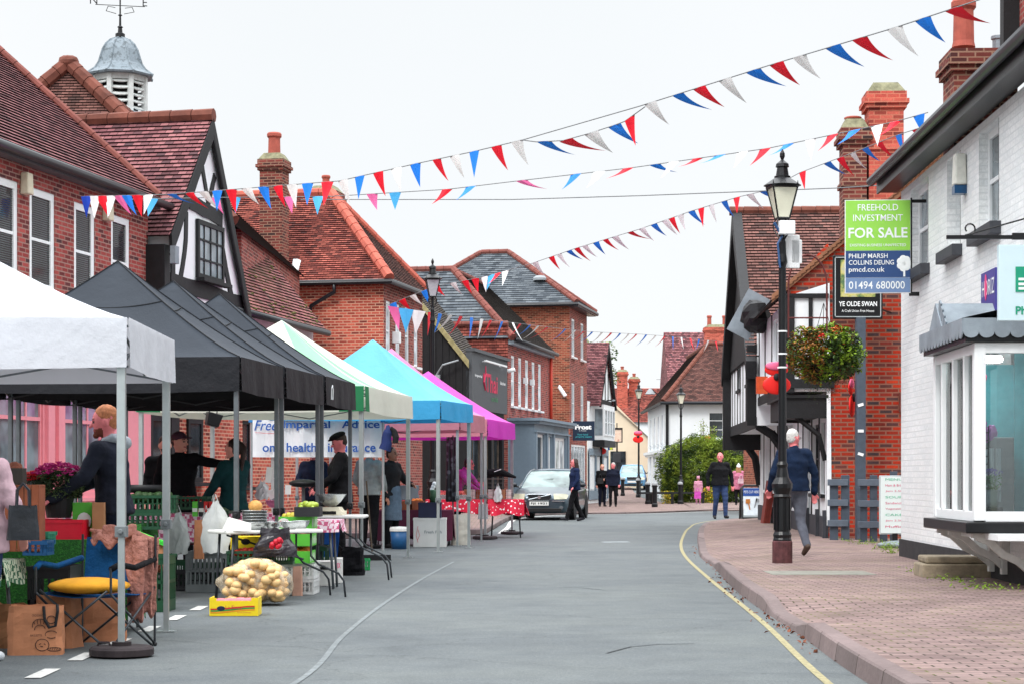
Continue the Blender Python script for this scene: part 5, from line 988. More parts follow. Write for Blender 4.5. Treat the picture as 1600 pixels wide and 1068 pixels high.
ns = thing('notice_sign', 'black back of a small traffic sign below the pub picture sign', 'sign', P(964, 714, 104)); mb = MB(); mb.bb(-.2, .2, -.02, .02, -.27, .27); mb.build('panel', plain('sign_back', S(52, 54, 58), .5), ns, bevel=.04); mb = MB(); mb.tube([(0, .03, -1.4), (0, .03, .3)], .03); mb.build('pole', BLK, ns)
eb = thing('estate_board', 'white estate board with pink lettering on the corner building beyond the pub', 'sign', P(1139, 623, 58)); mb = MB(); mb.bb(-.17, .17, -.02, .02, -.43, .43); q = mb.build('panel', plain('board_white', S(232, 234, 236), .4), eb); mb = MB(); mb.bb(-.16, .16, -.024, -.021, -.07, .04); mb.build('pink_band', PINKP, q); mb = MB(); mb.bb(-.19, -.17, -.02, .03, -3, .45); mb.build('post', BLK, eb)
tr_ = thing('roof_lamp', 'grey dish lamp on the roof edge of the white corner building', 'lamp', P(1016, 612, 100)); mb = MB(); mb.lathe([(.03, .2), (.1, .15), (.28, -.1)], n=12); mb.build('shade', GREYP, tr_); mb = MB(); mb.tube([(0, 0, .2), (.5, 0, -.2)], .03); mb.build('arm', BLK, tr_)
# ================================================================ bollards and rails
first = None
BT = plain('bollard_cap_pale', S(150, 154, 156), .6)
BL_ = [(973, 755, 784, 'nearest the couple'), (997, 760, 790, 'front left of the rail'), (1012, 757, 792, 'largest, at the left end of the rail'), (1023, 748, 787, 'just behind the left end of the rail'), (1063, 754, 789, 'right end of the rail, beside the girl'), (1009, 749, 771, 'in the middle row behind the rail'), (997, 744, 768, 'hidden behind the front left one'), (987, 741, 764, 'in the back row under the blue car'), (979, 739, 762, 'leftmost of the back row under the blue car'), (1002, 738, 759, 'beneath the slim far lamp'), (963, 752, 781, 'half hidden behind the couple'), (1143, 760, 789, 'between the man in black and the woman in pink')]
def bollard():
    t = thing('bollard', 'x', 'bollard', (0, 0, 0), 0, 'black bollards at the mouth of the side street'); mb = MB()
    mb.lathe([(.12, 0), (.12, .12), (.095, .15), (.095, .78), (.12, .8), (.12, .84), (.09, .86)], n=12); mb.build('shaft', BLKP, t); mb = MB(); mb.lathe([(.115, .86), (.12, .9), (.1, .95), (.04, .98)], n=12); mb.build('cap', BT, t)
    return t
b0 = bollard()
for i, (px, yt, yb_, lab) in enumerate(BL_):
    d = .98 * F / (yb_ - yt); o = b0 if i == 0 else dup(b0); p = P(px, 745, d); o.location = (p.x, d, .035 + gz(d)); o['label'] = 'black bollard with a pale cap, ' + lab
rl = thing('low_rail', 'low black timber rail between two bollards beside the bush', 'rail', (0, 0, 0)); a = P(1000, 772, 83); b = P(1132, 772, 86)
mb = MB(); mb.tube([(a.x, 83.5, .52), (b.x, 86, .52)], .06, 4); mb.build('rail', BLK, rl)
for px in (1017, 1050, 1098): q = P(px, 780, 84.5); mb = MB(); mb.bb(q.x - .06, q.x + .06, 84.3, 84.4, .0, .52); mb.build('post', BLK, rl)
# ================================================================ bush, trees, weeds
def crown(mb, c, R, n, sz, nm, dens=2.2, thr=-.15, low=.0, seed=0, asp=.5, hol=.3):
    c = Vector(c); off = Vector((seed * 3.1, seed * 1.7, seed))
    for i in range(n):
        while True:
            p = Vector((random.uniform(-1, 1), random.uniform(-1, 1), random.uniform(-1, 1)))
            if hol < p.length < 1: break
        k = 1 + .3 * noise.noise(p * 1.7 + off) + .13 * noise.noise(p * 5 + off)
        if noise.noise(p * dens + off) < thr: continue
        q = Vector((p.x * R[0], p.y * R[1], p.z * R[2])) * k
        if q.z < -R[2] + low: q.z = -R[2] + low + random.random() * .2
        h = noise.noise(p * 3.3 + off) + random.uniform(-.25, .25)
        mb.leaf(c + q, random.uniform(.6, 1.3) * sz, 0 if h > .12 else (1 if h > -.12 else 2) if nm > 2 else 0, asp)
bush = thing('bush', 'large dense green bush beside the bollards, in front of the white corner building', 'bush', (8.5, 87.2, 0))
BG = [plain('bush_leaf_bright', S(138, 158, 54), .7, var=.35, scale=2), plain('bush_leaf_mid', S(98, 124, 42), .7, var=.35, scale=2), plain('bush_leaf_deep', S(52, 74, 28), .7, var=.35, scale=2)]
mb = MB(); crown(mb, (0.0, 0, 1.5), (1.85, 1.3, 1.62), 28000, .085, 3, thr=-.6, asp=.2, hol=.45); crown(mb, (1.35, -.1, 1.2), (1.1, 1.0, 1.2), 10000, .085, 3, seed=3, thr=-.6, asp=.2); crown(mb, (-1.0, -.1, .9), (.75, .9, .9), 7000, .085, 3, seed=5, thr=-.6, asp=.2)
for i in range(1500): a = random.uniform(-1.6, 1.7); k_ = random.random(); mb.leaf((a + .1 * sin(a * 30) * k_, random.uniform(-.6, .3), 2.65 - a * a * .35 + k_ * (.25 + .3 * abs(noise.noise(Vector((a * 6, 0, 0)))))), .07, 0, .14)
mb.build('foliage', BG, bush); mb = MB(); [mb.tube([(0, 0, 0), (random.uniform(-.7, .7), random.uniform(-.5, .5), 1.9)], [.07, .02], 6) for k in range(9)]; mb.build('stems', WEATHER, bush)
sp_ = thing('shrub', 'thin wispy shrub with an orange rose growing above the bush', 'shrub', (8.9, 89, 0)); mb = MB()
for k in range(9):
    x = random.uniform(-.3, 1.9); pts = [Vector((x * .3, 0, 0)), Vector((x * .7, 0, 2.4)), Vector((x, 0, 3.4 + random.random() * .5))]; mb.tube(pts, [.03, .02, .008], 5, 1)
    for i in range(70): t = random.random(); mb.leaf(pts[1].lerp(pts[2], t) + Vector((random.gauss(0, .12), random.gauss(0, .1), random.gauss(0, .08))), .05, 0, .5)
mb.build('foliage', [BG[0], WEATHER], sp_); mb = MB(); mb.ball((.15, -.2, 3.0), .14, jit=.15); mb.build('rose', plain('rose_orange', S(220, 130, 60), .6), sp_)
for lab, px, d, s in (('low yellow flowering plant at the foot of the bush beside the girl', 1108, 85.4, 1), ('low yellowish plant at the left foot of the bush', 1043, 85.2, .8)):
    o = thing('flowering_plant', lab, 'plant', (P(px, 745, d).x, d, 0), group='yellow plants at the foot of the bush'); mb = MB()
    for i in range(700): a = random.uniform(0, 6.3); r_ = random.random() ** .5 * .35 * s; z = random.uniform(0, .75) * s; mb.leaf((r_ * cos(a), r_ * sin(a), z), .04, 0 if random.random() < .5 else 1)
    mb.build('foliage', [plain('flower_yellow', S(206, 176, 30), .6), BG[1]], o)
def tree(lab, loc, R, cz, n, sz, mats, th, seed, thr=-.1):
    t = thing('tree', lab, 'tree', loc); mb = MB(); crown(mb, (0, 0, cz), R, n, sz, 3, thr=thr, seed=seed); mb.build('crown', mats, t); mb = MB(); mb.tube([(0, 0, -1), (.05, 0, th * .5), (0, 0, cz + R[2] * .3)], [.3, .22, .08], 8)
    for k in range(7): a = k * .9; mb.tube([(0, 0, cz - R[2] * .6 + k * .1), (R[0] * .7 * cos(a), R[1] * .7 * sin(a), cz + .3 * k - R[2] * .2)], [.12, .03], 5)
    mb.build('trunk', WEATHER, t)
AG = [plain('tree_leaf_yellowing', S(150, 160, 60), .7, var=.35, scale=1), plain('tree_leaf_mid', S(90, 120, 50), .7, var=.35, scale=1), plain('tree_leaf_deep', S(58, 84, 36), .7, var=.3, scale=1)]
tree('green tree turning yellow, beyond the little timber gable at the far left', (5.0, 138, .8), (2.6, 2.4, 2.4), 8.0, 9000, .13, AG, 6, 2)
mb = MB()
for px, py in ((1385, 858), (1392, 864), (1478, 905), (1492, 908), (1530, 920), (1522, 917), (1560, 921), (1432, 893), (1330, 846), (1345, 850), (1360, 848)):
    d = 3240 / (py - 745); c_ = Vector(((px - 800) * d / F, d, .125)); n = 130 if px in (1385, 1392) else 36
    for i in range(n): mb.leaf(c_ + Vector((random.gauss(0, .09), random.gauss(0, .09), abs(random.gauss(.02, .02 if n < 99 else .06)))), random.uniform(.012, .03), 0, .35)
tag(mb.build('weeds', plain('weed_green', S(120, 150, 40), .7, var=.3)), 'small green weeds growing between the paving blocks', 'weeds', kind='stuff')
mb = MB()
for i in range(120): y = random.choice([random.gauss(20, 1.5), random.gauss(15, 1), random.uniform(12, 34)]); kx = min(kb, key=lambda p: abs(p.y - y)); mb.leaf((kx.x - abs(random.gauss(.03, .07)), y, .008), random.uniform(.01, .028), 0, .6)
tag(mb.build('fallen_leaves', plain('leaf_litter', S(120, 70, 50), .8, var=.4)), 'scattered brown fallen leaves along the kerb', 'leaves', kind='stuff')
# ================================================================ bunting
FC = {c: plain('flag_' + n, v, .6, var=.05) for c, n, v in (('r', 'red', S(240, 24, 48)), ('b', 'blue', S(26, 128, 236)), ('w', 'white', S(240, 240, 240)), ('p', 'pink', S(238, 110, 170)), ('l', 'light_blue', S(70, 170, 226)), ('n', 'royal_blue', S(30, 70, 190)))}
CORD = plain('cord_grey', S(120, 122, 124), .7)
def bunting(lab, path, flags, size=.27, th=.007, wind=.5, grp='strings of red, white and blue bunting'):
    """path: (px,py,depth) points; flags: (px, colour, lean) hung from the string"""
    t = thing('bunting_string', lab, 'bunting', (0, 0, 0), 0, grp); pts = [P(*p) for p in path]
    mb = MB(); mb.tube(pts, th, 5); mb.build('cord', CORD, t)
    for px, c, lean in flags:
        for i in range(len(path) - 1):
            if path[i][0] <= px <= path[i + 1][0]:
                f = (px - path[i][0]) / (path[i + 1][0] - path[i][0]); p = pts[i].lerp(pts[i + 1], f); u = (pts[i + 1] - pts[i]).normalized(); break
        else: continue
        w_ = size * .84 * random.uniform(.9, 1.08); lean *= .75; h = size * 1.3 * random.uniform(.9, 1.1); out = Vector((0, -1, 0)) * random.uniform(-.1, .25); dn = (Vector((lean, 0, -1)) + out).normalized()
        tw = random.uniform(-.35, .35); a = u * cos(tw) + Vector((0, 1, 0)) * sin(tw) * .5
        mb = MB(); rows = []; N = 7
        for k in range(N + 1):
            s = k / N; ww = w_ * (1 - s); bend = Vector((lean * .35 * s * s * h, .15 * sin(3 * s) * h * tw, .12 * abs(lean) * s * s * h)); cc = p + dn * (h * s) + bend
            rows.append([cc - a * ww / 2, cc + Vector((0, -.03 * ww * 4 * (1 - s), 0)), cc + a * ww / 2])
        mb.grid(rows); o = mb.build('flag', FC[c], t)
    return t
R1_ = [(130, 307, 31), (185, 306, 30.8), (260, 304, 30.3), (330, 299, 29.7), (440, 290, 28.8), (530, 283, 28.2), (650, 256, 27), (740, 237, 26), (820, 218, 25.2), (1000, 166, 23.6), (1200, 103, 21.9), (1400, 43, 20.3), (1530, 0, 19.3), (1640, -40, 18.5)]
bunting('highest and nearest bunting string, sweeping from the crimson house to the top right', R1_,
  [(135, 'n', 0), (148, 'w', 0), (160, 'r', .3), (173, 'w', -.1), (186, 'p', .6), (198, 'b', .5), (215, 'r', .2), (232, 'w', -.2), (268, 'b', 1.6), (296, 'r', 1), (318, 'w', .8), (340, 'b', 0), (362, 'r', .2), (386, 'w', .7), (412, 'b', .35), (434, 'r', .35), (457, 'w', .15), (481, 'b', 0), (512, 'r', -.15), (536, 'w', .3), (563, 'b', -.05), (592, 'r', .3), (620, 'w', .2), (649, 'b', .2), (683, 'r', .5), (711, 'w', .4), (741, 'b', .0), (776, 'r', .45), (808, 'w', .45), (1017, 'w', .75), (1062, 'b', 1.5), (1096, 'r', 1.0), (1136, 'w', .8), (1178, 'b', 1.4), (1214, 'r', .9), (1252, 'w', .8), (1305, 'b', 1.2), (1346, 'r', 1.2), (1398, 'w', .7), (1443, 'b', .8), (1490, 'r', 1.6)])
bunting('short sagging loop of bunting with a twisted red flag, hanging under the highest string', [(815, 219, 25.2), (838, 222, 25.05), (880, 220, 24.8), (920, 209, 24.5), (960, 196, 24.2), (976, 190, 24.0), (1008, 167, 23.7)], [(850, 'b', 1.6), (884, 'r', 2.0), (924, 'w', .9), (960, 'b', 1.0), (984, 'r', .2)])
bunting('lower bunting string with some pink and light blue flags, just beneath the highest string', [(190, 312, 32), (330, 309, 32), (520, 307, 31.5), (700, 296, 31), (800, 284, 30.6), (990, 262, 30), (1200, 232, 29), (1400, 190, 28), (1450, 176, 27.7)],
  [(238, 'l', -.2), (336, 'p', .5), (369, 'l', 0), (452, 'p', .2), (497, 'l', 0), (582, 'p', .3), (618, 'l', 0), (699, 'r', -.9), (736, 'b', -.9), (815, 'p', 1.8), (901, 'b', -.8), (938, 'w', -.7), (982, 'r', -1.5), (1024, 'b', 1.8), (1054, 'w', -.7), (1093, 'r', -1.6), (1127, 'b', -1.7), (1161, 'w', -.5), (1196, 'r', -.8), (1234, 'b', -1.3), (1268, 'w', 0), (1303, 'r', -.8), (1337, 'b', -1), (1371, 'w', 0), (1400, 'r', -1), (1436, 'b', .2)], size=.23)
bunting('middle bunting string climbing from the lamp among the left houses to the pub chimneys', [(608, 476, 46), (680, 447, 45), (760, 432, 44), (830, 412, 43), (900, 388, 41.5), (1000, 358, 39.5), (1080, 330, 38), (1150, 309, 36.5), (1200, 297, 35.5), (1250, 270, 34.5), (1330, 240, 33), (1400, 212, 31.5), (1450, 196, 30.5)],
  [(614, 'b', .5), (628, 'r', .8), (645, 'w', .9), (663, 'b', .4), (681, 'r', .8), (708, 'w', .7), (727, 'r', .5), (743, 'r', .2), (757, 'w', .1), (768, 'l', -.3), (779, 'r', -.8), (790, 'w', -.2), (836, 'w', .7), (862, 'r', .6), (874, 'w', .7), (889, 'b', 1.2), (901, 'r', .9), (914, 'w', .9), (932, 'b', .7), (947, 'r', 1), (962, 'w', .9), (985, 'r', 1.8), (1003, 'w', .8), (1022, 'b', .9), (1040, 'w', .7), (1050, 'r', .5), (1064, 'w', .3), (1080, 'b', .8), (1096, 'r', .1), (1112, 'w', .3), (1132, 'b', .6), (1151, 'r', 0), (1172, 'w', .8), (1192, 'b', 1.4), (1254, 'r', .1), (1293, 'b', 1.2), (1313, 'r', .7), (1332, 'w', .8), (1352, 'b', .9), (1374, 'r', .8), (1404, 'b', .3), (1430, 'r', 1)], size=.27)
bunting('lowest bunting string dipping from the left lamp across to the white corner building', [(604, 478, 44.5), (665, 487, 44.6), (760, 499, 50), (850, 510, 58), (920, 518, 66), (1000, 522, 74), (1070, 527, 82), (1145, 536, 90)],
  [(616, 'p', .2), (634, 'l', 0), (653, 'w', -.1), (671, 'r', -.1), (686, 'b', -.3), (702, 'w', -.8), (718, 'r', -.6), (735, 'b', -.1), (752, 'w', -.2), (766, 'r', -.5), (782, 'b', -.4), (798, 'w', .5), (810, 'r', -.8), (826, 'b', -1), (840, 'w', -1), (855, 'r', -1.2), (881, 'b', -1), (897, 'w', -.9), (911, 'r', -1), (925, 'b', -1), (939, 'w', -.9), (953, 'r', -1), (967, 'b', -.9), (981, 'w', -.9), (994, 'r', -1), (1009, 'b', -.8), (1023, 'w', -.9), (1037, 'r', -.8), (1050, 'b', 0), (1064, 'w', .2), (1078, 'r', .3), (1091, 'b', -.3), (1105, 'w', -.4), (1117, 'r', .2), (1130, 'b', 0)], size=.42)
wr = MB(); wr.tube([P(470, 312, 33), P(800, 312, 31), P(1000, 306, 30), P(1310, 294, 28), P(1405, 288, 27)], .008, 5); tag(wr.build('overhead_wire', CORD), 'thin grey wire crossing the street below the highest bunting', 'wire')
# ================================================================ pop-up gazebos
def cloth(name, c, trans=.25, rough=.6):
    m = NT(name); f = m.noise(1.6, 5, .6); m.col(m.mix(m.ramp(f, [(.3, (0, 0, 0)), (.7, (1, 1, 1))]), mul(c, .94), mul(c, 1.05))); m.set(Roughness=rough); m.p.inputs['Specular IOR Level'].default_value = .3
    wv = m.noise(2.6, 5, .6); m.bump(wv, .35, .07)
    tr = m.n('ShaderNodeBsdfTranslucent'); tr.inputs[0].default_value = c; mx = m.n('ShaderNodeMixShader'); mx.inputs[0].default_value = trans; m.l(m.p.outputs[0], mx.inputs[1]); m.l(tr.outputs[0], mx.inputs[2]); m.l(mx.outputs[0], m.o.inputs[0]); return m.m
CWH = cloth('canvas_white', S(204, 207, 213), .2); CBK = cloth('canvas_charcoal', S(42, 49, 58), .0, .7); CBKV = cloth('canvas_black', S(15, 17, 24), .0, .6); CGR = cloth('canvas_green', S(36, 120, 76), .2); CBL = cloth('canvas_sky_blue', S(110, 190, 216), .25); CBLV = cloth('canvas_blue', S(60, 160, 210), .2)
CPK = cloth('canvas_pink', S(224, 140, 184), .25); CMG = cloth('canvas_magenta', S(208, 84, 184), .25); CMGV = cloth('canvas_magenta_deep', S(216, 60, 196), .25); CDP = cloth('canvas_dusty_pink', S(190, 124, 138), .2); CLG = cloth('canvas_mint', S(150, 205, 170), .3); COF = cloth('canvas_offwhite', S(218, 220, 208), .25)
ALU = plain('aluminium_leg', S(176, 184, 184), .35, metal=.6, var=.08); STL = plain('steel_leg_grey', S(104, 110, 114), .4, metal=.5, var=.15); BLS = plain('steel_leg_dark', S(60, 64, 68), .45, metal=.4, var=.15); PLB = plain('plastic_black', S(26, 27, 30), .5); PLG = plain('plastic_grey', S(110, 116, 118), .5)
def gazebo(lab, c0, c1, W, zb, vh, za, top, val, legm=ALU, topf=None, valf=None, legs=(1, 1, 1, 1), legr=.028, seam=False):
    """c0/c1: front-right and rear-right ground corners (x,y); W: width to the left"""
    ax = Vector((c1[0] - c0[0], c1[1] - c0[1], 0)); D = ax.length
    t = thing('gazebo', lab, 'gazebo', (c0[0], c0[1], 0), -atan2(ax.x, ax.y), 'pop-up gazebos in a row over the market stalls')
    zt = zb + vh; A = Vector((-W / 2, D / 2, za)); cs = [Vector((0, 0, zt)), Vector((0, D, zt)), Vector((-W, D, zt)), Vector((-W, 0, zt))]
    mb = MB(); N, M = 16, 12
    for s in range(4):
        p, q = cs[s], cs[(s + 1) % 4]; n_out = Vector(((q - p).y, -(q - p).x, 0)).normalized()
        for i in range(M):
            for j in range(N):
                f = []
                for (a, b) in ((i, j), (i, j + 1), (i + 1, j + 1), (i + 1, j)):
                    tt, u = a / M, b / N; e = p.lerp(q, u); r = e.lerp(A, tt); zz = zt + (za - zt) * (tt ** 1.18)
                    sag = .075 * sin(pi * tt ** .8) * (1 - (2 * u - 1) ** 2) * W / 3; wob = .012 * noise.noise(Vector((r.x * 2.5, r.y * 2.5, s)))
                    edge_ = abs(2 * u - 1) > .999 or a == 0 or a == M
                    f.append(Vector((r.x, r.y, zz - sag + (0 if edge_ else wob))))
                m_ = topf(s, (j + .5) / N, (i + .5) / M) if topf else 0
                if i == M - 1: mb.add(f[:3], [(0, 1, 2)], m_)
                else: mb.add(f, [(0, 1, 2, 3)], m_)
    cano = mb.build('canopy', top, t, smooth=True)
    me = cano.data; bm = bmesh.new(); bm.from_mesh(me); bmesh.ops.remove_doubles(bm, verts=bm.verts, dist=.004); bm.to_mesh(me); bm.free()
    if seam:
        mb = MB()
        for s in range(4):
            p, q = cs[s], cs[(s + 1) % 4]; pts = []
            for j in range(N + 1):
                u = j / N; tt = .62; r = p.lerp(q, u).lerp(A, tt); pts.append((r.x, r.y, zt + (za - zt) * tt ** 1.18 - .075 * sin(pi * tt ** .8) * (1 - (2 * u - 1) ** 2) * W / 3 + .006))
            mb.tube(pts, .006, 4)
            mb.tube([(lambda r: (r.x, r.y, zt + (za - zt) * (k / M) ** 1.18 + .004))(p.lerp(A, k / M)) for k in range(M + 1)], .007, 4)
        mb.build('seam', seam, t)
    for s in range(4):
        p, q = cs[s], cs[(s + 1) % 4]; no = Vector(((q - p).y, -(q - p).x, 0)).normalized(); n = 28; mb = MB()
        for i in range(n):
            for k in range(5):
                f = []
                for (a, b) in ((i, k), (i + 1, k), (i + 1, k + 1), (i, k + 1)):
                    u = a / n; v = b / 5; e = p.lerp(q, u) + no * (.012 + v * (.011 * sin(u * 13 + s) + .006 * sin(u * 29 + 2 * s)) * sin(pi * u) + .01 * v); f.append(Vector((e.x, e.y, zt + .004 - v * (vh + .02 * sin(pi * u) * (1 if s != 1 else .5)))))
                mb.add(f, [(3, 2, 1, 0)], valf(s, (i + .5) / n) if valf else 0)
        mb.build('valance', val, t, smooth=True)
    ins = .045
    for k, (c, on) in enumerate(zip(cs, legs)):
        if not on: continue
        x = c.x + (-ins if k in (0, 1) else ins); y = c.y + (ins if k in (0, 3) else -ins)
        mb = MB(); mb.bb(x - legr, x + legr, y - legr, y + legr, .82, zt - .03); lg = mb.build('leg', legm, t, bevel=.003)
        mb = MB(); r = legr * .72; mb.bb(x - r, x + r, y - r, y + r, .012, .82)
        for h in range(8): mb.box((x, y - r - .001, .15 + h * .085), (.008, .004, .012)) if h % 2 == 0 else None
        mb.build('lower_leg', legm, lg); mb = MB(); mb.bb(x - legr - .012, x + legr + .012, y - legr - .012, y + legr + .012, .8, .875); mb.tube([(x, y - legr, .84), (x, y - legr - .035, .84)], .018, 8); mb.build('collar', PLB if legm != ALU else PLG, lg, bevel=.005)
        mb = MB(); mb.bb(x - .07, x + .07, y - .055, y + .055, 0.002, .012); mb.build('foot_plate', legm, lg)
    mb = MB()                                 # scissor trusses and the centre pole
    for s in range(4):
        p, q = cs[s], cs[(s + 1) % 4]; p2, q2 = p.lerp(A, .0) , q
        inn = (Vector((A.x, A.y, zt)) - (p + q) / 2).normalized() * .05
        for (u0, z0_, u1, z1_) in ((0, -.05, .5, -.32), (.5, -.05, 0, -.32), (.5, -.05, 1, -.32), (1, -.05, .5, -.32)):
            a, b = p.lerp(q, u0) + inn, p.lerp(q, u1) + inn; a.z += z0_; b.z += z1_; a.z = max(a.z, zb - .02); b.z = max(b.z, zb - .0); mb.tube([a, b], .011, 4)
        mid = p.lerp(q, .5) + inn; mb.tube([mid + Vector((0, 0, -.1)), Vector((A.x, A.y, zt + .1))], .011, 4)
    mb.tube([(A.x, A.y, zt - .1), (A.x, A.y, za - .02)], .02, 8); mb.build('truss', BLS if legm != ALU else STL, t)
    return t
WGT = plain('weight_black_rubber', S(46, 38, 40), .8, var=.3)
def weight(lab, x, y, r=.2):
    o = thing('leg_weight', lab, 'weight', (x, y, 0), 0, 'round weights on gazebo feet'); mb = MB()
    mb.lathe([(r, .014), (r, .055), (r * .92, .07), (r * .3, .075), (r * .3, .1)], n=20); mb.build('disc', WGT, o)
    mb = MB(); mb.tube([(-r * .75, 0, .07), (-r * .7, 0, .095), (-r * .4, 0, .095), (-r * .35, 0, .07)], .009, 5); mb.build('handle', WGT, o); return o
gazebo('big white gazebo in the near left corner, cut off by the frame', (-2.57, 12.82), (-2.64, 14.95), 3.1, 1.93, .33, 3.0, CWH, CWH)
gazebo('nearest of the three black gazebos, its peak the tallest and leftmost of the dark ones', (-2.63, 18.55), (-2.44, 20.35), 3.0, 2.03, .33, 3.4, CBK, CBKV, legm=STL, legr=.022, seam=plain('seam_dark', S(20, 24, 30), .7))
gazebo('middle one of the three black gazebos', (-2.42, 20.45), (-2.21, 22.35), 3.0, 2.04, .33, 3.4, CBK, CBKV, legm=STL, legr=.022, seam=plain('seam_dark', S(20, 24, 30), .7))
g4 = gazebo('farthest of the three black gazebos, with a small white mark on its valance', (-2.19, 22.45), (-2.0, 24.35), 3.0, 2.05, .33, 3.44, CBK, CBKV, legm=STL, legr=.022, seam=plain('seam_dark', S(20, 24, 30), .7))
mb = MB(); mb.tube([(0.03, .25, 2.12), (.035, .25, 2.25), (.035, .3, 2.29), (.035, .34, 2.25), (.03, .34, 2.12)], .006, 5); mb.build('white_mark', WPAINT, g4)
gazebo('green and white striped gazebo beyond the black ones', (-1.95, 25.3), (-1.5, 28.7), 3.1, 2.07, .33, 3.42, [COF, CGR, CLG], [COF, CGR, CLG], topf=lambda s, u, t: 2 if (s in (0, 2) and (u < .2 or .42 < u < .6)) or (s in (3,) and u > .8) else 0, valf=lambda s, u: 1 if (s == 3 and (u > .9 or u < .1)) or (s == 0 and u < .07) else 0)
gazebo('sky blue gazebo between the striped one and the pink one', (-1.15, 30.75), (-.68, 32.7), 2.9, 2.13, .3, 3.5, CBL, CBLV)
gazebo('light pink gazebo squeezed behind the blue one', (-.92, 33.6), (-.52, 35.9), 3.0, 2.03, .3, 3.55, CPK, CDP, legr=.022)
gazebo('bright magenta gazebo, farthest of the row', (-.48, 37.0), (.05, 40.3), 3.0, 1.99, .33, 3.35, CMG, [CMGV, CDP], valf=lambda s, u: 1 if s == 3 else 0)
weight('round black weight around the near white gazebo leg', -2.615, 12.865, .215); weight('reddish round weight under the front magenta gazebo leg', -.52, 37.05, .24); weight('black round weight under the farthest magenta gazebo leg', 0.0, 40.25, .24)
ub = thing('parasol', 'corner of a white parasol poking in at the left frame edge', 'parasol', (-4.35, 11.6, 0)); mb = MB()
mb.lathe([(1.25, 1.84), (1.2, 1.9), (.8, 2.05), (.4, 2.16), (.03, 2.22)], n=8); mb.build('canopy', CWH, ub); mb = MB(); mb.tube([(0, 0, 0), (0, 0, 2.2)], .02, 8); mb.build('pole', WPAINT, ub); mb = MB(); mb.lathe([(.25, 0), (.25, .06), (.05, .1)], n=16); mb.build('base', PLB, ub)
# banner
bn = thing('advice_banner', 'white banner reading Free Impartial Advice on health insurance, strung behind the striped gazebo', 'banner', (-2.13, 31.4, 0)); mb = MB()
mb.grid([[(x * -.0213 * 100 / 100 - 0.0, .03 * sin(x * .35 + z), z) for x in range(0, 100, 3)] for z in (1.53, 1.7, 1.87, 2.04, 2.2)]); o = mb.build('sheet', cloth('banner_vinyl', S(232, 235, 238), .15, .4), bn)
BLU = plain('banner_blue', S(34, 84, 160), .5)
text(o, 'lettering', 'Free', .17, (-1.89, -.04, 2.05), BLU, W=.38, shear=.3, bold=.01); text(o, 'lettering', 'Impartial   Advice', .17, (-.82, -.04, 2.05), BLU, W=1.58, bold=.02); text(o, 'lettering', 'on   health   insurance', .15, (-1.02, -.04, 1.69), BLU, W=1.85, bold=.02)
mb = MB(); mb.box((-1.85, -.04, 1.92), (.42, .004, .008), Ry(.06)); mb.build('red_underline', plain('underline_red', S(200, 70, 80), .5), o)
for x, m_ in ((-2.14, BLU), (0.02, ALU)): mb = MB(); mb.tube([(x, .05, 0), (x, .05, 2.22)], .022, 8); mb.build('pole', ALU, bn); mb = MB(); mb.bb(x - .04, x + .04, .01, .09, 2.1, 2.22); mb.build('pole_cap', plain('cap_blue', S(50, 130, 190), .5), bn)
cp = thing('coat', 'blue and black coat hanging at the right end of the banner', 'coat', (-2.0, 30.9, 0)); mb = MB(); mb.tube([(0, 0, 2.04), (.01, 0, 1.98), (.0, 0, 1.92), (-.02, 0, 1.84), (-.02, 0, 1.74), (-.05, 0, 1.64)], [.02, .05, .075, .08, .09, .1], 14); mb.build('body', plain('coat_blue', S(18, 36, 86), .8), cp); mb = MB(); mb.tube([(.05, -.03, 2.0), (.1, 0, 1.94), (.13, 0, 1.85), (.12, 0, 1.75)], [.03, .05, .055, .045], 10); mb.build('sleeve', DRK, cp)
# ================================================================ people
def remesh(mb, name, vox, mats, parent, matf=None, smooth_it=4, disp=None):
    o = mb.build('tmp', mats[0]); o.modifiers.clear()
    m = o.modifiers.new('r', 'REMESH'); m.mode = 'VOXEL'; m.voxel_size = vox; m.use_smooth_shade = True
    s = o.modifiers.new('s', 'SMOOTH'); s.iterations = smooth_it; s.factor = .5
    bpy.context.view_layer.update()
    me = bpy.data.meshes.new_from_object(o.evaluated_get(bpy.context.evaluated_depsgraph_get())); me.name = name
    bpy.data.objects.remove(o)
    if disp:
        for v in me.vertices: v.co += v.normal * disp(v.co)
    me.materials.clear()
    for x in mats: me.materials.append(x)
    if matf and len(mats) > 1:
        for p in me.polygons: p.material_index = matf(p.center)
    for p in me.polygons: p.use_smooth = True
    q = bpy.data.objects.new(name, me); COL.objects.link(q); q.parent = parent; return q
def cap(mb, a, b, ra, rb, n=12, flat=1.0):
    """closed tapered capsule"""
    a, b = Vector(a), Vector(b); d = (b - a); L_ = max(d.length, 1e-4); d /= L_; pts = []; rs = []
    for t in (-.98, -.8, -.45): pts.append(a + d * ra * t); rs.append(ra * sqrt(1 - t * t))
    pts.append(a); rs.append(ra); pts.append(b); rs.append(rb)
    for t in (.45, .8, .98): pts.append(b + d * rb * t); rs.append(rb * sqrt(1 - t * t))
    mb.tube(pts, rs, n)
def loft(mb, secs, n=16):
    """secs: (centre, rx, ry) stacked ellipses in xy"""
    vs = []; fs = []
    for c, rx, ry in secs: vs += [Vector(c) + Vector((rx * cos(2 * pi * k / n), ry * sin(2 * pi * k / n), 0)) for k in range(n)]
    for i in range(len(secs) - 1): fs += [(i * n + k, i * n + (k + 1) % n, (i + 1) * n + (k + 1) % n, (i + 1) * n + k) for k in range(n)]
    fs += [tuple(range(n - 1, -1, -1)), tuple((len(secs) - 1) * n + k for k in range(n))]; mb.add(vs, fs)
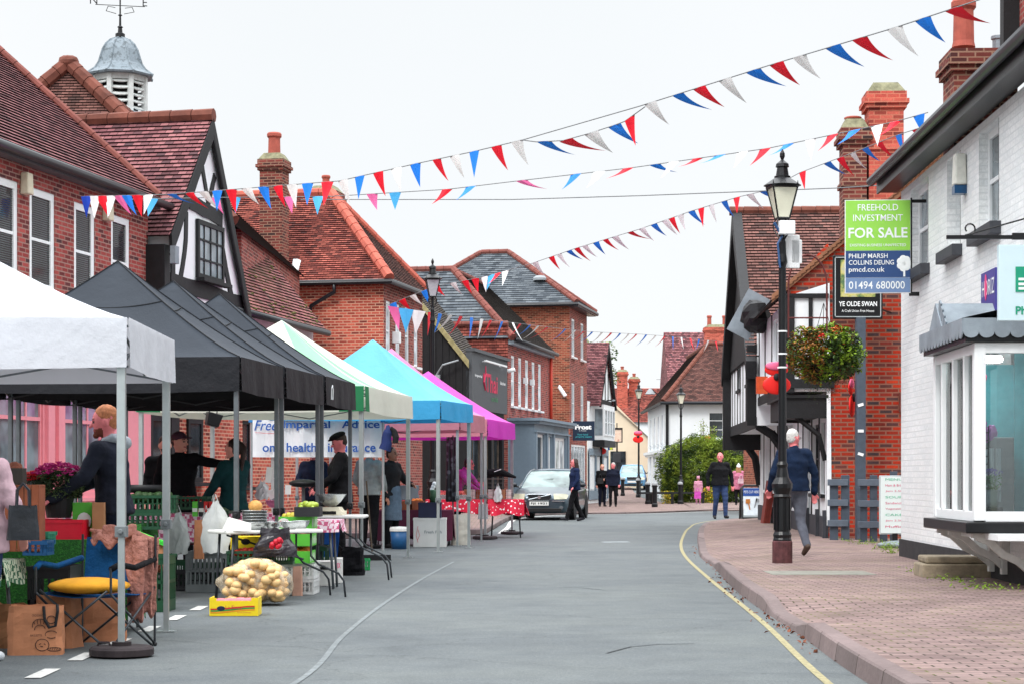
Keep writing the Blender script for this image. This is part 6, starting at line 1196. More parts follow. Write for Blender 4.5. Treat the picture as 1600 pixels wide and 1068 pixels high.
SKIN = {k: plain('skin_' + k, c, .5, var=.05, scale=14, spec=.35) for k, c in (('pale', S(222, 158, 140)), ('pink', S(226, 128, 130)), ('tan', S(180, 120, 96)))}
EYE = plain('eye_dark', S(40, 28, 26), .3); LIP = plain('lip_rose', S(170, 84, 80), .5)
def fabric(name, c, bump=.5, sc=9, k=.72):
    c = mul(c, k)
    if name in MATS: return MATS[name]
    m = NT(name); f = m.noise(sc, 5); m.col(m.mix(m.ramp(f, [(.3, (0, 0, 0)), (.7, (1, 1, 1))]), mul(c, .8), mul(c, 1.18))); m.set(Roughness=.9); m.p.inputs['Specular IOR Level'].default_value = .2
    v = m.noise(sc * 1.3, 3, .5); m.bump(v, bump, .04); MATS[name] = m.m; return m.m
def person(label, loc, face, H=1.75, pose={}, skin='pale', top=None, legs=None, shoes=None, hair=None, hairstyle='short', cap_=None, build_=1.0, yaw=0, pitch=0, sleeve='long', hood=None, skirt=None, vox=.0105, beard=None, toplen=.9, lean=0, name='person', glasses=False, child=False, group=None):
    """local frame: standing at the origin, facing -Y; face = heading angle about Z"""
    t = thing(name, label, 'person', loc, face, group); s = H / 1.75; W = build_
    J = dict(hipL=(.09, 0, .93), hipR=(-.09, 0, .93), kneeL=(.1, -.01, .5), kneeR=(-.1, -.01, .5), ankL=(.1, .03, .085), ankR=(-.1, .03, .085), toeL=(.12, -.12, .035), toeR=(-.12, -.12, .035),
             pel=(0, 0, .98), waist=(0, .0, 1.12), chest=(0, .0, 1.3), neck=(0, .015, 1.48), shL=(.18, .01, 1.41), shR=(-.18, .01, 1.41), elL=(.235, .03, 1.13), elR=(-.235, .03, 1.13), wrL=(.24, -.06, .89), wrR=(-.24, -.06, .89), head=(0, -.01, 1.625))
    J.update(pose); J.pop('curl', 0); J = {k: Vector(v) for k, v in J.items()}
    if lean:                                   # bend at the waist
        piv = Vector((0, 0, 1.0)); R = Rx(lean)
        for k in ('waist', 'chest', 'neck', 'shL', 'shR', 'head'): J[k] = piv + R @ (J[k] - piv)
        for k in ('elL', 'elR', 'wrL', 'wrR'):
            if k not in pose: J[k] = piv + R @ (J[k] - piv)
    J = {k: v * s for k, v in J.items()}; hs_ = s * (1.12 if child else 1.0)
    HR = Rz(yaw) @ Rx(pitch); hc = J['head']
    def hp(x, y, z): return hc + HR @ (Vector((x, y, z)) * hs_)
    def torso(mb, g=0, lo=None):
        A, B, C, D = J['pel'], J['waist'], J['chest'], J['neck']
        sec = [(A + Vector((0, 0, -.09 * s)), .13 * W, .1 * W), (A, .168 * W, .118 * W), (B, .148 * W, .105 * W), (B.lerp(C, .5), .16 * W, .112 * W), (C, .176 * W, .118 * W), (C.lerp(D, .42), .168, .1), (C.lerp(D, .72), .12, .075), (D, .06, .06)]
        if lo is not None: sec = [(A + Vector((0, 0, (lo - .98) * s)), .17 * W + .01, .125 * W + .01)] + sec[1:]
        loft(mb, [(c, rx * s + g, ry * s + g) for c, rx, ry in sec])
        for k in 'LR': cap(mb, C.lerp(D, .45), J['sh' + k], .07 * s + g, .062 * s * (.6 + .4 * W) + g)
    def arms(mb, g=0, end=1.0):
        for k in 'LR':
            a, b, c = J['sh' + k], J['el' + k], J['wr' + k]
            cap(mb, a, b, .056 * s * (.5 + .5 * W) + g, .042 * s + g)
            if end > .3: cap(mb, b, b.lerp(c, end), .042 * s + g, .029 * s + g * (1.0))
    def lower(mb, g=0):
        for k in 'LR':
            a, b, c = J['hip' + k], J['knee' + k], J['ank' + k]
            cap(mb, a, b, .088 * s * (.4 + .6 * W) + g, .056 * s + g); cap(mb, b + Vector((0, .012, -.04)) * s, c, .056 * s + g, .037 * s + g * 1.1)
    # continuous body
    mb = MB(); torso(mb); arms(mb); lower(mb)
    cap(mb, J['neck'], hp(0, .01, -.07), .056 * s, .052 * s)
    e = MB(); mb.ball(hc, .1 * hs_, 18, 12, sc=(.76, .95, 1.16), R=HR); mb.ball(hp(0, -.018, -.055), .068 * hs_, 14, 9, sc=(.86, .98, .95), R=HR)
    mb.ball(hp(0, .03, .02), .088 * hs_, 14, 9, sc=(.88, .9, .95), R=HR)
    cap(mb, hp(0, -.094, .0), hp(0, -.112, -.028), .009 * hs_, .014 * hs_, 8)
    for q in (1, -1): mb.ball(hp(q * .078, .01, -.01), .026 * hs_, 8, 6, sc=(.5, .8, 1.2), R=HR); mb.ball(hp(q * .03, -.088, .022), .016 * hs_, 8, 6, sc=(1.5, .5, .5), R=HR)
    mb.ball(hp(0, -.086, -.062), .02 * hs_, 8, 6, sc=(1.2, .6, .5), R=HR); mb.ball(hp(0, -.078, -.1), .026 * hs_, 8, 6, R=HR)
    for k, q in (('L', 1), ('R', -1)):
        w_, el = J['wr' + k], J['el' + k]; d = (w_ - el).normalized(); side = d.cross(Vector((0, -1, 0)))
        side = side.normalized() if side.length > .1 else Vector((1, 0, 0)); nrm = side.cross(d).normalized()
        pc = w_ + d * .045 * s; mb.box(w_ + d * .05 * s, (.07 * s, .028 * s, .085 * s), Matrix((side, nrm, d)).transposed())
        for f in range(4):
            b0_ = w_ + d * .088 * s + side * ((f - 1.5) * .0205 * s); L_ = (.034, .04, .038, .029)[f] * s; cu = pose.get('curl', .55) + .12 * f; m1 = b0_ + (d * cos(cu * .4) - nrm * sin(cu * .4) * (1)) * L_; m2 = m1 + (d * cos(cu) - nrm * sin(cu)) * L_ * .8
            cap(mb, b0_, m1, .0098 * s, .009 * s, 7); cap(mb, m1, m2, .009 * s, .0075 * s, 7)
        th = w_ + d * .03 * s - side * q * .034 * s; cap(mb, th, th + (d * .8 - side * q * .75 - nrm * .2).normalized() * .038 * s, .012 * s, .0105 * s, 7); th2 = th + (d * .8 - side * q * .75 - nrm * .2).normalized() * .038 * s; cap(mb, th2, th2 + (d - nrm * .3).normalized() * .024 * s, .0105 * s, .0085 * s, 7)
        a, tt = J['ank' + k], J['toe' + k]; cap(mb, a + Vector((0, .02, -.035)) * s, tt, .036 * s, .03 * s)
    HRi = HR.inverted()
    def mf(c):
        p = HRi @ (c - hc) / hs_
        if p.length > .2: return 0
        if p.y < -.072:
            if abs(abs(p.x) - .031) < .013 and abs(p.z - .004) < .009: return 1
            if abs(abs(p.x) - .031) < .019 and abs(p.z - .028) < .006: return 3 if hair else 0
            if abs(p.x) < .024 and abs(p.z + .062) < .008: return 2
        if beard and p.y < -.02 and p.z < -.05 and not (abs(p.x) < .02 and abs(p.z + .062) < .008 and p.y < -.07): return 3
        return 0
    remesh(mb, 'body', vox, [SKIN[skin], EYE, LIP, beard or hair or EYE], t, mf, 3)
    wr = lambda c: .006 * s * noise.noise(c * 9) + .009 * s * noise.noise(Vector((c.x * 5, c.y * 5, c.z * 14)))
    v2 = max(.014, vox * 1.6)
    if legs:
        mb = MB(); lower(mb, .017 * s); A = J['pel']; loft(mb, [(A + Vector((0, 0, -.1 * s)), .14 * s * W, .112 * s * W), (A, .178 * s * W, .126 * s * W), (A + Vector((0, 0, .06 * s)), .165 * s * W, .118 * s * W)]); remesh(mb, 'trousers', v2, [legs], t, disp=wr)
    if top:
        mb = MB(); torso(mb, .021 * s, toplen); arms(mb, .016 * s, 1.0 if sleeve == 'long' else (.25 if sleeve == 'short' else .55)); cap(mb, J['neck'] - Vector((0, 0, .02)) * s, J['neck'] + Vector((0, 0, .005)) * s, .075 * s, .066 * s); remesh(mb, 'top', v2, [top], t, disp=lambda c: wr(c) * 1.3)
    if skirt: mb = MB(); A = J['pel']; loft(mb, [(A + Vector((0, -.02, -.5)) * s if False else A + Vector((0, -.02 * s, -.5 * s)), .19 * s, .16 * s), (A + Vector((0, -.01, .0)), .185 * s, .15 * s), (A + Vector((0, 0, .12 * s)), .165 * s, .13 * s)]); remesh(mb, 'apron', v2, [skirt], t, disp=wr)
    if shoes:
        mb = MB()
        for k in 'LR': a, tt = J['ank' + k], J['toe' + k]; cap(mb, a + Vector((0, .03, -.03)) * s, tt, .045 * s, .037 * s); cap(mb, a + Vector((0, .03, -.055)) * s, tt + Vector((0, 0, -.012)) * s, .03 * s, .03 * s); cap(mb, a, a + Vector((0, 0, -.03)), .045 * s, .045 * s)
        o = remesh(mb, 'shoes', .012, [shoes], t)
        for v in o.data.vertices: v.co.z = max(v.co.z, .004) if loc[2] >= 0 else v.co.z
    if hair:
        mb = MB()
        if hairstyle == 'crop': mb.ball(hp(0, .02, .04), .1 * hs_, 18, 12, sc=(.8, .96, .95), R=HR); mb.ball(hp(0, .045, -.0), .078 * hs_, 12, 8, sc=(.95, .85, 1), R=HR)
        elif hairstyle in ('short', 'long', 'tail', 'bun'): mb.ball(hp(0, .024, .032), .097 * hs_, 16, 10, sc=(.86, .94, 1.02), R=HR); mb.ball(hp(0, .045, -.015), .078 * hs_, 12, 8, sc=(1, .85, 1), R=HR)
        if hairstyle == 'long':
            for q in (1, -1, 0): cap(mb, hp(q * .055, .05, 0), hp(q * .075, .085, -.2), .05 * hs_, .045 * hs_)
            for q in (1, -1): cap(mb, hp(q * .07, .0, .02), hp(q * .085, .02, -.17), .03 * hs_, .03 * hs_)
        if hairstyle == 'tail': cap(mb, hp(0, .11, .05), hp(0, .16, -.02), .035, .035); cap(mb, hp(0, .15, -.02), hp(.02, .13, -.26), .036, .018)
        if hairstyle == 'bun': mb.ball(hp(0, .1, .06), .045)
        if hairstyle == 'fringe': pass
        remesh(mb, 'hair', max(.009, vox * 1.2), [hair], t, disp=lambda c: .005 * noise.noise(c * 40))
    if cap_:
        kind, m_ = cap_; mb = MB()
        if kind == 'flat': mb.ball(hp(0, .0, .085), .1 * hs_, 18, 8, sc=(.98, 1.2, .5), R=HR @ Rx(.12)); mb.ball(hp(0, -.1, .06), .05 * hs_, 12, 6, sc=(1.3, .9, .25), R=HR)
        elif kind == 'peak': mb.ball(hp(0, .012, .06), .1 * hs_, 18, 9, sc=(.86, 1.0, .72), R=HR); mb.ball(hp(0, -.12, .05), .07 * hs_, 12, 6, sc=(.95, 1, .14), R=HR)
        elif kind in ('knit', 'ears'):
            mb.ball(hp(0, .015, .045), .108 * hs_, 18, 10, sc=(.88, 1.0, .9), R=HR)
            if kind == 'knit': mb.ball(hp(0, .01, .16), .035 * hs_)
            else: [mb.ball(hp(q * .06, .0, .14), .03 * hs_) for q in (1, -1)]
        remesh(mb, 'hat', .01, [m_], t)
    if hood: mb = MB(); a = J['neck']; cap(mb, a + Vector((.07, .03, .015)) * s, a + Vector((0, .11, -.02)) * s, .042 * s, .06 * s); cap(mb, a + Vector((-.07, .03, .015)) * s, a + Vector((0, .11, -.02)) * s, .042 * s, .06 * s); cap(mb, a + Vector((.06, -.03, -.01)) * s, a + Vector((.075, .04, .01)) * s, .035 * s, .04 * s); cap(mb, a + Vector((-.06, -.03, -.01)) * s, a + Vector((-.075, .04, .01)) * s, .035 * s, .04 * s); remesh(mb, 'hood', .012, [hood], t, disp=wr)
    if glasses: mb = MB(); [mb.tube([hp(q * .031 + .02 * cos(a), -.103, .004 + .015 * sin(a)) for a in [i * .7 for i in range(9)]], .003, 4, closed=True) for q in (1, -1)]; [mb.tube([hp(q * .05, -.1, .008), hp(q * .08, .0, .004)], .003, 4) for q in (1, -1)]; mb.build('glasses', BLKP, t)
    return t
NAVYF = fabric('cloth_navy_charcoal', S(38, 42, 56)); BLKF = fabric('cloth_black', S(22, 22, 26)); GRYF = fabric('cloth_grey_hood', S(186, 194, 202)); TEALF = fabric('cloth_dark_teal', S(18, 66, 68)); DBLU = fabric('cloth_deep_navy', S(28, 42, 78)); JEAN = fabric('denim_blue', S(58, 76, 116)); GRT = fabric('trousers_grey', S(104, 108, 120)); PNKF = fabric('coat_pink', S(226, 160, 184), .9); PKF2 = fabric('coat_dusty_rose', S(214, 130, 158), .9); PNKW = fabric('jacket_pale_pink', S(226, 190, 200)); LILF = fabric('top_magenta', S(208, 90, 190)); CRMF = fabric('hoodie_pale_grey', S(180, 186, 184)); APR = fabric('apron_denim', S(112, 132, 152)); DNAV = fabric('trousers_navy', S(26, 32, 52))
WSH = plain('shoe_white', S(214, 220, 224), .5); BSH = plain('shoe_black', S(28, 26, 28), .5); BRN = plain('shoe_brown', S(70, 54, 44), .6)
GING = plain('hair_ginger', S(184, 118, 80), .8, var=.3, scale=40); GREY_ = plain('hair_grey', S(176, 172, 168), .8, var=.25, scale=40); DKH = plain('hair_dark_brown', S(46, 32, 26), .6, var=.3, scale=40); SND = plain('hair_sandy', S(150, 112, 74), .7, var=.3, scale=40); BRD = plain('beard_brown', S(112, 60, 44), .9)
def at(px, d, z=0): return ((px - 800) * d / F, d, z)
DEG = pi / 180
person('man with cropped ginger hair and a pale grey hood, reaching for the flower pot', at(178, 15.15), -84 * DEG, 1.77, dict(shL=(.18, -.06, 1.4), elR=(-.26, -.2, 1.16), wrR=(-.12, -.42, 1.02), elL=(.28, -.2, 1.18), wrL=(.27, -.44, 1.02), curl=.9), skin='pink', top=NAVYF, legs=DNAV, shoes=BSH, hair=GING, hairstyle='crop', hood=GRYF, vox=.0075, beard=BRD, yaw=.05, pitch=.12, build_=1.08, lean=.1, toplen=.9)
person('woman in a pale pink jacket at the left frame edge, black handbag on her arm', at(-36, 12.5), 165 * DEG, 1.56, dict(elL=(.26, .04, 1.15), wrL=(.24, -.1, .98), elR=(-.3, -.0, 1.15), wrR=(-.3, -.1, .95)), top=PNKW, legs=JEAN, shoes=WSH, hair=GREY_, vox=.009, build_=1.3, toplen=.8)
person('man in a black top and plum cap, one arm stretched out to the right', at(281, 23.6), 12 * DEG, 1.76, dict(shL=(.18, -.02, 1.42), elL=(.42, -.1, 1.36), wrL=(.66, -.16, 1.36), elR=(-.27, .0, 1.16), wrR=(-.25, -.1, .93), curl=.3), top=BLKF, legs=BLKF, shoes=BSH, hair=DKH, hairstyle='crop', cap_=('peak', fabric('cap_plum', S(92, 60, 76))), yaw=.9, sleeve='mid', build_=1.12, vox=.0095)
person('bearded man whose face shows just behind the man in the plum cap', at(258, 24.8), 10 * DEG, 1.74, {}, top=BLKF, legs=BLKF, shoes=BSH, hair=DKH, hairstyle='crop', beard=DKH, vox=.011, yaw=.2)
person('woman with a ponytail in a dark teal hoodie, turned away behind the white table', at(365, 21.6), -125 * DEG, 1.64, dict(elR=(-.25, -.12, 1.16), wrR=(-.2, -.34, 1.05), elL=(.25, -.1, 1.16), wrL=(.18, -.3, 1.02)), top=TEALF, legs=BLKF, shoes=BSH, hair=DKH, hairstyle='tail', vox=.0095, yaw=.2, toplen=.88, build_=1.05)
person('man in a black flat cap and black jacket looking down beside the weighing scale', at(531, 25.9), -85 * DEG, 1.8, dict(elR=(-.26, -.08, 1.16), wrR=(-.16, -.3, 1.04), elL=(.26, -.08, 1.16), wrL=(.12, -.3, 1.02)), skin='pink', top=BLKF, legs=BLKF, shoes=BSH, hair=DKH, hairstyle='crop', cap_=('flat', BLKF), pitch=.3, build_=1.2, vox=.0095, toplen=.84)
person('person in a dark navy jacket standing behind the banner, head hidden', at(490, 32.6), -20 * DEG, 1.74, dict(elL=(.26, -.08, 1.16), wrL=(.1, -.26, 1.1), elR=(-.26, -.06, 1.16), wrR=(-.1, -.26, 1.08)), skin='pink', top=fabric('jacket_dark_blue', S(34, 42, 66)), legs=DNAV, shoes=BSH, hair=DKH, vox=.011, build_=1.1, toplen=.82)
person('person in a pale grey hoodie beside the striped gazebo leg, head hidden by the banner', at(577, 32.3), 150 * DEG, 1.76, dict(elL=(.27, .02, 1.16), wrL=(.22, -.12, .98), elR=(-.27, 0, 1.16), wrR=(-.2, -.16, 1.0)), top=CRMF, legs=BLKF, shoes=BSH, hair=SND, vox=.011, build_=1.12)
person('stallholder in a dark jacket and long denim apron left of the blue bucket', at(612, 32.6), 60 * DEG, 1.72, dict(elL=(.25, -.1, 1.16), wrL=(.18, -.3, 1.1)), skin='tan', top=fabric('jacket_dark_grey', S(48, 46, 48)), legs=BLKF, shoes=BSH, hair=DKH, skirt=APR, vox=.011, build_=1.05)
person('woman in a magenta top bending over the meat stall under the magenta gazebo', at(712, 38.6), 70 * DEG, 1.66, dict(elL=(.22, -.42, 1.1), wrL=(.14, -.6, .98), elR=(-.22, -.4, 1.1), wrR=(-.14, -.58, .98)), skin='pink', top=LILF, legs=BLKF, shoes=BSH, hair=DKH, lean=.5, vox=.012)
person('woman with long dark hair and a navy jumper, crossing before the dark car', at(898, 52.6), -75 * DEG, 1.72, dict(hipL=(.09, 0, .93), kneeL=(.09, -.14, .52), ankL=(.09, -.26, .1), toeL=(.1, -.42, .07), kneeR=(-.09, .08, .5), ankR=(-.09, .26, .12), toeR=(-.1, .12, .035), elR=(-.27, .05, 1.14), wrR=(-.28, .0, .9), elL=(.26, .0, 1.14), wrL=(.25, -.12, .96)), skin='pink', top=DBLU, legs=BLKF, shoes=fabric('trainer_dark', S(50, 50, 56)), hair=DKH, hairstyle='long', vox=.011, build_=1.12, toplen=.86)
person('woman in black with a dark handbag, left one of the couple on the block paving', at(941, 77, .035), 12 * DEG, 1.7, dict(elL=(.24, -.06, 1.16), wrL=(.05, -.22, 1.12), elR=(-.24, .02, 1.14)), top=BLKF, legs=DNAV, shoes=BSH, hair=SND, hairstyle='bun', vox=.013, toplen=.8, glasses=True)
person('balding man in a dark navy jacket, right one of the couple on the block paving', at(958, 76.6, .035), -8 * DEG, 1.76, dict(kneeR=(-.1, -.08, .5), ankR=(-.1, -.05, .09)), skin='pink', top=DNAV, legs=BLKF, shoes=BSH, hair=GREY_, hairstyle='crop', vox=.013, build_=1.15, yaw=-.5, toplen=.82)
person('bald man in a black jumper and blue jeans walking towards the viewer past the pub', at(1125, 55.4, .0), 8 * DEG, 1.93, dict(kneeL=(.12, -.1, .52), ankL=(.12, -.12, .1), toeL=(.14, -.28, .06), kneeR=(-.1, .03, .5), ankR=(-.11, .14, .1), toeR=(-.13, .0, .035), elL=(.32, .05, 1.14), wrL=(.33, .0, .88), elR=(-.32, .04, 1.14), wrR=(-.32, -.02, .88)), skin='pink', top=BLKF, legs=JEAN, shoes=BSH, yaw=-.45, vox=.0105, build_=1.3, toplen=.88)
person('little girl in a pale pink coat and hat, seen from behind by the bush', at(1091, 82.4, .03), 172 * DEG, 1.2, {}, top=PNKF, legs=PNKF, shoes=fabric('boot_lilac', S(196, 150, 200)), hair=SND, cap_=('ears', PNKF), vox=.012, child=True, toplen=.72, build_=1.25)
person('woman in a dusty rose padded coat and white bobble hat, walking away beyond the pub', at(1154, 80, .03), 176 * DEG, 1.7, dict(kneeR=(-.09, .02, .5), ankR=(-.09, .15, .12)), top=PKF2, legs=BLKF, shoes=BSH, hair=SND, hairstyle='long', cap_=('knit', WPAINT), vox=.012, toplen=.68, build_=1.2)
person('white-haired man in a navy fleece and grey trousers walking away past the near right lamp', at(1240, 26.3, .12), 195 * DEG, 1.74, dict(kneeL=(.1, -.1, .52), ankL=(.1, -.06, .1), toeL=(.12, -.21, .05), kneeR=(-.09, .03, .5), ankR=(-.1, .22, .17), toeR=(-.1, .12, .05), elR=(-.3, .05, 1.13), wrR=(-.31, .0, .87), elL=(.3, .0, 1.14), wrL=(.29, -.14, .93), curl=.8), skin='pink', top=fabric('fleece_navy', S(24, 42, 70)), legs=GRT, shoes=BRN, hair=plain('hair_white', S(206, 204, 200), .8, var=.2, scale=40), hairstyle='crop', yaw=-1.1, vox=.0085, build_=1.22, toplen=.9, glasses=True)
def bag(name, label, loc, w_, h, d, mat, rz=0, cat='bag', handle=True, hm=None, taper=.85, crumple=.01):
    t = thing(name, label, cat, loc, rz); mb = MB(); N = 8
    vs = []
    for k in range(N + 1):
        z = h * k / N; f = taper + (1 - taper) * (1 - k / N); row = []
        for j in range(20):
            a = 2 * pi * j / 20; x = max(-1, min(1, 1.35 * cos(a))) * w_ / 2 * f; y = max(-1, min(1, 1.35 * sin(a))) * d / 2 * f
            n_ = noise.noise(Vector((x * 12, y * 12, z * 12)) + Vector(loc)); row.append(Vector((x * (1 + n_ * crumple * 6), y * (1 + n_ * crumple * 8), z + (n_ * crumple if k == N else 0))))
        vs += row
    fs = [(i * 20 + j, i * 20 + (j + 1) % 20, (i + 1) * 20 + (j + 1) % 20, (i + 1) * 20 + j) for i in range(N) for j in range(20)] + [tuple(range(19, -1, -1))]
    mb.add(vs, fs); mb.build('bag_body', mat, t, solid=.004)
    if handle:
        for q in (1, -1): m2 = MB(); m2.tube([(-w_ * .2, q * d * .42, h * .96), (-w_ * .18, q * d * .5, h + .1), (0, q * d * .5, h + .14), (w_ * .18, q * d * .5, h + .1), (w_ * .2, q * d * .42, h * .96)], .009, 6); m2.build('handle', hm or mat, t)
    return t
bag('handbag', 'magenta carrier bag held by the little girl in pink', at(1090, 82.1, .3), .3, .3, .14, fabric('bag_magenta', S(222, 90, 196)), cat='bag')
bag('handbag', 'black handbag hanging at the front of the left woman of the couple', at(938, 76.75, .95), .26, .24, .12, PLB, cat='handbag')
bag('handbag', 'pale pink handbag on the hip of the woman in the rose coat', at(1158, 79.7, .95), .28, .2, .12, PNKW, cat='handbag')
bag('handbag', 'big black leather handbag hanging from the arm of the woman in the pale pink jacket', at(36, 12.3, .8), .2, .22, .1, plain('leather_black', S(34, 38, 44), .35, var=.3, bump=.3, bscale=30), cat='handbag', rz=.3)
# ================================================================ cars
def car(label, loc, rz, body, plate=None, W=1.8, L_=4.55, H=1.43, shape='saloon', detail=True):
    t = thing('parked_car', label, 'car', loc, rz); hw = W / 2; kz = H / 1.43; y0 = -L_ / 2
    st = [(-.0, .60, .58, .30), (.03, .80, .66, .22), (.12, .89, .70, .2), (.35, .94, .745, .19), (.7, .97, .80, .19), (1.1, .99, .865, .19), (1.45, 1, .925, .19), (1.8, 1, .94, .19), (2.6, 1, .95, .19), (3.3, 1, .965, .19), (3.9, .98, .98, .2), (4.3, .93, .97, .24), (4.5, .86, .93, .3), (4.55, .7, .82, .36)]
    rows = []
    for y, w_, zt, zb in st:
        w_ *= hw; zt *= kz; yy = y0 + y * L_ / 4.55
        half = [(0, zb), (w_ * .8, zb), (w_ * .95, zb + .04), (w_, zb + .2), (w_ * 1.0, (zb + zt) / 2 + .05), (w_ * .985, zt - .13), (w_ * .93, zt - .04), (w_ * .75, zt + .0), (w_ * .4, zt + .022), (0, zt + .03)]
        rows.append([(-x, yy, z) for x, z in half[:0:-1]][::-1] and [( x, yy, z) for x, z in half] + [(-x, yy, z) for x, z in half[-2:0:-1]])
    mb = MB(); n = len(rows[0]); vs = [p for r in rows for p in r]
    fs = [(i * n + j, (i + 1) * n + j, (i + 1) * n + (j + 1) % n, i * n + (j + 1) % n) for i in range(len(rows) - 1) for j in range(n)] + [tuple(range(n)), tuple((len(rows) - 1) * n + j for j in range(n - 1, -1, -1))]
    mb.add(vs, fs); bo = mb.build('body', body, t, smooth=True); sb_ = bo.modifiers.new('ss', 'SUBSURF'); sb_.levels = 2; sb_.render_levels = 2
    # greenhouse
    gs = [(1.42, .83, .90), (1.95, .72, 1.24), (2.35, .66, 1.38), (3.0, .655, 1.43), (3.5, .66, 1.40), (3.9, .69, 1.22), (4.25, .76, .97)]
    if shape == 'hatch': gs = gs[:4] + [(3.7, .66, 1.42), (4.15, .7, 1.25), (4.4, .78, .97)]
    G_ = lambda y, w_, z: [Vector((s * w_ * hw, y0 + y * L_ / 4.55, z * kz)) for s in (-1, 1)]
    top = [G_(*g) for g in gs]; basez = .93 * kz
    base = [[Vector((s * hw * .9, q[0].y, basez)) for s in (-1, 1)] for q in top]
    mb = MB(); mb.grid([[q[0], q[0].lerp(q[1], .25) + Vector((0, -.06 if i < 2 else 0, .012)), q[0].lerp(q[1], .5) + Vector((0, -.08 if i < 2 else 0, .018)), q[0].lerp(q[1], .75) + Vector((0, -.06 if i < 2 else 0, .012)), q[1]] for i, q in enumerate(top[:3])])
    ws = mb.build('windscreen', glassy('car_windscreen', S(104, 122, 120), .06, .6), t, smooth=True)
    mb = MB(); mb.grid([[q[0], q[0].lerp(q[1], .5) + Vector((0, .03, .01)), q[1]] for q in top[-3:]]); mb.build('rear_window', GLB, t, smooth=True)
    mb = MB(); mb.grid([[q[0] + Vector((-.01, 0, .0)), q[0].lerp(q[1], .25) + Vector((0, 0, .022)), q[0].lerp(q[1], .5) + Vector((0, 0, .03)), q[0].lerp(q[1], .75) + Vector((0, 0, .022)), q[1] + Vector((.01, 0, 0))] for q in top[2:-2]]); mb.build('roof', body, t, smooth=True, solid=.02)
    for k, s in ((0, -1), (1, 1)):
        mb = MB(); mb.grid([[b[k], p[k]] for b, p in zip(base, top)]); mb.build('side_window', GLD, t)
        mb = MB(); mb.tube([top[0][k] + Vector((0, 0, -.02))] + [p[k] for p in top[1:]], .032, 6); mb.tube([base[3][k], top[3][k]], .035, 6); mb.tube([base[5][k], top[5][k] - Vector((0, 0, .02))], .07, 6); mb.build('pillar', body, t, smooth=True)
        mb = MB(); mb.ball((s * (hw + .1), y0 + 1.75, .98 * kz), .09, 12, 8, sc=(1.05, .6, .72)); mb.tube([(s * hw * .93, y0 + 1.8, .93 * kz), (s * (hw + .06), y0 + 1.77, .95 * kz)], .025, 6); mb.build('wing_mirror', plain('mirror_dark', S(30, 34, 40), .3), t, smooth=True)
        for y in (.87, 3.6):
            w_ = MB(); w_.lathe([(.22, -.1), (.31, -.1), (.315, -.07), (.315, .07), (.31, .1), (.22, .1)], n=26); wo = w_.build('tyre', plain('tyre_rubber', S(24, 24, 26), .85), None, smooth=False); wo.location = (s * (hw - .12), y0 + y, .315); wo.rotation_euler = (0, pi / 2, 0); wo.name = 'wheel'; wo.parent = t
            r = MB(); r.lathe([(.215, .02), (.22, .085), (.2, .09), (.19, .04)], n=26); [r.box((.11 * cos(a), .11 * sin(a), .06), (.2, .035, .03), Rz(a)) for a in [i * 2 * pi / 7 for i in range(7)]]; r.lathe([(.045, .03), (.04, .09)], n=12); ro = r.build('rim', plain('rim_silver', S(150, 154, 158), .3, metal=.7), wo); ro.rotation_euler = (0, 0 if s > 0 else pi, 0)
            a_ = MB(); a_.tube([(s * (hw - .025), y0 + y + .36 * cos(a), .33 + .36 * sin(a)) for a in [i * pi / 14 for i in range(15)]], .03, 6); a_.build('wheel_arch', plain('arch_black', S(18, 18, 20), .8), t)
            a_ = MB(); a_.tube([(s * (hw - .03), y0 + y, .34), (s * (hw + .006), y0 + y, .34)], .345, 24); a_.build('wheel_well', plain('arch_black', S(18, 18, 20), .8), t)
    dk = plain('grille_black', S(20, 22, 24), .5); CHR = plain('chrome', S(190, 196, 200), .15, metal=.9)
    f = y0 - .0
    mb = MB(); mb.prism([(-.33, f - .03, .72 * kz), (.33, f - .03, .72 * kz), (.27, f - .045, .56 * kz), (-.27, f - .045, .56 * kz)], (0, .09, 0)); g = mb.build('grille', dk, t)
    mb = MB(); mb.tube([(-.34, f - .035, .725 * kz), (.34, f - .035, .725 * kz), (.28, f - .05, .555 * kz), (-.28, f - .05, .555 * kz)], .013, 6, closed=True)
    if shape == 'saloon': mb.tube([(-.3, f - .045, .58), (.3, f - .04, .715)], .016, 6); mb.lathe([(.05, -.01), (.05, .01)], n=14)
    q = mb.build('chrome_bar', CHR, g)
    if shape == 'saloon':
        for v in q.data.vertices[-28:]: v.co = Vector((v.co.x, f - .055 + v.co.z * .3, .648 + v.co.y))
        for i in range(9): m2 = None
        mb = MB(); [mb.bb(-.29, .29, f - .05, f - .04, z, z + .008) for z in (.59, .615, .64, .665, .69)]; mb.build('slats', plain('slat_grey', S(70, 74, 78), .4, metal=.5), g)
    for s in (1, -1):
        mb = MB(); c = [Vector((s * .40, f - .0, .745)), Vector((s * .74, f + .14, .745)), Vector((s * .80, f + .22, .70)), Vector((s * .76, f + .1, .60)), Vector((s * .42, f - .025, .585))]
        mb.prism([p * 1 for p in c] if s > 0 else c[::-1], (0, -.035, 0)); mb.build('headlight', glassy('headlight_glass', S(190, 190, 168), .1, .8), t, bevel=.01, smooth=False)
        mb = MB(); mb.tube([(s * .62, f - .0, .36), (s * .62, f - .03, .36)], .055, 14); mb.build('fog_lamp', glassy('fog_glass', S(90, 96, 100), .1, .8), t)
        mb = MB(); mb.bb(min(s * .36, s * .72), max(s * .36, s * .72), f - .035, f + .02, .53, .555); mb.build('bumper_strip', CHR, t)
    mb = MB(); mb.bb(-.62, .62, f - .04, f + .05, .24, .34); mb.build('lower_grille', dk, t, bevel=.01)
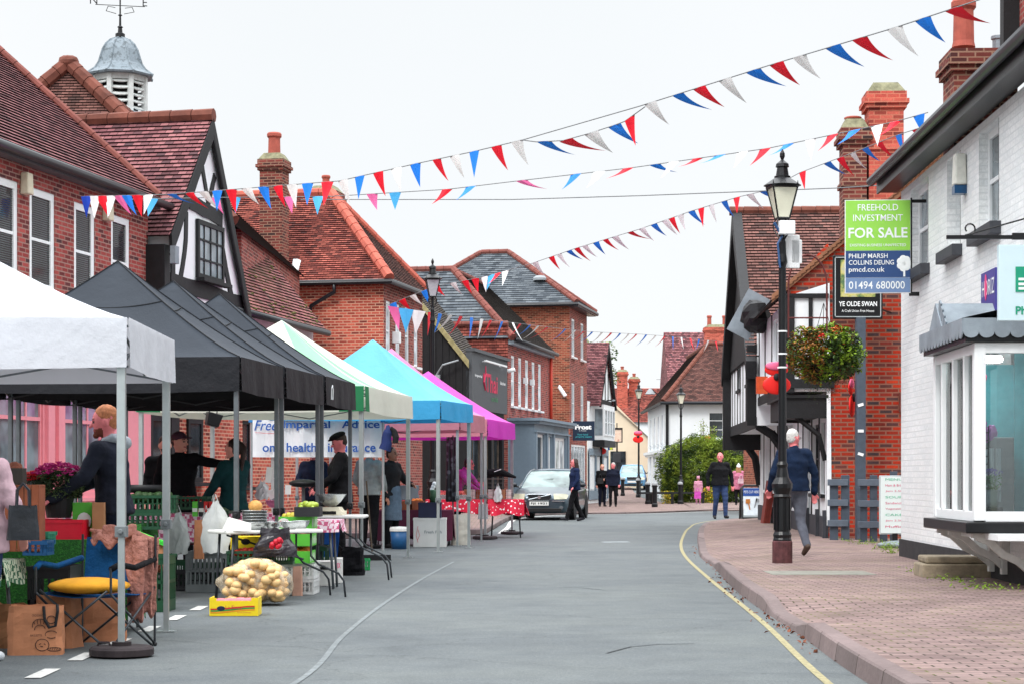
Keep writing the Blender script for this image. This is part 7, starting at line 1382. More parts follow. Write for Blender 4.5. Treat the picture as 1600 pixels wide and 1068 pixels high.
    mb = MB(); mb.bb(-.27, .27, f - .075, f - .03, .415, .525); pl_ = mb.build('number_plate', plain('plate_white', S(222, 224, 220), .4, var=.02), t, bevel=.004)
    if plate: text(pl_, 'lettering', plate, .07, (0, f - .076, .47), BLK, W=.45, bold=.02)
    mb = MB(); [mb.tube([(s_, y0 + 1.5, .955 * kz), (s_ + .5, y0 + 1.52, .99 * kz)], .009, 5) for s_ in (-.6, .05)]; mb.build('wiper', dk, t)
    return t
m = NT('car_paint_green_grey'); m.col(S(62, 78, 88)); m.set(Roughness=.28, Metallic=.5); m.p.inputs['Coat Weight'].default_value = .6; CP1 = m.m
m = NT('car_paint_light_blue'); m.col(S(110, 166, 206)); m.set(Roughness=.3, Metallic=.3); m.p.inputs['Coat Weight'].default_value = .5; CP2 = m.m
m = NT('car_paint_silver'); m.col(S(160, 170, 180)); m.set(Roughness=.3, Metallic=.6); m.p.inputs['Coat Weight'].default_value = .5; CP3 = m.m
car('dark green-grey saloon car parked by the kerb, facing the viewer', (1.12, 55.9, .0), radians(-9), CP1, 'FJI 1921')
car('light blue hatchback parked up the side street under the cream gable', (7.45, 119, gz(119) + .02), radians(-4), CP2, None, shape='hatch', H=1.5)
car('silver car at the left frame edge, only one corner showing', (-3.86, 9.25, 0), radians(182), CP3, None, H=1.5)
# ================================================================ market goods
def W3(px, py, d): return P(px, py, d)
def setg(o, g): o['group'] = g; return o
CARD = plain('cardboard', S(182, 128, 90), .85, var=.12, scale=5); KRAFT = plain('kraft_paper', S(190, 128, 92), .85, var=.15, scale=7, bump=.5, bscale=14); WOODC = plain('crate_wood_orange', S(150, 84, 56), .7, var=.3, scale=6)
GRS = NT('fake_grass'); c = GRS.ramp(GRS.noise(60, 3, .7), [(.3, S(24, 70, 26)), (.55, S(44, 112, 40)), (.75, S(70, 150, 56))]); GRS.col(c); GRS.set(Roughness=.95); GRS.bump(GRS.noise(90, 2), .9, .02); GRS = GRS.m
DGR = plain('crate_green', S(22, 66, 42), .45, var=.15); BGRN = plain('crate_bright_green', S(34, 150, 84), .45, var=.12); NVC = plain('crate_navy', S(28, 34, 66), .5); REDC = plain('crate_red', S(224, 24, 52), .35, var=.08); BLC = plain('crate_black', S(34, 34, 38), .5); BUC = plain('bucket_blue', S(30, 84, 132), .45); LIMEB = plain('box_lime_green', S(92, 190, 62), .5, var=.06); YELB = plain('box_yellow', S(244, 214, 32), .5, var=.05); WHB = plain('box_white', S(226, 226, 222), .6, var=.04)
def ging(name, a, b, k=22):
    m = NT(name); ch = m.n('ShaderNodeTexChecker'); ch.inputs['Scale'].default_value = k; ch.inputs['Color1'].default_value = a; ch.inputs['Color2'].default_value = b; m.l(m.coord('UV'), ch.inputs['Vector']); m.col(ch.outputs[0]); m.set(Roughness=.8); m.bump(m.noise(6, 3), .4, .04); return m.m
GPK = ging('gingham_pink', S(200, 90, 130), S(236, 214, 224)); GGN = ging('gingham_green', S(60, 110, 80), S(206, 216, 190))
m = NT('polka_dot_red'); v = m.n('ShaderNodeTexVoronoi'); v.inputs['Scale'].default_value = 9; v.inputs['Randomness'].default_value = .15; m.l(m.coord('UV'), v.inputs['Vector']); m.col(m.ramp(v.outputs['Distance'], [(.17, S(244, 236, 238)), (.2, S(214, 22, 60))])); m.set(Roughness=.7); POLK = m.m
def table(lab, c, w_, d, h, topm, legs_=STL, rz=0, cloth_=None, drop=.25, name='market_table', th=.035, wave=1, thin=False, legkind='straight', grp=None):
    t = thing(name, lab, 'table', (c[0], c[1], 0), rz, grp); mb = MB(); mb.bb(-w_ / 2, w_ / 2, -d / 2, d / 2, h - th, h); mb.build('tabletop', topm, t, bevel=.012)
    for x in (-w_ / 2 + .1, w_ / 2 - .1):
        for y in (-d / 2 + .08, d / 2 - .08):
            mb = MB()
            if legkind == 'curved' and x > 0: mb.tube([(x, y, h - th), (x, y, h * .62), (x + .08, y, h * .5), (x + .3, y, h * .36), (x + .36, y, h * .25), (x + .38, y, .01)], .011, 7)
            else: mb.tube([(x, y, h - th), (x + (.04 if x > 0 else -.04), y, .005)], .014, 7)
            mb.build('leg', legs_, t, smooth=True)
    mb = MB(); mb.tube([(-w_ / 2 + .1, 0, h - .05), (w_ / 2 - .1, 0, h - .3)], .01, 5); mb.build('brace', legs_, t)
    if cloth_:
        q = thing('tablecloth', cloth_[1], 'tablecloth', (c[0], c[1], 0), rz); mb = MB(); hw, hd = w_ / 2 + .012, d / 2 + .012
        per = [(-hw, -hd), (hw, -hd), (hw, hd), (-hw, hd)]
        mb.add([(x, y, h + .006) for x, y in per], [(0, 1, 2, 3)])
        for i in range(4):
            a, b = Vector((*per[i], 0)), Vector((*per[(i + 1) % 4], 0)); n = Vector(((b - a).y, -(b - a).x, 0)).normalized(); N = max(8, int((b - a).length * 18)); rows = []
            for k in range(7):
                r = []
                for j in range(N + 1):
                    u = j / N; z = h + .006 - drop * k / 6 * (1 + .1 * sin(u * 9 + i * 2)); bulge = (.02 + .022 * sin(u * N * .9 + i)) * k / 6 * wave; p = a.lerp(b, u) + n * bulge; r.append((p.x, p.y, z))
                rows.append(r)
            mb.grid(rows[::-1])
        mb.build('cloth', cloth_[0], q, smooth=False)
    return t
def crate(lab, c, w_, d, h, mat, rz=0, slots=True, cat='crate', grp=None, rx=0, name='plastic_crate', fill=None):
    t = thing(name, lab, cat, c, rz, grp); t.rotation_euler = (rx, 0, rz); mb = MB(); th = .012; mb.bb(-w_ / 2, w_ / 2, -d / 2, d / 2, 0, .012)
    def side(L_, f):
        if not slots: f(-L_ / 2, L_ / 2, 0, h); return
        f(-L_ / 2, L_ / 2, 0, h * .2); f(-L_ / 2, L_ / 2, h * .84, h)
        n = max(4, int(L_ / .045)); [f(-L_ / 2 + L_ * k / n, -L_ / 2 + L_ * k / n + .016, h * .2, h * .84) for k in range(n)]; f(L_ / 2 - .016, L_ / 2, h * .2, h * .84); f(-L_ / 2, L_ / 2, h * .5, h * .56)
    for s in (-1, 1):
        side(w_, lambda a, b, z0, z1: mb.bb(a, b, s * d / 2 - th / 2, s * d / 2 + th / 2, z0 + .0005, z1)); side(d - th * 1.1, lambda a, b, z0, z1: mb.bb(s * w_ / 2 - th / 2, s * w_ / 2 + th / 2, a, b, z0 + .0005, z1))
    mb.bb(-w_ / 2 - .012, w_ / 2 + .012, -d / 2 - .014, -d / 2 - .007, h - .025, h + .003); mb.bb(-w_ / 2 - .012, w_ / 2 + .012, d / 2 + .007, d / 2 + .014, h - .025, h + .003)
    mb.build('crate_body', mat, t)
    if fill: produce(t, fill, w_ * .88, d * .88, h * .75, max(6, int(w_ * d * 260)))
    return t
FR = dict(apple=(plain('apple_green', S(160, 180, 60), .35, var=.2), .038), orange=(plain('fruit_orange', S(232, 130, 50), .45, var=.15), .036), tomato=(plain('tomato_red', S(206, 60, 44), .3, var=.15), .033), onion=(plain('onion_brown', S(150, 84, 60), .5, var=.3), .035), potato=(plain('potato_tan', S(208, 168, 118), .6, var=.25), .045), meat=(plain('meat_pink', S(224, 110, 100), .4, var=.35, scale=20), .05), berry=(plain('berry_red', S(190, 26, 50), .4, var=.3), .02), leafy=(plain('veg_leaf_green', S(44, 70, 34), .6, var=.6, scale=30), .04), lemon=(plain('lemon_yellow', S(226, 206, 80), .5, var=.15), .033), peach=(plain('peach_pink', S(236, 150, 130), .5, var=.2), .038), plum=(plain('grape_purple', S(110, 30, 60), .4, var=.3), .024))
def produce(parent, kind, w_, d, z, n):
    m_, r = FR[kind]; mb = MB(); n = int(n * 1.3)
    for i in range(n): mb.ball((random.uniform(-w_ / 2 + r, w_ / 2 - r), random.uniform(-d / 2 + r, d / 2 - r), z + random.uniform(0, r * 1.2)), r * random.uniform(.85, 1.12), 10, 7, sc=(1, 1, .92 if kind != 'potato' else .8), jit=.03)
    return tag(mb.build('produce', m_, parent, smooth=True), kind='stuff') if n > 100 else mb.build('produce', m_, parent, smooth=True)
def cbox(lab, c, w_, d, h, mats, rz=0, open_=None, rx=0, cat='box', name='cardboard_box', grp=None, flaps=False, hole=False, ry=0, txt=None, inner=None):
    t = thing(name, lab, cat, c, rz, grp); t.rotation_euler = (rx, ry, rz); mb = MB(); th = .008
    mb.bb(-w_ / 2, w_ / 2, -d / 2, d / 2, 0, th)
    for s in (-1, 1): mb.bb(-w_ / 2, w_ / 2, s * (d / 2 - th / 2) - th / 2, s * (d / 2 - th / 2) + th / 2, th, h); mb.bb(s * (w_ / 2 - th / 2) - th / 2, s * (w_ / 2 - th / 2) + th / 2, -d / 2 + th, d / 2 - th, th, h - .001)
    if not open_: mb.bb(-w_ / 2 + th, w_ / 2 - th, -d / 2 + th, d / 2 - th, h - th, h - .002)
    mb.build('carton', mats, t, bevel=.002)
    if hole: mb = MB(); mb.bb(-.045, .045, -d / 2 - .0025, -d / 2, h * .66, h * .66 + .03); mb.build('hand_hole', BLK, t)
    if open_ and open_ != 'empty': produce(t, open_, w_ * .9, d * .9, h * .8, min(99, max(6, int(w_ * d * 300))))
    if txt:
        for (s, hh, x, z, w2, m_) in txt: text(t, 'lettering', s, hh, (x, -d / 2 - .001, z), m_, W=w2, ext=.001, bold=.02)
    return t
# ---- near stall: table with fake grass, flowers, crates
T1 = .72
table('trestle table under a fake-grass cloth in the near stall, carrying the red crate', (-3.5, 15.0), 1.15, .8, T1, CARD, cloth_=(GRS, 'dark green fake-grass cloth draped over the near stall table'), drop=.58)
table('low side table with a green gingham cloth at the near left', (-3.95, 13.35), .95, .6, .62, CARD, cloth_=(GGN, 'green and white gingham cloth on the low side table at the near left'), drop=.16)
qq = thing('grass_drape', 'strip of dark green fake grass hanging below the gingham cloth', 'drape', (-3.95, 13.3, 0)); mb = MB(); mb.grid([[(-.45 + k * .06, -.27 + .015 * sin(k), z) for k in range(14)] for z in (.02, .25, .47)]); mb.build('sheet', GRS, qq, solid=.01)
RC = crate('bright red plastic crate on the fake-grass table', W3(97, 845, 14.85), .38, .32, .17, REDC, slots=False)
def flowerpot(lab, c, r, hgt, fm, pot=True, n=3800, sc=1):
    o = thing('flower_pot', lab, 'potted plant', c, 0); mb = MB()
    if pot: p = MB(); p.lathe([(r * .5, 0), (r * .62, .16), (r * .66, .16), (r * .66, .18), (r * .55, .17)], n=16); p.build('pot', PLB, o)
    for i in range(n):
        a = random.uniform(0, 6.283); h = random.random(); rr = r * (.55 + .5 * sin(pi * min(1, h * .75 + .18))) * random.random() ** .35
        mb.leaf((rr * cos(a), rr * sin(a), .15 + h * hgt * .8), random.uniform(.010, .02) * sc, 0 if noise.noise(Vector((rr * cos(a) * 18, rr * sin(a) * 18, h * 6))) > .1 else 1, .4)
    mb.build('foliage', [plain('mum_leaf', S(84, 104, 62), .7, var=.4), plain('mum_leaf_deep', S(44, 58, 36), .7, var=.3)], o)
    f = MB()
    for i in range(230):
        a = random.uniform(0, 6.283); rr = r * 1.1 * random.random() ** .5; z = .13 + hgt * (.62 + .5 * sqrt(max(0, 1 - (rr / r / 1.15) ** 2))) - random.random() * .03; c_ = Vector((rr * cos(a), rr * sin(a), z))
        for k in range(12): b = k * pi / 6; f.leaf(c_ + Vector((.011 * cos(b), .011 * sin(b), .004)), .013, 0, .4)
    f.build('blossom', fm, o); return o
pz_ = W3(92, 808, 14.95); flowerpot('big pot of magenta chrysanthemums standing in the red crate', pz_ + Vector((0, 0, 0)), .19, .27, plain('petal_magenta', S(196, 40, 130), .6, var=.25, scale=40))
flowerpot('pot of small red flowers half hidden behind the magenta chrysanthemums', W3(52, 798, 15.0), .15, .16, plain('petal_red', S(206, 30, 40), .6, var=.2), n=1200)
o = cbox('green banana box with a round white emblem beside the red crate', W3(133, 842, 15.05), .17, .2, .29, LIMEB, rz=.1); mb = MB(); mb.ball((.01, -.151, .15), .055, sc=(1, .05, 1.2)); mb.build('emblem', WHB, o)
cbox('brown cardboard box standing right of the green banana box', W3(156, 842, 14.95), .09, .25, .29, CARD, rz=.1)
o = thing('wooden_crate', 'tall slatted orange wood crate standing on end behind the black handbag', 'crate', W3(39, 860, 13.6)); mb = MB()
for k in range(5): mb.bb(-.13 + k * .05, -.085 + k * .05, -.1, -.09, 0, .47)
mb.bb(-.13, .12, -.089, .1, .0, .012); mb.bb(-.13, .12, -.09, .1, .455, .47); mb.bb(.108, .12, -.09, .1, .012, .455); mb.bb(-.13, -.118, -.09, .1, .012, .455); mb.build('slats', WOODC, o, bevel=.003)
cbox('clear punnet box of brown onions on the tall wooden crate', W3(24, 757, 13.6), .13, .12, .12, plain('box_dark', S(60, 56, 50), .5), open_='onion')
crate('teal green crate beside the tall wooden crate', W3(66, 850, 13.9), .13, .25, .09, plain('crate_teal', S(50, 140, 110), .5)); crate('small dark blue crate in front of the teal crate', W3(60, 866, 13.5), .16, .22, .1, BUC)
crate('black slotted crate standing under the near table', (-3.38, 14.2, 0), .3, .4, .55, BLC)
o = thing('white_bucket', 'round white tub under the fake-grass table, behind the camping chair', 'tub', (-3.15, 14.25, 0)); mb = MB(); mb.lathe([(.13, 0), (.155, .42), (.165, .42), (.165, .44), (.15, .44)], n=20); mb.build('tub', WHB, o, smooth=True)
# shopping bags
b_ = bag('shopping_bag', 'kraft brown shopping bag with croissant and bread drawings and black handles', at(57, 13.05), .36, .33, .19, KRAFT, rz=.12, cat='shopping bag', handle=False, taper=.98, crumple=.012)
mb = MB(); mb.tube([(.06, -.1, .33), (.07, -.125, .24), (.1, -.13, .19), (.14, -.125, .2), (.155, -.12, .3), (.15, -.1, .34)], .011, 6); mb.build('handle', BLK, b_)
mb = MB(); DRW = plain('print_ink', S(60, 44, 40), .8)
def ring(cx, cz, rx, rz_, a0=0, a1=2 * pi, n=18): mb.tube([(cx + rx * cos(a0 + (a1 - a0) * k / n), -.1, cz + rz_ * sin(a0 + (a1 - a0) * k / n)) for k in range(n + 1)], .0028, 4)
ring(.05, .07, .045, .04); [ring(.05, .07, .02, .01, a, a + 1) for a in (0, 2, 4)]; ring(.035, .2, .05, .045, .2, 3.4); ring(.035, .175, .035, .03, .2, 3.3); [mb.tube([(.0 + k * .02, -.1, .21), (-.005 + k * .022, -.1, .245 - abs(k - 1.5) * .008)], .0025, 4) for k in range(4)]; ring(.11, .14, .04, .025, .4, 5.5); ring(.13, .04, .045, .012, 0, 6.28); [mb.tube([(.1 + k * .015, -.1, .035), (.107 + k * .015, -.1, .05)], .002, 4) for k in range(5)]; ring(.11, .24, .028, .026)
mb.build('printed_drawings', DRW, b_); text(b_, 'lettering', 'CROISSANT', .014, (.02, -.1, .27), DRW, W=.075); text(b_, 'lettering', 'BAGUETTE', .014, (.01, -.1, .135), DRW, W=.075)
b_ = bag('shopping_bag', 'plain brown paper bag leaning between the printed bag and the chair', at(92, 13.6), .3, .36, .2, KRAFT, rz=-.3, cat='bag', handle=False, crumple=.02)
bag('shopping_bag', 'low crumpled brown bag of packing paper behind the printed shopping bag', at(30, 13.6), .34, .3, .26, CARD, cat='bag', handle=False, crumple=.04)
bag('shopping_bag', 'tall brown paper sack under the camping chair seat', at(160, 14.1), .34, .36, .2, KRAFT, rz=.2, cat='bag', handle=False, crumple=.02)
# camping chair
ch = thing('camping_chair', 'folding blue camping chair with dark crossed legs by the white gazebo leg', 'chair', (-2.93, 13.5, 0), -.35)
CB = fabric('chair_blue', S(24, 92, 152)); TB = plain('chair_tube', S(70, 74, 78), .4, metal=.6)
hw = .3
mb = MB(); mb.grid([[(x, .28 + .12 * (z - .42) - .03 * cos(x * 4), z) for x in (-.26, -.13, 0, .13, .26)] for z in (.4, .52, .66, .77)]); mb.build('backrest', CB, ch, solid=.008)
mb = MB(); mb.grid([[(x, y, .4 - .05 * cos(x * 4) + .02 * (y < 0)) for x in (-.27, -.13, 0, .13, .27)] for y in (-.26, -.1, .1, .28)]); mb.build('seat', CB, ch, solid=.008)
for a, b in (((-hw, -.28, 0), (hw * .9, -.28, .42)), ((hw, -.28, 0), (-hw * .9, -.28, .42)), ((-hw, .28, 0), (hw * .9, .28, .42)), ((hw, .28, 0), (-hw * .9, .28, .42)), ((-hw, -.28, .02), (-hw, .3, .42)), ((-hw, .3, .02), (-hw, -.28, .4)), ((hw, -.28, .02), (hw, .3, .42)), ((hw, .3, .02), (hw, -.28, .4))): mb = MB(); mb.tube([a, b], .009, 7); mb.build('leg', TB, ch, smooth=True)
for s in (-1, 1): mb = MB(); mb.tube([(s * hw, .3, .02), (s * hw, .31, .79)], .009, 7); mb.build('back_upright', TB, ch); mb = MB(); mb.tube([(s * hw, -.28, .4), (s * hw, -.28, .58)], .009, 7); mb.build('front_upright', TB, ch); mb = MB(); mb.tube([(s * hw, .3, .62), (s * (hw + .02), .0, .57), (s * (hw + .02), -.2, .6), (s * hw, -.28, .57)], .022, 7); mb.build('armrest', CB if s < 0 else BLKF, ch, smooth=True)
for sx_ in (-1, 1):
    for sy_ in (-.28, .3): mb = MB(); mb.ball((sx_ * hw, sy_, .014), .018); mb.build('foot', PLB, ch)
cu_ = thing('cushion', 'mustard yellow cushion on the seat of the blue camping chair', 'cushion', (-2.95, 13.4, .4), -.3); mb = MB(); mb.ball((0, 0, .045), .3, 22, 10, sc=(.95, .8, .2)); vs = mb.v
for v in vs:
    k = max(abs(v.x) / .285, abs(v.y) / .24, 1e-3); r_ = sqrt((v.x / .285) ** 2 + (v.y / .24) ** 2); f = 1 + .22 * (r_ / k - 1) * r_; v.x *= f; v.y *= f
mb.build('cover', plain('cushion_mustard', S(226, 160, 40), .85, var=.12, scale=8, bump=.4, bscale=18), cu_, smooth=True)
jk = thing('jacket', 'dusty pink-brown denim jacket draped over the back of the blue camping chair', 'jacket', (-2.74, 13.7, -.07), -.2)
JK = fabric('denim_rose_brown', S(176, 122, 110), .7, 20, k=.9)
def hang(name, x0, x1, Lf, top, par, seed, y0=-.05, cols=40, rws=16, pinch=0):
    rows = []
    for k in range(rws + 1):
        s_ = k / rws; r = []
        for j in range(cols + 1):
            u = j / cols; x = x0 + (x1 - x0) * u; L_ = Lf(u); f = noise.noise(Vector((x * 13 + seed, s_ * 1.1, seed))) * .035 + .016 * sin(x * 27 + 2.2 * s_ + seed) * (.2 + s_)
            xx = x * (1 - pinch * s_) + .02 * noise.noise(Vector((seed, x * 4, s_ * 5))); r.append((xx, y0 - .02 * s_ + f, top(u) - L_ * s_ + .01 * noise.noise(Vector((x * 20, seed, 1)))))
        rows.append(r)
    mb = MB(); mb.grid(rows); return mb.build(name, JK, par, smooth=True, solid=.012)
ss = lambda t: max(0, min(1, t)) ** 2 * (3 - 2 * max(0, min(1, t)))
hang('jacket_body', -.26, .2, lambda u: .08 + .1 * u + .4 * ss((u - .5) / .3) + .03 * sin(u * 25), lambda u: .9 - .05 * ss((u - .75) / .25), jk, 1.3)
hang('jacket_lining', -.02, .21, lambda u: .55 + .03 * sin(u * 17), lambda u: .88 - .04 * u, jk, 6.1, y0=.03)
hang('sleeve', .08, .19, lambda u: .6 + .02 * sin(u * 9), lambda u: .86, jk, 3.7, y0=-.1, cols=16, pinch=.12)
hang('collar', -.16, .1, lambda u: .09, lambda u: .93 + .01 * sin(u * 9), jk, 9.2, y0=-.075, cols=24, rws=5)
# ---- second stall: back tables, hanging bags, green crates
table('back table of the vegetable stall under a pink gingham cloth', (-3.55, 21.2), 2.6, .8, .8, CARD, cloth_=(GPK, 'pink and white gingham cloth on the back vegetable table'), drop=.34)
table('side table of the vegetable stall under dark green fake grass', (-4.15, 19.0), 1.1, .8, .74, CARD, cloth_=(GRS, 'dark green fake-grass cloth on the vegetable stall side table'), drop=.4)
GG = 'dark green produce crates'
for lab, px, py, d, w_, h, rz, f in (('dark green crate of leafy greens at the left of the vegetable stall', 236, 800, 19.0, .5, .17, .1, 'leafy'), ('dark green crate stacked behind the tilted grass box', 226, 826, 18.8, .4, .16, .3, None), ('dark green crate of small dark red berries on the gingham table', 296, 795, 20.9, .42, .14, 0, 'berry'), ('dark green crate standing beneath the vegetable table, behind the black crate', 262, 905, 20.8, .4, .3, .1, None), ('dark green crate on the ground beneath the gingham table', 325, 897, 20.6, .34, .28, -.1, None), ('long dark green crate holding onions above the potato sack', 408, 880, 18.7, .62, .13, .05, 'tomato'), ('dark green crate at the near right of the vegetable stall table', 345, 820, 20.9, .2, .16, 0, 'leafy')):
    o = crate(lab, W3(px, py, d), w_, .34, h, DGR, rz=rz, grp=GG, fill=f)
    if 'ground' in lab or 'beneath' in lab: o.location.z = .0
o = crate('black crate of mixed goods on the ground under the vegetable table', W3(292, 890, 20.4), .5, .34, .2, BLC); o.location.z = .01
o = cbox('open cardboard box lined with bright green fake grass, tipped on its corner', W3(228, 868, 17.8), .24, .2, .16, CARD, rz=.2, ry=.5); mb = MB(); mb.box((-.02, -.02, .17), (.3, .24, .04), Ry(-.12)); mb.build('grass_lining', plain('grass_bright', S(60, 200, 60), .9, var=.3, scale=40, bump=.6), o)
o = thing('bowl', 'black shallow basin behind the fake-grass table, below the pink-brick corner', 'bowl', W3(228, 772, 19.3)); mb = MB(); mb.lathe([(.1, 0), (.22, .1), (.24, .1), (.2, .02)], n=18); mb.build('bowl', PLB, o, smooth=True)
def carrier(lab, c, w_, h, mat, grp='hanging carrier bags'):
    t = thing('carrier_bag', lab, 'carrier bag', c, random.uniform(-.3, .3), grp); mb = MB(); rows = []
    for k in range(11):
        z = -h * k / 10; f = (.16 + .84 * min(1, k / 4)) if k < 9 else .96; rows.append([(x * w_ / 2 * f + .012 * sin(k * 1.3 + x * 5), -.03 * f * cos(x * 1.5) * (1 + .5 * sin(x * 11 + k)), z + .01 * sin(x * 7)) for x in [-1 + i * .2 for i in range(11)]])
    mb.grid(rows); mb.grid([[(x, -y * 1.1 + .002, z) for x, y, z in r][::-1] for r in rows]); mb.build('bag_body', mat, t, smooth=True); mb = MB(); mb.tube([(-.03, 0, -.02), (0, 0, .07), (.03, 0, -.02)], .006, 5); mb.build('handle', mat, t); return t
PBG = plain('polythene_grey', S(184, 190, 190), .35, var=.1, bump=.4, bscale=14); PBW = plain('polythene_white', S(212, 216, 216), .35, var=.06, bump=.4, bscale=14)
carrier('grey-white carrier bag hanging left, by the near white gazebo leg', W3(279, 800, 19.6), .22, .42, PBG); carrier('fullest white carrier bag hanging with a knotted neck left of the white table', W3(337, 782, 19.4), .3, .52, PBW); carrier('slim grey carrier bag hanging behind the full white one', W3(322, 800, 19.9), .2, .42, PBG)
bag('paper_bag', 'narrow brown paper bag hanging beside the gingham cloth', W3(311, 872, 19.7), .1, .4, .05, KRAFT, handle=False)
for lab, px, c_, g in (('pair of lime green vegetable packets standing on the gingham table', 305, LIMEB, 0), ('dark packet between the lime and red packets', 315, BLC, 0), ('bright red packet standing on the gingham table', 323, plain('packet_red', S(206, 40, 40), .4), 0), ('second red packet with a white band beside the first', 329, plain('packet_red', S(206, 40, 40), .4), 1)):
    o = cbox(lab, W3(px, 806, 20.5), .055, .05, .16, c_, name='food_packet', cat='packet'); mb = MB(); mb.bb(-.0265, .0265, -.0275, -.0255, .05, .09); mb.build('band', WHB, o) if g or 'lime' in lab else None
for lab, x, y, w_, h, m_, f in (('tall black crate on the ground left of the white mesh crates', -2.75, 20.4, .4, .5, BLC, None), ('stack of grey crates in shadow behind the potato sack', -3.15, 20.2, .5, .42, PLG, None), ('low black crate of dark vegetables behind the near white gazebo leg', -4.0, 18.2, .5, .3, BLC, 'leafy'), ('big dark box in shadow at the back of the black gazebos', -4.6, 20.6, .7, .7, DRK, None), ('dark green crate of onions behind the brown jacket', -3.3, 17.3, .45, .5, DGR, 'onion'), ('navy crate at the back of the stall below the woman with the ponytail', -2.9, 21.7, .5, .6, NVC, None), ('green crate of mixed vegetables between the jacket and the carrier bag', -3.75, 17.6, .42, .62, DGR, 'tomato')): crate(lab, (x, y, .003), w_, .4, h, m_, rz=random.uniform(-.2, .2), fill=f)
# white table with bowls
wt_ = table('long white folding table top with steel bowls, in front of the vegetable stall', (-2.42, 18.85), 1.02, .5, .69, WHB, rz=.55, legs_=BLS, legkind='curved')
STEEL = plain('bowl_steel', S(186, 190, 190), .25, metal=.75, var=.1)
def bowl(lab, c, r, n=1, m_=STEEL, hh=.075):
    t = thing('bowl', lab, 'bowl', c, 0, 'steel bowls on the white table'); 
    for k in range(n): mb = MB(); z = k * .028; mb.lathe([(r * .45, z), (r * .55, z + .003), (r * .9, z + hh * .6), (r, z + hh), (r * 1.04, z + hh), (r * 1.04, z + hh + .004), (r * .97, z + hh + .004), (r * .85, z + hh * .6), (r * .4, z + .012)], n=22); mb.build('bowl', m_, t, smooth=True)
    return t
def onT(px, d, z=.69): return (((px - 800) * d / F), d, z)
bowl('stack of five nested bowls at the left of the white table', onT(398, 18.65), .125, 5); bowl('steel bowl in the middle of the white table', onT(427, 18.7), .088, 1); bowl('steel bowl right of the middle one on the white table', onT(453, 18.85), .1, 1); bowl('steel bowl nearest the green fruit boxes', onT(470, 19.2), .09, 1); bowl('steel bowl half behind the nested stack', onT(408, 19.0), .09, 1)
o = thing('melon', 'round orange melon on top of the nested bowls', 'melon', onT(399, 18.7, .88)); mb = MB(); mb.ball((0, 0, .04), .07, 16, 10, sc=(1, 1, .85)); mb.build('melon', plain('melon_orange', S(204, 150, 80), .6, var=.2, scale=30), o, smooth=True)
o = thing('price_card', 'white folded card leaning at the left end of the white table', 'card', onT(366, 18.4, .69)); mb = MB(); mb.prism([(-.12, 0, 0), (.16, 0, 0), (.16, .02, .07), (-.06, .04, .13)], (0, .004, 0)); mb.build('card', WHB, o)
bowl('pink bowl of berries under the white price cards', W3(429, 792, 20.6), .1, 1, plain('bowl_pink', S(206, 120, 160), .5)); 
for i, (px, py) in enumerate(((424, 772), (432, 768), (450, 765), (420, 742), (436, 738))): o = thing('price_card', ('left', 'right', 'lone upright', 'tall left', 'tall right')[i] + ' white price card on a stick over the fruit behind the bowls', 'price card', W3(px, py + 18, 20.7), random.uniform(-.3, .3), 'white price cards on sticks'); mb = MB(); mb.box((0, 0, .13), (.065, .004, .1 if i < 3 else .17), Ry(random.uniform(-.4, .4))); mb.build('card', WHB, o); mb = MB(); mb.tube([(0, 0, 0), (0, 0, .1)], .003, 4); mb.build('stick', WHB, o)
table('produce table behind the bowls under a pink gingham edge', (-2.45, 20.75), 1.2, .6, .74, CARD, cloth_=(GPK, 'pink gingham cloth on the produce table behind the bowls'), drop=.12)
cbox('open box of green apples behind the green fruit boxes', W3(482, 806, 19.6), .26, .3, .1, BLC, open_='apple')
# stack of bright green fruit boxes on white mesh crates
FGR = 'bright green fruit boxes stacked on the white crates'; LG_ = plain('label_red', S(206, 50, 70), .5)
for k, (lab, f) in enumerate((('bottom green fruit box of the stack, oranges showing', 'orange'), ('middle green fruit box of the stack, peaches showing', 'peach'), ('top green fruit box of the stack', 'lemon'))):
    o = cbox(lab, (-2.22 + .01 * k, 19.75, .325 + k * .175), .34, .42, .125, LIMEB, rz=-.04, open_=f, grp=FGR, name='fruit_box', cat='fruit box', txt=[('pas', .045, -.11, .062, .09, LG_)]); mb = MB(); mb.ball((-.115, -.211, .062), .06, 16, 8, sc=(1, .02, .8)); mb.build('label_oval', WHB, o)
    mb = MB(); [mb.ball((.171, -.15 + q * .1, .06), .035, sc=(.05, .6, 1.3)) for q in range(4)]; mb.build('fruit_print', WHB, o)
MSH = plain('mesh_white', S(214, 216, 214), .5)
for k in range(2): o = crate('%s white mesh crate under the green fruit boxes' % ('lower', 'upper')[k], (-2.2, 19.8, .005 + k * .157), .36, .42, .15, MSH, rz=-.04, grp='white mesh crates')
bag('paper_bag', 'flattened pinkish paper sack beside the white mesh crates', at(465, 19.5), .1, .3, .06, plain('sack_pinkish', S(206, 160, 140), .8), handle=False)
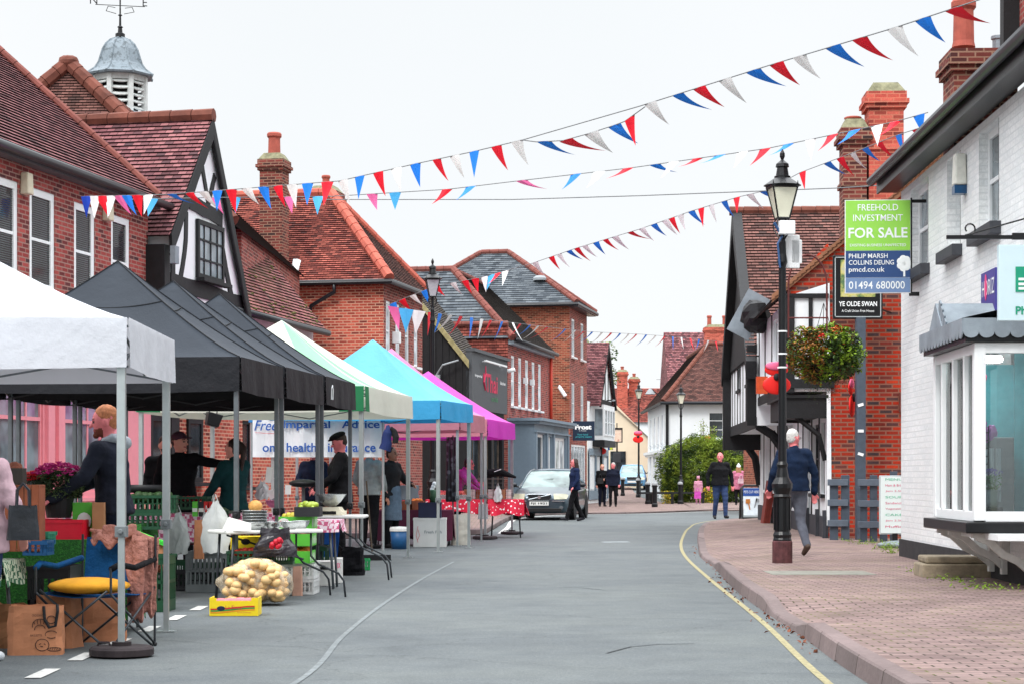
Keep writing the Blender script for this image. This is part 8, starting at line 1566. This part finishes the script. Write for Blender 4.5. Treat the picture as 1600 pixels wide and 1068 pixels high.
# under the white table
o = cbox('yellow box with a round black hole beneath the white table', W3(387, 868, 19.2), .3, .3, .2, YELB); mb = MB(); mb.ball((.0, -.151, .15), .045, sc=(1, .05, .7)); mb.build('hole', BLK, o)
bag('rubbish_bag', 'crumpled black plastic bag with red fruit slumped over the green crate', W3(430, 868, 18.5), .42, .26, .2, plain('polythene_black', S(44, 42, 48), .25, var=.3, bump=.6, bscale=12), handle=False, taper=.55, crumple=.05)
o = thing('fruit_scatter', 'a few red fruits spilling from the black plastic bag', 'fruit', W3(436, 850, 18.3)); mb = MB(); [mb.ball((random.uniform(-.1, .08), random.uniform(-.02, .05), random.uniform(-.03, .05)), .028) for k in range(7)]; mb.build('fruit', FR['berry'][0], o, smooth=True)
sk = thing('potato_sack', 'clear net sack of pale yellow potatoes on the road by the yellow box', 'sack', (-2.4, 18.05, 0)); mb = MB()
for i in range(230):
    x, y, z = random.uniform(-1, 1), random.uniform(-1, 1), random.random()
    if x * x + (y * .8) ** 2 > 1.05: continue
    hmax = .42 * (1 - .25 * x * x) * (1 if x < .6 else .92); mb.ball((x * .27, y * .2, .04 + z * (hmax - .04)), random.uniform(.038, .054), 12, 8, sc=(1.15, 1, .85), R=Rz(random.random() * 3), jit=.02)
tag(mb.build('potatoes', plain('potato_pale', S(222, 184, 128), .55, var=.2, scale=16), sk, smooth=True), kind='stuff')
m = NT('net_film'); tr = m.n('ShaderNodeBsdfTransparent'); gl = m.n('ShaderNodeBsdfPrincipled'); gl.inputs['Base Color'].default_value = S(236, 222, 196); gl.inputs['Roughness'].default_value = .2; mx = m.n('ShaderNodeMixShader'); m.l(m.ramp(m.noise(14, 4), [(.4, (.1,) * 3), (.7, (.5,) * 3)]), mx.inputs[0]); m.l(tr.outputs[0], mx.inputs[1]); m.l(gl.outputs[0], mx.inputs[2]); m.l(mx.outputs[0], m.o.inputs[0])
NETF = m.m
mb = MB(); cap(mb, (-.17, 0, .2), (.17, 0, .2), .19, .18); mb.ball((0, 0, .25), .28, sc=(1.05, .78, .72)); cap(mb, (-.2, 0, .14), (-.34, -.02, .22), .07, .05); nf = remesh(mb, 'net', .02, [NETF], sk, disp=lambda c: .012 * noise.noise(c * 12))
for v in nf.data.vertices: v.co.z = max(.006, v.co.z)
yb_ = thing('fruit_box', 'yellow cardboard tray with red and green stripes and pink produce on the road', 'fruit box', (-2.41, 16.75, .003), .03); mb = MB(); w_, d_, h_ = .42, .3, .13
mb.bb(-w_ / 2, w_ / 2, -d_ / 2, d_ / 2, 0, .01); mb.bb(-w_ / 2, w_ / 2, -d_ / 2, -d_ / 2 + .008, .01, h_); mb.bb(-w_ / 2, w_ / 2, d_ / 2 - .008, d_ / 2, .01, h_); [mb.bb(min(s * w_ / 2, s * (w_ / 2 - .008)), max(s * w_ / 2, s * (w_ / 2 - .008)), -d_ / 2 + .009, d_ / 2 - .009, .01, h_ + .025) for s in (-1, 1)]; [mb.bb(min(s * w_ / 2, s * (w_ / 2 - .06)), max(s * w_ / 2, s * (w_ / 2 - .06)), -d_ / 2 - .0005, -d_ / 2 + .0075, h_ + .0005, h_ + .025) for s in (-1, 1)]; mb.build('tray', YELB, yb_)
for z, m_ in ((.07, plain('stripe_red', S(206, 40, 44), .5)), (.056, plain('stripe_green', S(50, 150, 70), .5)), (.042, plain('stripe_orange', S(236, 150, 40), .5))): mb = MB(); mb.grid([[(x, -d_ / 2 - .002, z - .006 + .012 * sin(x * 9)), (x, -d_ / 2 - .002, z + .006 + .012 * sin(x * 9))] for x in [-.2 + k * .02 for k in range(20)]][::-1]); mb.build('stripe', m_, yb_)
mb = MB(); mb.ball((-.11, -.152, .065), .03, sc=(1.2, .06, .7)); mb.build('emblem', NVC, yb_); text(yb_, 'lettering', 'La Finca', .03, (.0, -.154, .075), LG_, W=.14); text(yb_, 'lettering', 'Sweet potatoes', .012, (.09, -.154, .03), LG_, W=.12)
mb = MB(); [mb.ball((-.12 + k * .08, random.uniform(-.08, .08), .11), .05, 12, 8, sc=(1.5, .9, .8), jit=.05) for k in range(4)]; mb.build('produce', plain('sweet_potato', S(226, 120, 130), .6, var=.2), yb_, smooth=True)
# scale table
table('second white folding table with the weighing scale, in front of the flat-capped man', (-2.02, 22.55), .62, .7, .76, WHB, rz=.0, legs_=BLS, legkind='curved')
sc_o = thing('weighing_scale', 'cream shop weighing scale with a dark keypad on the second white table', 'scale', (-2.12, 22.4, .762), -.1); mb = MB(); mb.prism([(-.17, -.16, 0), (.17, -.16, 0), (.17, -.13, .05), (-.17, -.13, .05)], (0, .28, 0)); mb.box((0, .0, .07), (.3, .26, .05), taper=.8); mb.build('body', plain('scale_cream', S(214, 208, 184), .5), sc_o, bevel=.006); mb = MB(); mb.box((-.02, -.162, .03), (.24, .006, .035)); mb.build('keypad', DRK, sc_o)
mb = MB(); mb.lathe([(.06, .1), (.13, .16), (.19, .24), (.195, .245), (.185, .245), (.12, .17)], n=20); mb.build('weighing_pan', STEEL, sc_o, smooth=True)
mb = MB(); [mb.ball((random.uniform(-.06, .06), random.uniform(-.06, .06), .2), .045) for k in range(5)]; o = thing('mushrooms', 'brown mushrooms in the pan of the weighing scale', 'mushrooms', (-2.12, 22.4, .76)); mb.build('mushrooms', plain('mushroom_tan', S(190, 160, 128), .8, var=.2), o, smooth=True)
cbox('plain white box with a hand hole on the ground below the second white table', (-2.08, 21.35, .003), .2, .3, .27, WHB, hole=True, rz=.05, txt=[('CITY', .02, -.02, .22, .07, GREYP)]); o = cbox('white box with magenta print beside the plain white box', (-1.98, 21.9, .003), .09, .3, .28, WHB, rz=.05, txt=[('MIX', .06, 0, .2, .06, PINKP)])
crate('small bright green crate at the foot of the striped gazebo leg', (-1.95, 24.9, .003), .2, .3, .14, BGRN, rz=.1)
o = thing('cloth_sheet', 'bright blue cloth hanging under the second white table', 'cloth', (-2.2, 22.9, .2)); mb = MB(); mb.grid([[(x + (.5 - z) * -.1, .03 * sin(x * 20), z) for x in (-.1, -.03, .04, .1, .16)] for z in (.05, .2, .35, .5)]); mb.build('sheet', plain('sheet_blue', S(30, 100, 190), .7), o, solid=.004)
crate('dark green crate under the second white table behind the plain white box', (-2.35, 22.6, .003), .36, .34, .4, DGR, grp=GG)
bag('rubbish_bag', 'black sack sagging on the ground right of the second white table', (-1.97, 23.6, .003), .3, .34, .3, BLKF, handle=False, crumple=.04)
br = thing('broom', 'broom with a wooden handle standing head-down by the striped gazebo leg', 'broom', at(588, 27.8), .1); mb = MB(); mb.tube([(-.14, .1, 1.15), (-.06, 0, .1)], .012, 8); mb.build('handle', WEATHER, br); mb = MB(); mb.box((0, 0, .05), (.42, .06, .06)); mb.build('head', PLB, br); mb = MB(); mb.prism([(-.21, -.03, .02), (.21, -.03, .02), (.22, -.04, -.0), (-.22, -.04, .0)], (0, .07, 0)); mb.build('bristles', DRK, br)
o = thing('speaker', 'small black lamp box hanging under the striped gazebo edge', 'lamp', W3(333, 655, 25.2), .4); mb = MB(); mb.box((0, 0, 0), (.16, .14, .17), Ry(.25), taper=1.25); mb.build('housing', PLB, o, bevel=.01); mb = MB(); mb.tube([(-.05, 0, .08), (-.05, 0, .22)], .008, 5); mb.tube([(.05, 0, .08), (.06, 0, .22)], .008, 5); mb.build('hanger', PLB, o)
sn = thing('stool', 'dark bar stool seat showing above the fruit behind the scale', 'stool', at(474, 26)); mb = MB(); mb.ball((0, 0, 1.12), .2, 18, 8, sc=(1, .8, .28)); mb.build('seat', PLB, sn, smooth=True); mb = MB(); mb.tube([(0, 0, 1.08), (0, 0, .05)], .025, 8); mb.lathe([(.2, 0), (.2, .03), (.03, .06)], n=16); mb.build('stem', STL, sn)
cl_ = carrier('pair of white plastic gloves pegged up above the price cards', W3(410, 752, 22), .16, .2, PBW); cl_['group'] = 'hanging carrier bags'
# ---- third stall: deli, meat
o = thing('blue_bucket', 'blue bucket with a white lid beside the stallholder in the denim apron', 'bucket', at(624, 32.2)); mb = MB(); mb.lathe([(.13, 0), (.155, .3)], n=20); mb.build('bucket', BUC, o, smooth=True); mb = MB(); mb.lathe([(.165, .3), (.165, .34), (.15, .37), (.02, .38)], n=20); mb.build('lid', WHB, o)
o = cbox('big white polystyrene box on the ground behind the blue gazebo legs', at(672, 33.2, .003), .56, .4, .46, WHB, txt=[('Fresh Fish', .05, .06, .26, .3, GREYP)]); mb = MB(); mb.bb(-.285, .285, -.205, .205, .4605, .5); mb.build('lid', WHB, o); mb = MB(); mb.tube([(-.2, -.202, .36), (-.23, -.202, .2), (-.2, -.202, .08)], .004, 4); mb.tube([(-.2, -.202, .3), (-.17, -.202, .2), (-.21, -.202, .12)], .004, 4); mb.build('red_mark', LG_, o)
crate('dark navy crate standing on the big white box', (at(672, 33.2)[0], 33.2, .505), .38, .34, .26, NVC, slots=False)
bag('white_sack', 'tall rounded white sack or churn right of the big white box', at(720, 34.2), .34, .54, .3, plain('churn_white', S(214, 210, 196), .4), handle=False, crumple=.008, taper=.92, cat='container')
o = thing('polka_scarf_pillar', 'dark column of hanging spotted scarves between the blue and magenta gazebos', 'scarves', at(706, 35.6)); mb = MB(); [mb.tube([(x, 0, .75), (x + .01 * sin(x * 50), .02, 1.3), (x, 0, 1.95)], [.045, .04, .03], 8) for x in (-.07, 0, .07)]; pm_ = NT('scarf_spotted'); vv = pm_.n('ShaderNodeTexVoronoi'); vv.inputs['Scale'].default_value = 9; pm_.l(pm_.coord(), vv.inputs['Vector']); pm_.col(pm_.ramp(vv.outputs['Distance'], [(.3, S(96, 106, 116)), (.42, S(40, 44, 50))])); mb.build('scarves', pm_.m, o, smooth=True); mb = MB(); mb.tube([(0.02, 0, 0), (.02, 0, 1.98)], .015, 6); mb.build('rail_post', STL, o)
table('deli table of wooden crates under the blue gazebo', (-1.75, 34.0), 1.4, .7, .62, WOODC, cloth_=(plain('cloth_maroon', S(90, 30, 56), .8), 'dark maroon cloth on the deli table'), drop=.5)
for lab, px, f in (('left orange wood tray of sweets on the deli table', 612, 'peach'), ('middle orange wood tray of pink sweets on the deli table', 634, 'berry'), ('right orange wood tray on the deli table beside the navy crate', 652, 'orange')): cbox(lab, (at(px, 33.9)[0], 33.9, .63), .24, .3, .16, WOODC, open_=f, name='wooden_tray', cat='tray', grp='orange wood trays on the deli table')
o = thing('glass_case', 'small glass display case on the deli table', 'display case', (at(628, 34.2)[0], 34.2, .8)); mb = MB(); mb.bb(-.3, .3, -.12, .12, 0, .26); mb.build('case', GLB, o, bevel=.01)
o = thing('jar', 'dark green jar on the navy crate beside the blue gazebo leg', 'jar', (at(677, 33.2)[0], 33.2, .77)); mb = MB(); mb.lathe([(.06, 0), (.065, .2), (.05, .22)], n=14); mb.build('jar', plain('jar_green', S(60, 96, 70), .4), o, smooth=True); mb = MB(); [mb.ball((.02 * k, 0, .27 + .05 * k), .04) for k in (-1, 0, 1)]; mb.build('paper_roll', WPAINT, o)
table('meat table with a red polka dot cloth under the magenta gazebo, left', (-1.12, 38.3), 1.15, .7, .76, CARD, legs_=BLS, cloth_=(POLK, 'red cloth with white polka dots on the left meat table'), drop=.26)
table('meat table with a red polka dot cloth at the roadside end, under the magenta gazebo', (-.12, 38.4), .7, .7, .76, CARD, legs_=BLS, cloth_=(POLK, 'red cloth with white polka dots blown up at the roadside end of the meat stall'), drop=.3, wave=2.6)
for lab, px, f in (('left steel tray of orange-pink meat on the meat table', 690, 'meat'), ('second tray of pink meat on the meat table', 716, 'meat')): cbox(lab, (at(px, 38.3)[0], 38.3, .765), .36, .4, .09, STEEL, open_=f, name='meat_tray', cat='tray', grp='trays of meat')
cbox('bright red box behind the wire basket on the meat stall', (at(744, 38.8)[0], 38.8, .98), .3, .2, .13, REDC)
o = thing('wire_rack', 'wire grid rack along the front of the meat stall', 'rack', (at(762, 38.2)[0], 38.2, .77)); mb = MB(); [mb.tube([(-.5, 0, z), (.5, 0, z)], .005, 4) for z in (0, .08, .16, .24, .32, .4)]; [mb.tube([(x * .1, 0, 0), (x * .1, 0, .4)], .005, 4) for x in range(-5, 6)]; mb.tube([(-.5, 0, .4), (-.5, .3, .4), (.5, .3, .4), (.5, 0, .4)], .007, 4); mb.build('grid', plain('wire_grey', S(120, 116, 110), .5, metal=.4), o)
for k in range(8): mb = MB(); mb.box((-.42 + k * .12, .1, .1), (.1, .12, .18)); mb.build('packet', [CARD, WHB, WOODC][k % 3], o)
um = thing('umbrella', 'folded black umbrella lying over the wire rack', 'umbrella', (at(775, 38.1)[0], 38.1, 1.2)); mb = MB(); mb.tube([(-.33, 0, .0), (-.15, 0, .08), (.1, 0, .1), (.4, 0, .0)], [.03, .085, .08, .02], 10); mb.build('canopy', BLKF, um); mb = MB(); mb.tube([(-.3, -.03, .02), (.1, -.09, .16)], .008, 5); mb.build('shaft', WPAINT, um)
carrier('white and mint carrier bag at the roadside end of the meat stall', (at(778, 38.0)[0], 38.0, 1.02), .16, .3, PBW)
bag('handbag', 'grey bag hanging at the front of the meat table leg', (at(755, 38.0)[0], 37.9, .38), .2, .3, .1, GREYP, handle=False)
